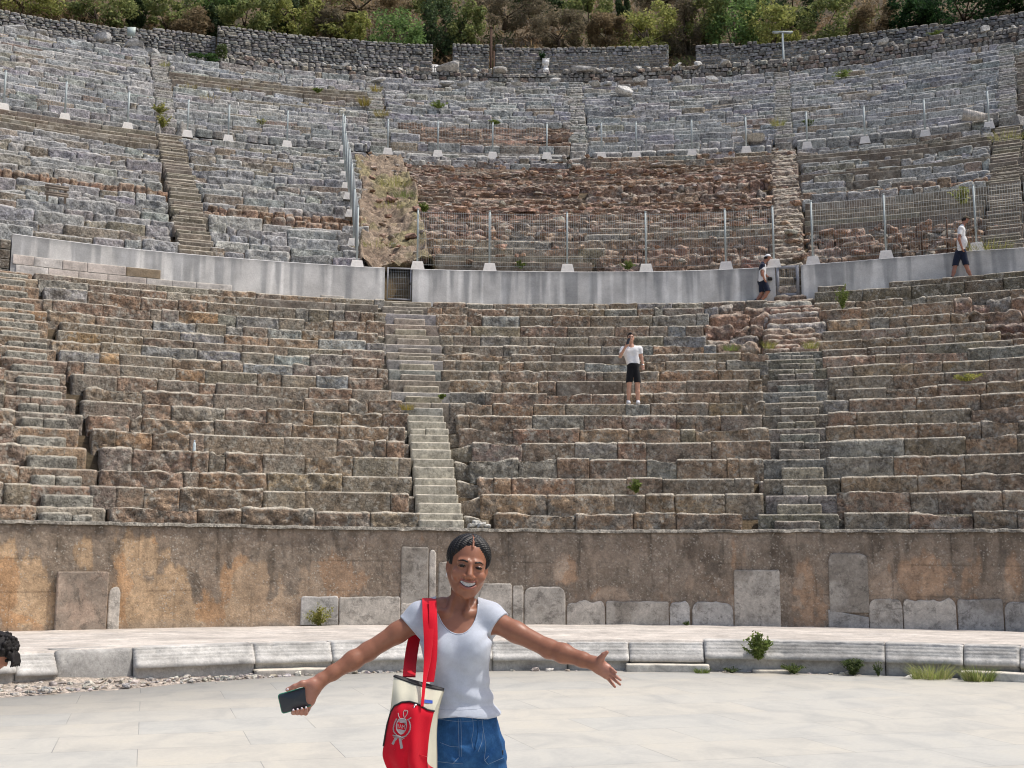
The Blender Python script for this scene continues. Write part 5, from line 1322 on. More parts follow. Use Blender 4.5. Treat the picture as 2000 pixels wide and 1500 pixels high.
def denim_mat():
    m, nt, b = _mat('denim'); g = NT(nt); v = g.coord()
    w = g.noise(v, 14, 5, .7)
    c = g.ramp(w, [(.28, (.012, .05, .135)), (.52, (.022, .088, .225)), (.75, (.05, .15, .33))])
    c = g.mix(.7, c, g.ramp(g.noise(g.coord((1, 1, .12)), 420, 3, .8), [(.3, .7), (.7, 1.35)]), 'MULTIPLY')
    g.link(c, b.inputs['Base Color']); b.inputs['Roughness'].default_value = .85; b.inputs['Specular IOR Level'].default_value = .2
    g.link(g.bump(g.noise(v, 500, 3), .0006), b.inputs['Normal']); return m
M['skin'] = skin_mat('skin'); M['tee'] = cloth_mat('heather_grey_cotton', (.47, .505, .575), heather=.08); M['denim'] = denim_mat()
M['hair'] = simple('black_hair', (.007, .0065, .007), .42, spec=.3, bump=.001, bscale=350)
M['hair_soft'] = simple('dark_curly_hair', (.010, .008, .008), .6, spec=.3, bump=.003, bscale=200)
M['red_cloth'] = cloth_mat('red_canvas', (.58, .006, .022), amp=.06, weave=700, nscale=9); M['cream'] = cloth_mat('cream_canvas', (.60, .575, .46), amp=.05, weave=600, nscale=12)
M['black'] = simple('black_tape', (.012, .012, .014), .6); M['silver_print'] = simple('grey_print', (.36, .31, .315), .7, nscale=60, namp=.12)
M['teeth'] = simple('teeth', (.82, .80, .76), .25); M['eye'] = simple('eye', (.5, .46, .43), .2); M['iris'] = simple('iris', (.012, .008, .006), .15)
M['stitch'] = simple('pale_stitching', (.20, .28, .38), .8); M['nail'] = simple('pale_nail_polish', (.72, .62, .66), .25)
M['glass_black'] = simple('dark_phone_glass', (.030, .036, .044), .28, spec=.5); M['green_case'] = simple('green_rubber', (.02, .20, .12), .45)
M['silver'] = simple('silver', (.8, .8, .82), .2, 1.0); M['blue_tag'] = simple('blue_print', (.01, .07, .42), .6); M['red_dark'] = M['red_cloth']
M['white_cloth'] = cloth_mat('white_cotton', (.76, .77, .79)); M['navy'] = cloth_mat('navy_cotton', (.016, .022, .045)); M['black_cloth'] = cloth_mat('black_cotton', (.010, .011, .014))
M['white_shoe'] = simple('white_trainer', (.72, .73, .75), .6); M['dark_shoe'] = simple('dark_trainer', (.03, .03, .04), .7); M['khaki'] = cloth_mat('dark_khaki_cotton', (.10, .085, .06))
SKIN = np.array((.285, .122, .072)); SKIN_P = np.array((.44, .215, .16)); SKIN_L = np.array((.52, .30, .215))
# ------------------------------------------------------------------ the woman
WY = 4.83
def W(x, y, d=0.): return at_y(x, y, WY+d)
def zW(y): return W(900, y)[2]
def xW(x, y=1300): return W(x, y)[0]
BASE = np.array([xW(905), WY, 0.0])
HC = W(914.5, 1103.5, -.01)
_t, _y, _p = R_(8.5), R_(9), R_(2)
def rot3():
    Rz = np.array(Matrix.Rotation(_y, 3, 'Z')); Ry = np.array(Matrix.Rotation(_t, 3, 'Y')); Rx = np.array(Matrix.Rotation(-_p, 3, 'X'))
    return Ry@Rz@Rx
HR = rot3()                                   # columns: head x (image right), y (back), z (up)
def H(x, y, z): return HC+HR@np.array([x, y, z])
HA = HR.T                                     # rows are the head axes
SHL, ELL, WRL = W(822, 1207, .0), W(719, 1272, -.03), W(626, 1329, -.10)
SHR, ELR, WRR = W(957, 1209, .0), W(1072, 1267, -.10), W(1161, 1296, -.20)
def torso(F, g=0., legs=True):
    c = lambda x, y: xW(x, y)
    secs = [(zW(1500), c(907, 1500), WY+.012, .13+g, .085+g), (zW(1450), c(907, 1450), WY+.012, .134+g, .094+g), (zW(1415), c(905, 1415), WY+.008, .130+g, .104+g), (zW(1375), c(902, 1375), WY, .114+g, .088+g), (zW(1338), c(898, 1338), WY-.004, .107+g, .082+g),
            (zW(1300), c(893, 1300), WY-.004, .118+g, .09+g), (zW(1268), c(891, 1268), WY, .130+g, .098+g), (zW(1238), c(890, 1238), WY+.004, .138+g, .094+g), (zW(1212), c(889, 1212), WY+.008, .135+g, .076+g), (zW(1193), c(889, 1193), WY+.012, .100+g, .058+g)]
    F.loft(secs, .03, 2.25)
    for x in (861, 924): F.ell(W(x, 1267, -.070), (.052+g, .050+g, .054+g), .045)
    for s, x in ((SHL, 862), (SHR, 918)): F.cone(W(x, 1184, .012), s+np.array([0, .006, .012]), .036+g, .045+g, .04)
def arm(F, S, E, Wr, g=0., upto=1.0):
    m1 = S+(E-S)*.45
    F.cone(S, m1, .045+g, .0400+g, .03)
    F.cone(m1, E, .0400+g, .0345+g, .02)
    if upto >= 1:
        m2 = E+(Wr-E)*.32
        F.cone(E, m2, .0345, .0360, .02); F.cone(m2, E+(Wr-E)*.75, .0360, .0268, .02); F.cone(E+(Wr-E)*.75, Wr, .0268, .0232, .02); F.ell(E+np.array([0, .012, -.012]), (.022, .022, .022), .02)
def head(F):
    F.ell(H(0, .018, .036), (.0735, .094, .080), .02, ax=HA)
    F.ell(H(0, -.014, -.035), (.0665, .074, .088), .03, ax=HA)
    for s in (-1, 1):
        F.cone(H(s*.054, .012, -.050), H(s*.026, -.050, -.108), .019, .016, .03)
        F.ell(H(s*.044, -.060, -.042), (.026, .024, .023), .020, ax=HA)
        F.cone(H(s*.016, -.083, .011), H(s*.046, -.068, .010), .007, .006, .018)
    F.cone(H(0, -.050, -.100), H(0, -.066, -.119), .026, .017, .025)
    F.ell(H(0, -.070, -.078), (.036, .022, .026), .02, ax=HA)
    # nose
    F.cone(H(0, -.082, .002), H(0, -.104, -.044), .0075, .0130, .012)
    Pp = [H(0, -.072, .070), H(0, -.058, .092), H(0, -.035, .109), H(0, .0, .1185), H(0, .04, .1185)]
    for a, b in zip(Pp[:-1], Pp[1:]): F.cone(a, b, .0042, .0042, .004)
    for s in (-1, 1): F.ell(H(s*.0160, -.092, -.050), (.0105, .012, .0090), .007, ax=HA)
    # eye sockets, lids
    for s in (-1, 1):
        F.ell(H(s*.0335, -.099, -.007), (.021, .014, .0120), .014, sub=True, ax=HA)
        F.ell(H(s*.0335, -.0735, -.011), (.0165, .0150, .0125), .006, ax=HA)
    # lips round an open smile
    for z0, r in ((-.0690, .0062), (-.0915, .0066)):
        P = [H(x, -.0895+5.5*x*x*(1.4 if abs(x) > .02 else 1), z0+(7.5 if z0 > -.08 else 13)*x*x) for x in np.linspace(-.030, .030, 9)]
        for a, b in zip(P[:-1], P[1:]): F.cone(a, b, r, r, .006)
    for s in (-1, 1): F.cone(H(s*.020, -.094, -.052), H(s*.041, -.075, -.080), .0022, .0022, .009, sub=True)
    def mouth(X, Y, Z):
        d = (X-HC[0], Y-HC[1], Z-HC[2]); q = [d[0]*HA[i][0]+d[1]*HA[i][1]+d[2]*HA[i][2] for i in range(3)]
        zc = -.0795+9.5*q[0]**2; return (np.sqrt((q[0]/.0340)**2+((q[2]-zc)/.0098)**2+((q[1]+.083)/.026)**2)-1)*.009
    F._op('sub', H(0, -.08, -.08)-.045, H(0, -.08, -.08)+.045, mouth, .003)
    for s in (-1, 1):
        def lid(X, Y, Z, s=s):
            d = (X-HC[0], Y-HC[1], Z-HC[2]); q = [d[0]*HA[i][0]+d[1]*HA[i][1]+d[2]*HA[i][2] for i in range(3)]
            x = q[0]-s*.0335; zc = -.0105-14*x*x+s*0*x; return (np.sqrt((x/.0160)**2+((q[2]-zc)/.0040)**2+((q[1]+.094)/.018)**2)-1)*.0045
        F._op('sub', H(s*.0335, -.09, -.01)-.03, H(s*.0335, -.09, -.01)+.03, lid, .0015)
    # ears
    for s in (-1, 1):
        a2 = HA@np.array(Matrix.Rotation(s*R_(18), 3, 'Z'))
        F.ell(H(s*.076, .014, -.014), (.010, .019, .031), .008, ax=a2); F.ell(H(s*.085, .010, -.010), (.008, .011, .018), .004, sub=True, ax=a2)
    # neck
    F.cone(H(0, .030, -.060), W(894, 1188, .022), .0365, .044, .02); F.cone(H(0, .018, -.085), W(896, 1190, .004), .029, .038, .02)
    for s, x in ((-1, 876), (1, 911)): F.cone(H(s*.030, .03, -.08), W(x, 1197, -.055), .009, .009, .02)   # neck tendons
    for x in (868, 916): F.cone(W(x, 1199, -.052), W(x+(-34 if x < 890 else 32), 1192, -.02), .010, .010, .025)  # collar bones
def hand_phone(F):
    d0 = WRL[1]-WY
    F.cone(WRL, W(614, 1343, d0-.010), .0245, .027, .02)
    F.cone(W(614, 1341, d0-.012), W(606, 1369, d0-.010), .023, .020, .02); F.cone(W(609, 1337, d0-.018), W(603, 1360, d0-.006), .018, .018, .02)
    F.chain([W(608, 1335, d0-.022), W(590, 1335, d0-.036), W(575, 1341, d0-.040), W(561, 1347, d0-.040)], [.016, .0115, .0095, .0075], .006, .014)
    for i in range(4):
        F.chain([W(608-2*i, 1366+3*i, d0-.004), W(601-7*i, 1385+2*i, d0+.004-.002*i), W(597-8*i, 1393-.4*i, d0-.026), W(598-8.2*i, 1384+1.6*i, d0-.047)], [.0120, .0098, .0088, .0065 if i < 3 else .006], .004, .010)
PH_C = None
def hand_open(F):
    d0 = WRR[1]-WY
    F.cone(WRR, W(1172, 1301, d0-.01), .0245, .024, .02)
    # palm: fan of short cones seen from its inner side
    kn = [(1187, 1303, -.015), (1187.5, 1309, -.022), (1186, 1315, -.020), (1183.5, 1320, -.012)]
    for i, (x, y, d) in enumerate(kn): F.cone(W(1170, 1298+i*3, d0-.004), W(x, y, d0+d), .0175, .0125, .014)
    tips = [((1195, 1307, -.035), (1203, 1313.5, -.048)), ((1199, 1318, -.040), (1212, 1328, -.055)), ((1197.5, 1325, -.032), (1211, 1337, -.044)), ((1192, 1330, -.016), (1201, 1341.5, -.026))]
    for i, ((x, y, d), (m, t)) in enumerate(zip(kn, tips)):
        F.chain([W(x, y, d0+d), W(m[0], m[1], d0+m[2]), W((m[0]+t[0])/2, (m[1]+t[1])/2, d0+(m[2]+t[2])/2-.002), W(t[0], t[1], d0+t[2])], [.0086, .0070, .0062, .0048], .001, .003)
    F.chain([W(1168, 1296, d0-.012), W(1174, 1286, d0-.028), W(1179, 1279, d0-.036), W(1185.5, 1274, d0-.040)], [.0175, .0125, .0095, .0070], .006, .014)
def ribbon(mb, pts, width, wdir, col=None, th=.0025):
    pts = np.asarray(pts, float); n = len(pts); t = np.linspace(0, 1, n); tt = np.linspace(0, 1, n*6)
    # smooth interpolation
    P = np.stack([np.interp(tt, t, pts[:, i]) for i in range(3)], 1)
    for _ in range(6): P[1:-1] = (P[:-2]+2*P[1:-1]+P[2:])/4
    w = np.interp(tt, t, np.broadcast_to(width, (n,))); wd = np.stack([np.interp(tt, t, np.asarray(wdir, float)[:, i]) for i in range(3)], 1) if np.ndim(wdir) == 2 else np.tile(np.asarray(wdir, float), (len(tt), 1))
    wd /= np.linalg.norm(wd, axis=1, keepdims=True); T = np.gradient(P, axis=0); N = np.cross(T, wd); N /= np.linalg.norm(N, axis=1, keepdims=True)+1e-9
    G = np.stack([P-wd*w[:, None]/2+N*th, P+wd*w[:, None]/2+N*th, P+wd*w[:, None]/2-N*th, P-wd*w[:, None]/2-N*th, P-wd*w[:, None]/2+N*th], 1)
    mb.grid(G, col)
def bvh_of(V, Q): return BVHTree.FromPolygons([tuple(v) for v in V], [tuple(q) for q in Q])
def on_surf(bvh, px, py, off=.0015):
    d = Vector(ray(px, py)).normalized(); h = bvh.ray_cast(Vector((0, 0, CAMH)), d)
    if h[0] is None: return None
    return np.array(h[0])-np.array(d)*off
def surf_line(mb, bvh, pts, r, off=.001, step=4, k=5):
    P = []
    for (x0, y0), (x1, y1) in zip(pts[:-1], pts[1:]):
        n = max(2, int(math.hypot(x1-x0, y1-y0)/step))
        for t in np.linspace(0, 1, n, endpoint=False): P.append((x0+(x1-x0)*t, y0+(y1-y0)*t))
    P.append(pts[-1]); Q = [on_surf(bvh, x, y, off) for x, y in P]; Q = [q for q in Q if q is not None]
    if len(Q) > 1: mb.tube(Q, r, k)
def build_woman():
    e = empty('person', BASE, 'smiling woman with braided hair in grey tee and denim shorts, arms spread wide', 'person')
    # --- body
    F = Field(); torso(F, 0.)
    arm(F, SHL, ELL, WRL); arm(F, SHR, ELR, WRR)
    for x, kx, ax_ in ((872, 872, 874), (943, 944, 944)):
        F.cone(W(x, 1470, .012), np.array([xW(kx, 1500), WY+.01, .46]), .072, .052, .03); F.cone(np.array([xW(kx, 1500), WY+.01, .46]), np.array([xW(ax_, 1500), WY+.03, .09]), .050, .032, .02)
    hand_phone(F); hand_open(F); head(F)
    parts = []
    zc = zW(1440)
    parts.append(F.mesh((xW(560, 1370)-.06, WY-.40, zc), (xW(1225, 1320)+.03, WY+.16, HC[2]+.14), .0027))
    parts.append(F.mesh((xW(820), WY-.2, .05), (xW(1000), WY+.2, zc+.004), .006))
    V, Q = join(parts)
    C = np.tile(SKIN, (len(V), 1)); L = (V-HC)@HR
    lipd = np.minimum(np.hypot(L[:, 2]+.0690-7.5*L[:, 0]**2, 0*L[:, 0]), np.abs(L[:, 2]+.0915-13*L[:, 0]**2))
    lip = sstep(.0075, .003, lipd)*(np.abs(L[:, 0]) < .034)*(L[:, 1] < -.06)*(L[:, 2] < -.055)*(L[:, 2] > -.11)
    C = C*(1-lip[:, None])+np.array((.27, .10, .08))*lip[:, None]
    ins = ((np.abs(L[:, 0]) < .028)*(L[:, 1] > -.083)*(L[:, 1] < -.04)*(np.abs(L[:, 2]+.078) < .014))[:, None]; C = np.where(ins, np.array((.10, .03, .03)), C)
    # palms are pinker than the rest of the skin
    for Wr, q in ((WRL, -1), (WRR, 1)):
        dd = (V[:, 0]-Wr[0])*q; pm = sstep(-.02, .04, dd)*.6; C = C*(1-pm[:, None])+SKIN_P*pm[:, None]
    body = mesh_obj('body', V, Q, M['skin'], e, C); bv = bvh_of(V, Q)
    # --- eyes, lashes, brows, teeth
    for s in (-1, 1):
        mb = MB(); n = 16; th = np.linspace(0, np.pi, 9); ph = np.linspace(0, 2*np.pi, n, endpoint=False)
        P = np.stack([np.stack([np.sin(t)*np.cos(ph), -np.cos(t)+0*ph, np.sin(t)*np.sin(ph)], 1) for t in th], 1)*.0128
        P = P@HR.T+H(s*.0335, -.0725, -.0112); cc = np.where((th < 1.0)[None, :, None], np.array((.02, .012, .008)), np.array((.62, .58, .55)))*np.ones((n, 9, 1)); mb.grid(P, cc, closeu=True)
        o = mb.build('eye', skinless_eye(), e)
    mb = MB()
    for s in (-1, 1):
        P = [H(s*.0335+x, -.0895+7*x*x*4+(.004 if abs(x) > .012 else 0), -.0060-15*x*x) for x in np.linspace(-.0155, .0155, 9)]
        mb.tube(P, [.001, .0022, .0027, .003, .003, .003, .0027, .0022, .001], 5)
    mb.build('eyelashes', M['iris'], e)
    mb = MB()
    for s in (-1, 1):
        P = []
        for x, z in ((.014, .0085), (.022, .0115), (.032, .0135), (.042, .0125), (.052, .0070)):
            p = H(s*x, -.13, z); dirv = HR@np.array([0, 1, 0]); h = bv.ray_cast(Vector(p), Vector(dirv)); P.append(np.array(h[0])-dirv*.0002 if h[0] is not None else p)
        mb.tube(P, [.0030, .0040, .0038, .0028, .0012], 6)
    mb.build('eyebrows', M['hair'], e)
    mb = MB(); u = np.linspace(-.0300, .0300, 45); G = np.zeros((45, 5, 3))
    for j, v in enumerate(np.linspace(0, 1, 5)):
        for i, x in enumerate(u): G[i, j] = H(x, -.0835+9*x*x+.0012*abs(math.sin(x/.0068*math.pi)) * (1 if v < .9 else 0)-.001*math.sin(v*3.1), -.0712+8.5*x*x-v*(.0150-6.5*x*x)+.0008*abs(math.cos(x/.0068*math.pi))*v)
    mb.grid(G); mb.build('teeth', M['teeth'], e, color=False)
    # --- hair: cornrows from a centre parting, gathered low at the back
    Fh = Field(); Fh.ell(H(0, .022, .036), (.0875, .1030, .0885), .02, ax=HA); Fh.cone(H(0, .085, .0), H(-.012, .088, -.07), .05, .035, .04)
    def loc(X, Y, Z):
        d = (X-HC[0], Y-HC[1], Z-HC[2]); return [d[0]*HA[i][0]+d[1]*HA[i][1]+d[2]*HA[i][2] for i in range(3)]
    def ridges(X, Y, Z):
        x, y, z = loc(X, Y, Z); ax_ = np.abs(x)
        s = y*.85+.35*ax_-.25*z                         # rows sweep outward and back from the parting
        hl = z-np.where(y < -.02, .066-6.5*x*x-38*np.abs(x)**3, -.03); am = np.where(y < .03, sstep(.004, .024, hl), 1); return -.0075*am*(np.sqrt(np.abs(np.sin(np.pi*s/.0195)))-.45)-.0007*np.sin(2*np.pi*(z-.6*ax_+.3*y)/.011)+.0085*(1-sstep(-.002, .040, hl))*(y < .03)
    Fh.warp(ridges)
    def hairline(X, Y, Z):
        x, y, z = loc(X, Y, Z)
        front = .066-6.5*x*x-38*np.abs(x)**3           # height of the hairline across the forehead
        side = -.028
        lim = np.where(y < -.030, front, np.where(y < .022, np.maximum(side, front-(y+.030)*2.4), -.075))
        lim = np.where((np.abs(x) > .055) & (y < .0) & (y > -.05), np.maximum(lim, -.030), lim)
        return (lim-z)*.8
    Fh.cut(hairline)
    def parting(X, Y, Z):
        x, y, z = loc(X, Y, Z); w = .0018+.0003*np.sin(y*300); return np.where((y < .05) & (z > .02), w-np.abs(x+.10*(y+.06)*.3), -1)
    Fh.cut(parting)
    V2, Q2 = Fh.mesh(HC-.135, HC+.135, .0017); mesh_obj('hair', V2, Q2, M['hair'], e)
    mb = MB(); rng = np.random.default_rng(2)
    for k in range(7):
        a = H(rng.uniform(-.035, .02), .105, -.055); P = [a, a+np.array([-.012, .010, -.05]), a+np.array([-.020+rng.normal(0, .006), .012, -.10]), a+np.array([-.022+rng.normal(0, .01), .014, -.16])]; mb.tube(P, [.010, .009, .008, .004], 7)
    mb.build('ponytail', M['hair'], e, color=False)
    mb = MB(); an = np.linspace(0, 2*np.pi, 20); mb.tube([H(-.0805, .004+.0075*math.cos(a), -.053+.0085*math.sin(a)) for a in an], .0014, 6); mb.build('earring', M['silver'], e, color=False)
    # finger nails
    mb = MB(); d0 = WRL[1]-WY
    for i in range(4): mb.tube([W(598-8.2*i, 1383.5+1.6*i, d0-.0515), W(597.2-8.2*i, 1380.0+1.6*i, d0-.0525)], [.0042, .0030], 6)
    mb.tube([W(564, 1345.6, d0-.046), W(558.5, 1347.6, d0-.043)], [.005, .0032], 6)
    mb.build('nails', M['nail'], e, color=False)
    # --- tee shirt
    F = Field(); torso(F, .0095); up = {}
    for S, E in ((SHL, ELL), (SHR, ELR)): arm(F, S, E, E, .0105, .5)
    def folds(X, Y, Z):
        fz = np.exp(-((Z-zW(1352))/.050)**2); fu = np.exp(-((Z-zW(1245))/.05)**2)
        a = (Z-zW(1350))*1.0+.18*(X-xW(900))
        f = -.0085*fz*(.5+.5*np.sin(a/.0115+2.2*np.sin((X-xW(890))*16)))*np.clip(.6+(X-xW(880))*4, .2, 1)
        b = (Z-zW(1300))+.85*(X-xW(900)); f += -.0065*np.exp(-((Z-zW(1305))/.05)**2)*(.5+.5*np.sin(b/.017))*np.exp(-((X-xW(905))/.09)**2)
        c_ = (Z-zW(1230))-.9*np.abs(X-xW(890)); f += -.0060*fu*(.5+.5*np.sin(c_/.010))*np.clip((np.abs(X-xW(890))-.07)*14, 0, 1)
        n = fbm(np.stack([X.ravel()*9, Y.ravel()*9, Z.ravel()*14], 1), 2).reshape(X.shape)
        return f+.0040*n-.021*sstep(zW(1368), zW(1394), Z)
    F.warp(folds)
    def hem(X, Y, Z): return zW(1390)+.012*np.clip((Y-WY)/.1, -1, 1)+.20*np.clip(X-xW(915), 0, 1)*0-.05*(X-xW(915))*0-.0-Z+.010*np.sin((X-xW(870))*25)*.5
    F.cut(hem)
    for S, E, cutp in ((SHL, ELL, .095), (SHR, ELR, .075)):
        dv = (E-S)/np.linalg.norm(E-S); tl = np.array([0, 0, -.35]); dv2 = dv+tl*0
        def slv(X, Y, Z, S=S, dv=dv2, cp=cutp):
            a = (X-S[0])*dv[0]+(Y-S[1])*dv[1]+(Z-S[2])*dv[2]; per = np.sqrt(np.maximum(0, (X-S[0])**2+(Y-S[1])**2+(Z-S[2])**2-a*a))
            return np.minimum(a-.22*(Z-S[2]-a*dv[2])-cp*.62, .084-per)
        F.cut(slv)
    def neck(X, Y, Z):
        dz = (zW(1172)-Z); xc = xW(891)+.10*np.clip(dz, 0, .2); a = np.where(Y < WY+.012, .128, .045)
        q = np.sqrt(((X-xc)/.084)**2+(np.maximum(dz, 0)/a)**2)
        return np.where(Z > zW(1172), .084-np.abs(X-xc), (1-q)*.07)
    F.cut(neck)
    V3, Q3 = F.mesh((xW(760), WY-.2, zW(1400)), (xW(1010), WY+.18, zW(1160)), .0036)
    tee = mesh_obj('t_shirt', V3, Q3, M['tee'], e); bt = bvh_of(V3, Q3)
    mb = MB()
    surf_line(mb, bt, [(842, 1383.5), (870, 1386), (900, 1386.5), (930, 1385), (960, 1380)], .0010, .0003)
    P = []
    for t in np.linspace(-1.45, 1.45, 60):
        dz = .1295*math.cos(t); x = xW(891)+.10*max(0, dz)+.0855*math.sin(t); h_ = bt.ray_cast(Vector((x, WY-.6, zW(1172)-dz)), Vector((0, 1, 0)))
        if h_[0] is not None and h_[0][1] < WY+.03: P.append(np.array(h_[0]))
    if len(P) > 4: mb.tube(P, .0028, 6)
    mb.build('neck_binding', M['tee'], tee, color=False)
    # --- denim shorts
    F = Field(); c = lambda x: xW(x, 1440)
    F.loft([(zW(1478), c(907), WY+.014, .158, .128), (zW(1450), c(907), WY+.012, .154, .124), (zW(1418), c(905), WY+.008, .140, .112), (zW(1378), c(903), WY, .122, .097)], .02, 2.4)
    for x0, x1 in ((873, 867), (943, 949)): F.cone(W(x0, 1462, .012), W(x1, 1512, .012), .082, .088, .03, sq=.85)
    def dfold(X, Y, Z):
        n = fbm(np.stack([X.ravel()*10, Y.ravel()*10, Z.ravel()*16], 1), 3).reshape(X.shape)
        s = .009*np.sin(((Z-zW(1455))*1.0-.9*np.abs(X-c(921)))/.014)*np.exp(-((Z-zW(1462))/.05)**2)*np.exp(-((np.abs(X-c(921))-.04)/.05)**2)
        return .007*n+s
    F.warp(dfold)
    F.cut(lambda X, Y, Z: zW(1507)-.006*np.clip((c(965)-X)/.12, -1, 1)-Z); F.cut(lambda X, Y, Z: Z-zW(1374))
    F.cone(W(909, 1476, -.2), W(908, 1530, -.2), .003, .012, .01, sub=True)
    V4, Q4 = F.mesh((xW(815), WY-.2, zW(1512)), (xW(1000), WY+.2, zW(1370)), .0038)
    sh = mesh_obj('denim_shorts', V4, Q4, M['denim'], e); bs = bvh_of(V4, Q4)
    mb = MB(); L_ = lambda pts, r=.0009: surf_line(mb, bs, pts, r, .0003, 3)
    for dx in (0, 5): L_([(895+dx, 1404), (896+dx, 1440), (897+dx*.8, 1478)], .0007)
    L_([(923, 1400), (925, 1425), (921, 1445), (924, 1462)], .0007); L_([(941, 1400), (944, 1425), (941, 1450), (934, 1468)])
    L_([(943, 1420), (949, 1455), (946, 1484), (953, 1493)]); L_([(953, 1493), (983, 1480)]); L_([(852, 1487), (885, 1491), (904, 1492)])
    L_([(884, 1492), (896, 1480)], .0012); L_([(946, 1486), (955, 1476)], .0012); L_([(856, 1404), (874, 1407), (900, 1410), (945, 1406), (966, 1398)], .0006); L_([(859, 1450), (880, 1458), (897, 1459)], .0007)
    mb.build('stitching', M['stitch'], sh, color=False)
    mb = MB()
    surf_line(mb, bs, [(882, 1394), (900, 1397), (940, 1394), (966, 1386)], .0032, -.001)
    mb.build('waistband_edge', M['denim'], sh, color=False)
    for x, y in ((894, 1392), (947, 1389)):
        P = [on_surf(bs, x, y+t, .004) for t in (-2, 2, 6, 11)]
        if all(p is not None for p in P): mb = MB(); ribbon(mb, P, .0095, (1, 0, 0), None, .0016); mb.build('belt_loop', M['denim'], sh, color=False)
    mb = MB(); surf_line(mb, bs, [(933, 1402), (935, 1425), (932, 1448), (928, 1463)], .0042, .0005); mb.build('fly_flap', M['denim'], sh, color=False)
    mb = MB(); p = on_surf(bs, 981.5, 1470, .001)
    if p is not None: mb.box(p, (.007, .004, .018)); mb.build('hem_tag', M['black'], sh, color=False)
    # --- shoes
    for ax_ in (874, 944):
        F = Field(); x = xW(ax_, 1500); F.cone((x, WY+.05, .045), (x, WY-.12, .032), .044, .036, .03); F.cone((x, WY+.035, .09), (x, WY+.02, .06), .045, .05, .03); F.cut(lambda X, Y, Z: .002-Z)
        V5, Q5 = F.mesh((x-.08, WY-.2, -.01), (x+.08, WY+.13, .14), .006); mesh_obj('shoe', V5, Q5, M['white_shoe'], e)
    return e, bt
def skinless_eye():
    if 'eye_white' in M: return M['eye_white']
    m, nt, b = _mat('eye_white'); g = NT(nt); g.link(g.attr(), b.inputs['Base Color']); b.inputs['Roughness'].default_value = .2; M['eye_white'] = m; return m
woman, TEE_BVH = build_woman()
def build_phone():
    d0 = WRL[1]-WY-.030
    a, b, c_, d = W(541.5, 1357.5, d0), W(600, 1341, d0+.010), W(609.5, 1377.5, d0+.010), W(553, 1393, d0)
    ctr = (a+b+c_+d)/4; ux = ((b-a)+(c_-d)); ux /= np.linalg.norm(ux); uz = ((a-d)+(b-c_)); uz -= ux*(uz@ux); uz /= np.linalg.norm(uz); uy = np.cross(uz, ux)
    L = np.linalg.norm(((b-a)+(c_-d))/2)/2; Hh = np.linalg.norm(((a-d)+(b-c_))/2)/2
    e = empty('mobile_phone', ctr, 'black phone in a green case held in the woman hand', 'phone')
    def slab_(L, Hh, r, y0, y1, bev):
        pts = []
        for cx, cz, t0 in ((L-r, Hh-r, 0), (-L+r, Hh-r, 90), (-L+r, -Hh+r, 180), (L-r, -Hh+r, 270)):
            for t in np.radians(np.linspace(t0, t0+90, 7)): pts.append((cx+r*math.cos(t), cz+r*math.sin(t)))
        pts = np.array(pts); rings = []
        for y, s in ((y0, .02), (y0, 1-bev/L), (y0+bev*.6, 1), (y1-bev*.6, 1), (y1, 1-bev/L), (y1, .02)): rings.append(ctr+pts[:, :1]*s*ux+pts[:, 1:]*s*uz+y*uy)
        return np.stack(rings, 1)
    mb = MB(); mb.grid(slab_(L+.002, Hh+.002, .011, -.004, .010, .003), closeu=True); mb.build('case', M['green_case'], e, color=False)
    mb = MB(); mb.grid(slab_(L-.001, Hh-.001, .010, -.0065, -.0035, .001), closeu=True); mb.build('screen', M['glass_black'], e, color=False, smooth=False)
    mb = MB(); P0 = ctr+ux*(L+.001); mb.box(P0+uz*.012-uy*.002, (.006, .012, .02), np.stack([ux, uy, uz])); mb.build('button', M['green_case'], e, color=False)
build_phone()
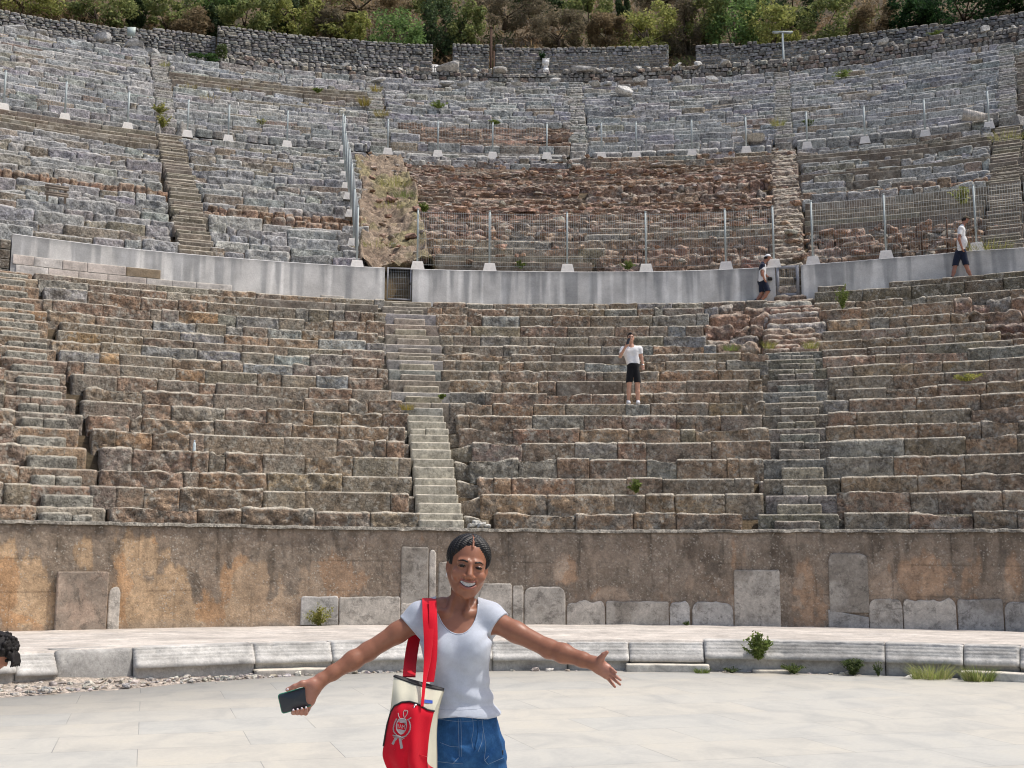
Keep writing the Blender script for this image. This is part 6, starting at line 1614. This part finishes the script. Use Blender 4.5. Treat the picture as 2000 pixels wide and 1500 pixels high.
# ------------------------------------------------------------------ the tote bag
def build_bag():
    Lp = [(769, 1322, -.15), (766, 1350, -.18), (763, 1385, -.20), (756, 1415, -.205), (750, 1450, -.21), (746, 1476, -.21), (758, 1506, -.20), (776, 1535, -.19)]
    Rf = [(864, 1349, -.155), (855, 1372, -.185), (847, 1392, -.205), (840, 1425, -.21), (836, 1460, -.215), (834, 1490, -.215), (837, 1512, -.21), (842, 1540, -.20)]
    Rb = [(868, 1349, -.145), (861, 1370, -.140), (855, 1398, -.135), (853, 1435, -.135), (854, 1475, -.135), (854, 1505, -.135), (853, 1520, -.135), (852, 1545, -.135)]
    Lb = [(771, 1322, -.14), (772, 1350, -.13), (768, 1385, -.125), (762, 1415, -.125), (757, 1450, -.125), (753, 1476, -.125), (764, 1506, -.125), (780, 1535, -.125)]
    nv = 60; t = np.linspace(0, 1, nv)
    def curve(pts):
        P = np.array([W(*p) for p in pts]); s = np.linspace(0, 1, len(P)); C = np.stack([np.interp(t, s, P[:, i]) for i in range(3)], 1)
        for _ in range(8): C[1:-1] = (C[:-2]+2*C[1:-1]+C[2:])/4
        return C
    l, rf, rb, lb = map(curve, (Lp, Rf, Rb, Lb))
    nu = 56; u = np.linspace(0, 1, nu)[:, None, None]
    bulge = np.sin(np.pi*np.clip(u, 0, 1))*(.012+.030*np.sin(np.pi*np.clip(t, 0, 1))[None, :, None])
    fr = l[None]*(1-u)+rf[None]*u
    fold = .005*np.sin(9*u+3*t[None, :, None])*(t[None, :, None])+.004*np.sin(16*u-5*t[None, :, None])
    sag = np.zeros_like(fr); top = np.exp(-(t/.08)**2)[None, :, None]
    fr = fr+np.array([0, -1, 0])*(bulge+fold)
    fr[..., 2] += (-.006*np.sin(np.pi*u[..., 0])*(u[..., 0] < 1)*np.exp(-(t/.15)**2)[None, :])
    crease = np.exp(-((u-.58-.05*np.sin(5*t[None, :, None]))/.05)**2)*sstep(.45, .9, t)[None, :, None]*.016; fr = fr+np.array([0, 1, 0])*crease
    root = (l[0]+rf[0])/2
    e = empty('tote_bag', root, 'red and cream canvas tote bag with grey crest hanging from the woman shoulder', 'bag')
    mb = MB(); mb.grid(fr, None); mb.build('front_panel', M['cream'], e, color=False)
    g = np.linspace(0, 1, 12)[:, None, None]; side = rf[None]*(1-g)+rb[None]*g; pin = np.sin(np.pi*g)*.012; side = side+np.array([-1, 0, 0])*pin*np.sin(np.pi*t)[None, :, None]+np.array([0, .004, 0])
    k = int(nv*.70); mb = MB(); mb.grid(side[:, :k+1]); mb.build('side_gusset', M['cream'], e, color=False)
    mb = MB(); mb.grid(side[:, k:]+np.array([.001, -.001, 0])); mb.build('base_gusset', M['red_cloth'], e, color=False)
    bk = rb[None]*(1-u)+lb[None]*u; mb = MB(); mb.grid(bk); s2 = lb[None]*(1-g)+l[None]*g; mb.grid(s2); mb.build('back_panel', M['cream'], e, color=False)
    mb = MB(); bt_ = np.stack([fr[:, -1], np.flip(bk[:, -1], 0)], 1); mb.grid(bt_, flip=True); mb.build('bottom_panel', M['red_cloth'], e, color=False)
    # dark lining seen along the mouth
    mouth = np.stack([fr[:, 0]+np.array([0, .004, .001]), (fr[:, 0]+np.flip(bk[:, 0], 0))/2+np.array([0, .0, -.004]), np.flip(bk[:, 0], 0)+np.array([0, -.001, .0095])], 1); mb = MB(); mb.grid(mouth); mb.tube(fr[:, 0]+np.array([0, .002, .003]), .0042, 6); mb.build('dark_lining', M['black'], e, color=False)
    # red pocket over the lower front
    pxf = pxpy(fr); vb = np.zeros(nu)
    xs = [740, 757, 762, 770, 785, 800, 815, 823, 835, 850, 870]; ys = [1440, 1412, 1392, 1379, 1371, 1370, 1374, 1379, 1386, 1389, 1391]
    vb = np.array([np.interp(0, np.interp(pxf[i, :, 0], xs, ys)*-1+pxf[i, :, 1], t) for i in range(nu)])
    npv = 50; G = np.zeros((nu, npv, 3))
    for i in range(nu):
        tt = vb[i]+(1-vb[i])*np.linspace(0, 1, npv)
        G[i] = np.stack([np.interp(tt, t, fr[i, :, j]) for j in range(3)], 1)
    off = .006*np.clip(np.minimum(np.linspace(0, 1, nu)*12, 1), 0, 1)[:, None]*np.clip(np.linspace(0, 1, npv)*14, .25, 1)[None, :]
    G = G+np.array([0, -1, 0])*off[..., None]; 
    mb = MB(); mb.grid(G); V, Q, _ = mb.arrays(); pocket = mb.build('red_pocket', M['red_cloth'], e, color=False); bp = bvh_of(V, Q)
    band = [on_surf(bp, x, y, .0008) for x, y in ((748, 1458), (770, 1464), (795, 1469), (820, 1474), (834, 1478))]
    mb = MB(); mb.tube([p for p in band if p is not None], .0012, 5); mb.build('seam', M['red_cloth'], pocket, color=False)
    edge_ = np.concatenate([np.stack([l[int(q)] for q in np.linspace(int(.60*nv), int(vb[0]*nv), 14)])+np.array([0, -.004, 0]), G[:, 0]]); mb = MB(); mb.tube(edge_+np.array([0, -.002, 0]), .0033, 6); mb.build('zip', M['black'], e, color=False)
    mb = MB(); zp = on_surf(bp, 811, 1377, .006); mb.box(zp, (.010, .005, .007)); mb.box(zp+np.array([-.004, -.001, -.010]), (.004, .003, .010)); mb.build('zip_pull', M['silver'], e, color=False)
    # grey printed crest
    mb = MB(); q = lambda x, y: (730+x/11.54, 1370+y/11.54)
    def poly(pts, off=.0012):
        P = [on_surf(bp, *q(*p), off) for p in pts]; c0 = on_surf(bp, *q(*np.mean(pts, 0)), off)
        if c0 is None or any(p is None for p in P): return
        n = len(P); mb.add(P+[c0, c0+1e-5], [[i, (i+1) % n, n, n+1] for i in range(n)])
    def line(pts, r): surf_line(mb, bp, [q(*p) for p in pts], r, .0006, 2)
    leaf = lambda x, y, a, L, w: poly([(x+L*math.cos(a), y+L*math.sin(a)), (x+w*math.sin(a), y-w*math.cos(a)), (x-L*.6*math.cos(a), y-L*.6*math.sin(a)), (x-w*math.sin(a), y+w*math.cos(a))])
    for s, arc in ((-1, [(600, 790), (520, 760), (455, 690), (440, 610), (455, 530), (480, 460), (510, 400)]), (1, [(640, 800), (720, 780), (780, 710), (815, 640), (825, 570), (815, 500), (790, 430)])):
        line(arc, .0016); A = np.array(arc, float); tt = np.linspace(0, len(A)-1, 13)
        for k in tt: 
            i = min(int(k), len(A)-2); p = A[i]+(A[i+1]-A[i])*(k-i); d = A[i+1]-A[i]; an = math.atan2(d[1], d[0]); leaf(p[0], p[1], an+s*.75, 34, 11); leaf(p[0], p[1], an-s*.75, 28, 10)
    sh_ = [(535, 440), (570, 400), (640, 385), (720, 405), (735, 470), (738, 560), (715, 650), (660, 720), (610, 745), (555, 700), (515, 640), (505, 540)]
    # shield with an open band where the letters stand
    poly([p for p in sh_[:6]]+[(738, 500), (520, 470)]); poly([(510, 610), (720, 655), (700, 680), (660, 720), (610, 745), (555, 700)]); line(sh_+[sh_[0]], .0020)
    line([(690, 380), (665, 300), (670, 230), (700, 195), (715, 225), (745, 200), (765, 225), (750, 290), (690, 380)], .0016)
    line([(548, 260), (560, 330), (600, 400)], .0016); leaf(548, 265, 1.2, 18, 9); line([(835, 370), (790, 400), (750, 420)], .0018); leaf(835, 368, .6, 20, 14)
    poly([(470, 820), (540, 830), (440, 985), (400, 950)]); poly([(560, 830), (620, 840), (660, 1050), (605, 1075)]); line([(430, 760), (560, 790), (690, 830)], .0024); line([(440, 800), (560, 810), (650, 860)], .0018)
    mb.build('crest', M['silver_print'], pocket, color=False, smooth=False)
    cu = bpy.data.curves.new('letters', 'FONT'); cu.body = 'RAM'; cu.size = 1; cu.resolution_u = 2; ob = bpy.data.objects.new('letters', cu); COL.objects.link(ob)
    dg = bpy.context.evaluated_depsgraph_get(); me = bpy.data.meshes.new_from_object(ob.evaluated_get(dg)); bpy.data.objects.remove(ob)
    xy = np.array([v.co[:2] for v in me.vertices]); xy -= xy.min(0); sx = xy.max(0); xy = xy/sx
    P = [on_surf(bp, *q(530+x*165, 590+30*x-y*85), .0012) for x, y in xy]; F_ = [list(p.vertices) for p in me.polygons]
    if all(p is not None for p in P): mesh_obj('letters', np.array(P), F_, M['silver_print'], pocket, smooth=False)
    # little blue and white tags
    fv = MB(); fv.grid(fr); V, Q, _ = fv.arrays(); bf = bvh_of(V, Q)
    for nm, mat, pts in (('blue_tag', M['blue_tag'], [(829, 1366), (845, 1368), (845, 1374), (829, 1373)]), ('white_tag', M['white_cloth'], [(829, 1335), (838, 1336), (837, 1343), (832, 1343)])):
        P = [on_surf(bf, x, y, .002) for x, y in pts]
        if all(p is not None for p in P): mesh_obj(nm, np.array(P), [[0, 1, 2, 3]], mat, e, smooth=False)
    # handles
    s_top = W(838, 1168.5, .0)
    mb = MB(); ribbon(mb, [W(838, 1183, .085), W(838, 1170, .040), s_top, W(838.5, 1176, -.060), W(838, 1205, -.118), W(837, 1245, -.140), W(835, 1290, -.150), W(829, 1330, -.185), W(824.5, 1380, -.236)], [.050, .054, .056, .056, .050, .036, .026, .013, .011], [(1, 0, 0)]*9); mb.build('front_handle', M['red_cloth'], e, color=False)
    mb = MB(); ribbon(mb, [W(845, 1174, -.070), W(846, 1205, -.122), W(847, 1245, -.137), W(846, 1290, -.140), W(840, 1332, -.150)], [.030, .032, .032, .030, .030], [(1, 0, 0)]*5); mb.build('front_handle', M['red_cloth'], e, color=False)
    mb = MB(); ribbon(mb, [W(832, 1172, .05), W(826, 1180, .09), W(816, 1220, .085), W(806, 1260, .05), W(801, 1295, -.04), W(799, 1322, -.135)], .050, [(1, 0, 0)]*6); mb.build('back_handle', M['red_cloth'], e, color=False)
build_bag()
# ------------------------------------------------------------------ the other visitors
def man(label, J, D, sk, shirt, shorts, hairf, shoes, h=.012, facing=(0, -1, 0), ground=None, tall=1.04, phone=None, extra=None, belly=0., hem=None, sleeve=.5, cap=None, hands=True):
    """J: joints as picture points with a depth offset, all at distance D(row)"""
    yf = max(v[1] for v in J.values()); P = {k: at_y(v[0], yf+(v[1]-yf)*tall, D+(v[2] if len(v) > 2 else 0)) for k, v in J.items()}
    if ground is not None:
        dz = ground-min(P['foot_l'][2], P['foot_r'][2])
        for k in P: P[k] = P[k]+np.array([0, 0, dz])
    base = (P['foot_l']+P['foot_r'])/2; base[2] = min(P['foot_l'][2], P['foot_r'][2])
    e = empty('person', base, label, 'person'); f = np.array(facing, float)
    side = np.cross(f, (0, 0, 1.)); hd = P['head']; up = hd-P['neck']; up /= np.linalg.norm(up)
    F = Field()
    def trunk(F, g=0):
        F.cone(P['neck']-up*.06, (P['sh_l']+P['sh_r'])/2-np.array([0, 0, .05]), .07+g, .095+g, .05); F.cone(P['sh_l'], P['sh_r'], .058+g, .058+g, .05)
        m = (P['sh_l']+P['sh_r'])/2*.5+P['hip']*.5
        w = np.linalg.norm(P['sh_l']-P['sh_r'])*.24
        for s in (-1, 1):
            v = (P['sh_r']-P['sh_l']); v = v/np.linalg.norm(v); F.cone((P['sh_l']+P['sh_r'])/2+v*s*w-np.array([0, 0, .08]), P['hip']+v*s*.062+np.array([0, 0, .03]), .092+g, .088+g, .06)
        if belly: F.ell(m+f*belly-np.array([0, 0, .08]), (.13+g, .15+g, .17+g), .08)
    trunk(F); F.cone(P['neck']-up*.05, hd, .055, .052, .03)
    F.ell(hd+f*.0+up*.015, (.078, .092, .098), .03) if abs(f[1]) > .5 else F.ell(hd+up*.015, (.095, .076, .098), .03)
    F.ell(hd+f*.035-up*.055, (.055, .058, .062), .035); F.cone(hd+f*.088, hd+f*.108-up*.025, .012, .014, .012); F.cone(hd+f*.075-up*.085, hd+f*.085-up*.095, .02, .018, .02)
    for s in (-1, 1): F.ell(hd+side*s*.078-up*.01, (.014, .022, .030), .01); F.ell(hd+f*.098+side*s*.032+up*.012, (.016, .012, .011), .01, sub=True)
    F.cone(hd+f*.099-up*.058+side*.022, hd+f*.099-up*.058-side*.022, .006, .006, .006, sub=True)
    for q in 'lr':
        F.cone(P['sh_'+q], P['el_'+q], .052, .042, .03); F.cone(P['el_'+q], P['wr_'+q], .042, .029, .02)
        a, b = P['wr_'+q], P['ha_'+q]; d = b-a; L = np.linalg.norm(d); d /= L
        F.cone(a, a+d*L*.55, .030, .036, .02); n = np.cross(d, f); n = n/(np.linalg.norm(n)+1e-9)
        for i in range(4): o = (i-1.5)*.018; F.chain([a+d*L*.5+n*o, a+d*L*.95+n*o*1.05, a+d*L*1.25+n*o+f*.018], [.012, .010, .0085], .004, .012)
        F.chain([a+d*L*.2+n*.03, a+d*L*.6+n*.052, a+d*L*.85+n*.056], [.014, .012, .010], .005, .012)
        F.cone(P['hip']+side*(0), P['kn_'+q], .085, .060, .04); F.cone(P['kn_'+q], P['kn_'+q]*.6+P['foot_'+q]*.4+np.array([0, .012, 0])*(1 if abs(f[1]) > .5 else 0), .060, .058, .03); F.cone(P['kn_'+q]*.6+P['foot_'+q]*.4, P['foot_'+q]+np.array([0, 0, .07]), .057, .036, .03)
        F.cone(P['foot_'+q]+np.array([0, 0, .07]), P['foot_'+q]+f*.1+np.array([0, 0, .03]), .035, .03, .02)
    allp = np.array(list(P.values())); lo, hi = allp.min(0)-.28, allp.max(0)+.30
    V, Q = F.mesh(lo, hi, h); mesh_obj('body', V, Q, M['skin'], e, np.tile(sk, (len(V), 1)))
    # shirt
    G = Field(); trunk(G, .016)
    for q in 'lr': G.cone(P['sh_'+q], P['sh_'+q]+(P['el_'+q]-P['sh_'+q])*(sleeve+.2), .068, .064, .03)
    for q in 'lr':
        dv = P['el_'+q]-P['sh_'+q]; L = np.linalg.norm(dv); dv = dv/L
        def slv(X, Y, Z, S=P['sh_'+q], dv=dv, L=L):
            a = (X-S[0])*dv[0]+(Y-S[1])*dv[1]+(Z-S[2])*dv[2]; per = np.sqrt(np.maximum(0, (X-S[0])**2+(Y-S[1])**2+(Z-S[2])**2-a*a)); return np.minimum(a-L*(sleeve+.12), .095-per)
        G.cut(slv)
    hz = P['hip'][2]-.03 if hem is None else hem
    G.cut(lambda X, Y, Z: hz-Z); nk = P['neck']-up*.035+f*.035; G.cut(lambda X, Y, Z: .075-np.sqrt((X-nk[0])**2+(Y-nk[1])**2+((Z-nk[2]))**2))
    G.warp(lambda X, Y, Z: .010*fbm(np.stack([X.ravel()*7, Y.ravel()*7, Z.ravel()*10], 1), 2).reshape(X.shape))
    V, Q = G.mesh(lo, hi, h); 
    if len(V):
        if callable(shirt): fm = shirt(V, Q, P); mesh_obj('shirt', V, Q, None, e, mats=[M['white_cloth'], M['navy']], fm=fm)
        else: mesh_obj('shirt', V, Q, shirt, e)
    # shorts
    G = Field(); G.ell(P['hip'], (.165, .135, .13) if abs(f[1]) > .5 else (.135, .16, .13), .05)
    for q in 'lr': G.cone(P['hip']+(P['kn_'+q]-P['hip'])*np.array([.45, .45, .15]), P['hip']+(P['kn_'+q]-P['hip'])*1.0, .105, .092, .04)
    kz = {q: P['kn_'+q] for q in 'lr'}
    G.cut(lambda X, Y, Z: (min(P['kn_l'][2], P['kn_r'][2])+.03)-Z); G.cut(lambda X, Y, Z: Z-(hz+.06))
    G.warp(lambda X, Y, Z: .008*fbm(np.stack([X.ravel()*8, Y.ravel()*8, Z.ravel()*8], 1), 2).reshape(X.shape))
    gk = (P['kn_l']+P['kn_r'])/2; G.cone(gk-np.array([0, 0, .1]), gk*.45+P['hip']*.55-np.array([0, 0, .06]), .022, .004, .015, sub=True, sq=.12 if abs(f[1]) > .5 else 1)
    V, Q = G.mesh(lo, hi, h); mesh_obj('shorts', V, Q, shorts, e)
    for q in 'lr':
        G = Field(); fo = P['foot_'+q]; G.cone(fo-f*.05+np.array([0, 0, .05]), fo+f*.15+np.array([0, 0, .035]), .05, .042, .03); G.cone(fo+np.array([0, 0, .09]), fo+np.array([0, 0, .05]), .047, .05, .02); G.cut(lambda X, Y, Z: fo[2]-Z)
        V, Q = G.mesh(fo-.28, fo+.28, h*.8); mesh_obj('shoe', V, Q, shoes, e)
    G = Field(); hairf(G, hd, up, f, side); V, Q = G.mesh(hd-.25, hd+.25, h*.6); mesh_obj('cap' if cap else 'hair', V, Q, cap or M['hair_soft'], e)
    if cap:
        G = Field(); G.ell(hd-f*.02+up*.0, (.088, .088, .09), .02); G.cut(lambda X, Y, Z: (Z-(hd[2]+.035))); G.cut(lambda X, Y, Z: (hd[2]-.045)-Z); G.cut(lambda X, Y, Z: (X-hd[0])*f[0]+(Y-hd[1])*f[1]-.0)
        V, Q = G.mesh(hd-.2, hd+.2, h*.6); mesh_obj('hair', V, Q, M['hair_soft'], e)
    mb = MB()
    for s in (-1, 1):
        p = hd+f*.090+side*s*.033+up*.012; mb.tube([p-side*.016, p+f*.004, p+side*.016], .006, 6); p = hd+f*.096+side*s*.035+up*.032; mb.tube([p-side*.02, p+f*.002, p+side*.02], .006, 5)
    mb.build('eyes_and_brows', M['iris'], e, color=False)
    return e, P
def short_hair(G, hd, up, f, side):
    G.ell(hd-f*.012+up*.035, (.090, .100, .094), .02); G.cut(lambda X, Y, Z: .0-((Z-hd[2])-(.045+.9*((X-hd[0])*f[0]+(Y-hd[1])*f[1]))*1.0)); G.cone(hd+f*.05+up*.11, hd-f*.02+up*.12, .035, .04, .03)
def cap_f(back):
    def fn(G, hd, up, f, side):
        G.ell(hd+up*.035, (.098, .098, .092), .02); G.cut(lambda X, Y, Z: (hd[2]+.028)-Z)
        d = -f if back else f; G.cone(hd+d*.075+up*.036, hd+d*.155+up*.024, .045, .035, .01); 
        G.cut(lambda X, Y, Z: np.where(((X-hd[0])*d[0]+(Y-hd[1])*d[1]) > .085, np.abs(Z-(hd[2]+.040-.2*(((X-hd[0])*d[0]+(Y-hd[1])*d[1])-.085)))-.008, -1))
    return fn
r7 = T1[7]; Dm = CY+(r7[0]+.30)*math.cos(R_(6.3)); k_ = lambda y: y
e1, P1 = man('young man in white shirt and black shorts holding a phone to his face', dict(head=(1232, 663), neck=(1233, 675), sh_l=(1217, 683.5), sh_r=(1249, 683), hip=(1237, 713), el_l=(1211.5, 697, -.10), wr_l=(1221, 680, -.24), ha_l=(1226, 671, -.24), el_r=(1253, 699), wr_r=(1255.5, 713, -.03), ha_r=(1256, 720, -.05),
         kn_l=(1229, 748, -.02), kn_r=(1245, 748, -.02), foot_l=(1227.5, 788, .0), foot_r=(1246, 788, .0)), Dm, SKIN_L, M['white_cloth'], M['black_cloth'], short_hair, M['white_shoe'], ground=r7[1]-.01)
mb = MB(); a, b = P1['ha_l']+np.array([-.02, -.07, -.06]), P1['ha_l']+np.array([.03, -.06, .10]); ribbon(mb, [a, (a+b)/2, b], .075, (.85, -.5, 0), None, .005); o = mb.build('mobile_phone', M['glass_black'], color=False, loc=a); tag(o, 'small dark phone held up by the man on the seats', 'phone')
mb = MB(); an = np.linspace(0, 2*np.pi, 16); wv = P1['wr_r']; mb.tube([wv+np.array([.036*math.cos(t), .036*math.sin(t), .0]) for t in an], .010, 6); mb.build('watch', M['silver'], e1, color=False)
Db = CY+31.98*math.cos(R_(12.4)); zb_ = Z_WB
def two_tone(V, Q, P):
    c = V[Q].mean(1); t = (c[:, 2]-P['hip'][2])/(P['neck'][2]-P['hip'][2]); return ((t > .62+.12*np.sin((c[:, 0]-P['hip'][0])*9)) & ((c[:, 0] < P['sh_l'][0]+.10))).astype(int)
fy = lambda x: 0
e2, P2 = man('man in white cap and navy and white polo walking along the concrete wall', dict(head=(1498.5, 495.5), neck=(1492.5, 504), sh_l=(1488.5, 510, -.16), sh_r=(1489.5, 510, .16), hip=(1487.5, 540), el_l=(1488.5, 524, -.22), wr_l=(1492.5, 535, -.22), ha_l=(1495, 540, -.22), el_r=(1491, 523, .20), wr_r=(1499, 531, .1), ha_r=(1501, 534, .05),
         kn_l=(1499.5, 558.5, -.08), kn_r=(1488, 562, .08), foot_l=(1486, 580.5, -.08), foot_r=(1476, 580.5, .08)), Db, np.array((.36, .17, .11)), two_tone, M['navy'], cap_f(True), M['dark_shoe'], facing=(1, 0, 0), cap=M['white_cloth'], ground=Z_WB-.005)
mb = MB(); c_ = P2['ha_r']+np.array([.03, -.03, -.02]); mb.box(c_, (.14, .10, .10)); mb.tube([c_, c_+np.array([.02, -.11, 0])], .04, 10); tag(mb.build('camera', M['black'], color=False, smooth=False, loc=c_), 'black camera carried by the man in the white cap', 'camera')
Dc = CY+31.6*math.cos(R_(22.0))
e3, P3 = man('man in dark cap and white polo striding on the ledge at the right', dict(head=(1885, 428), neck=(1880.5, 438.5), sh_l=(1876.5, 444.5, -.18), sh_r=(1878, 444.5, .18), hip=(1876.5, 486), el_l=(1872.5, 464, -.24), wr_l=(1878.5, 480, -.22), ha_l=(1881, 486, -.22), el_r=(1880, 464, .24), wr_r=(1884, 480, .2), ha_r=(1885, 486, .2),
         kn_l=(1887, 514, -.06), kn_r=(1865, 515, .06), foot_l=(1897, 539, -.06), foot_r=(1859, 541, .06)), Dc, np.array((.36, .175, .125)), M['white_cloth'], M['navy'], cap_f(False), M['dark_shoe'], facing=(1, 0, 0), cap=M['khaki'], belly=.035, tall=1.05, ground=Z_WB+.315)
# visitor stooping just outside the left edge: head in view
def stooping():
    D = 7.0; hd = at_y(1, 1268, D); e = empty('person', np.array([hd[0]-.75, D, 0]), 'stooping visitor with dark curly hair, only the head in view at the left edge', 'person')
    F = Field(); hp = np.array([hd[0]-.62, D+.05, .88]); ch = np.array([hd[0]-.22, D+.03, 1.03])
    F.cone(hp, ch, .13, .12, .05); F.cone(ch, hd+np.array([-.05, .0, -.02]), .06, .06, .04); F.ell(hd+np.array([-.02, 0, -.015]), (.088, .078, .085), .03); F.ell(hd+np.array([-.025, -.01, -.075]), (.052, .055, .045), .03); F.cone(hd+np.array([.045, -.02, -.07]), hd+np.array([.045, -.02, -.085]), .012, .012, .01)
    for s in (-1, 1):
        F.cone(hp+np.array([0, s*.09, 0]), np.array([hp[0]+.02, D+s*.1, .46]), .085, .055, .04); F.cone(np.array([hp[0]+.02, D+s*.1, .46]), np.array([hp[0]-.03, D+s*.1, .06]), .052, .035, .02); F.cone(np.array([hp[0]-.04, D+s*.1, .04]), np.array([hp[0]+.12, D+s*.1, .03]), .042, .035, .02)
        F.cone(ch+np.array([0, s*.16, -.02]), ch+np.array([-.02, s*.2, -.30]), .05, .04, .04); F.cone(ch+np.array([-.02, s*.2, -.30]), ch+np.array([-.02, s*.12, -.54]), .038, .028, .02)
        for i in range(4): F.chain([ch+np.array([-.045+.018*i, s*.12, -.56]), ch+np.array([-.05+.02*i, s*.11, -.63])], [.012, .008], .004, .01)
    V, Q = F.mesh(np.array([hp[0]-.25, D-.4, 0]), np.array([hd[0]+.2, D+.4, 1.35]), .009); mesh_obj('body', V, Q, M['skin'], e, np.tile(SKIN, (len(V), 1)))
    G = Field(); G.cone(hp, ch, .145, .14, .05)
    for s in (-1, 1): G.cone(ch+np.array([0, s*.16, -.02]), ch+np.array([-.01, s*.18, -.16]), .062, .055, .04)
    V, Q = G.mesh(np.array([hp[0]-.25, D-.4, .6]), np.array([hd[0]+.05, D+.4, 1.35]), .012); mesh_obj('shirt', V, Q, M['navy'], e)
    G = Field(); rng = np.random.default_rng(5); G.ell(hd+np.array([-.01, .0, .015]), (.098, .094, .082), .02)
    for _ in range(260):
        d = rng.normal(size=3); d /= np.linalg.norm(d); 
        if d[2] < -.35 and d[0] < .55: continue
        G.ell(hd+np.array([-.01, 0, .01])+d*np.array([.100, .096, .086])*rng.uniform(.94, 1.07), (rng.uniform(.006, .014),)*3, .003)
    for k in range(5): a = hd+np.array([.085, -.04+.02*k, -.04]); G.chain([a, a+np.array([.012, -.005, -.03]), a+np.array([.002+.004*k, -.01, -.055])], [.014, .010, .005], .006)
    V, Q = G.mesh(hd-.17, hd+.17, .0028); mesh_obj('hair', V, Q, M['hair_soft'], e)
stooping()
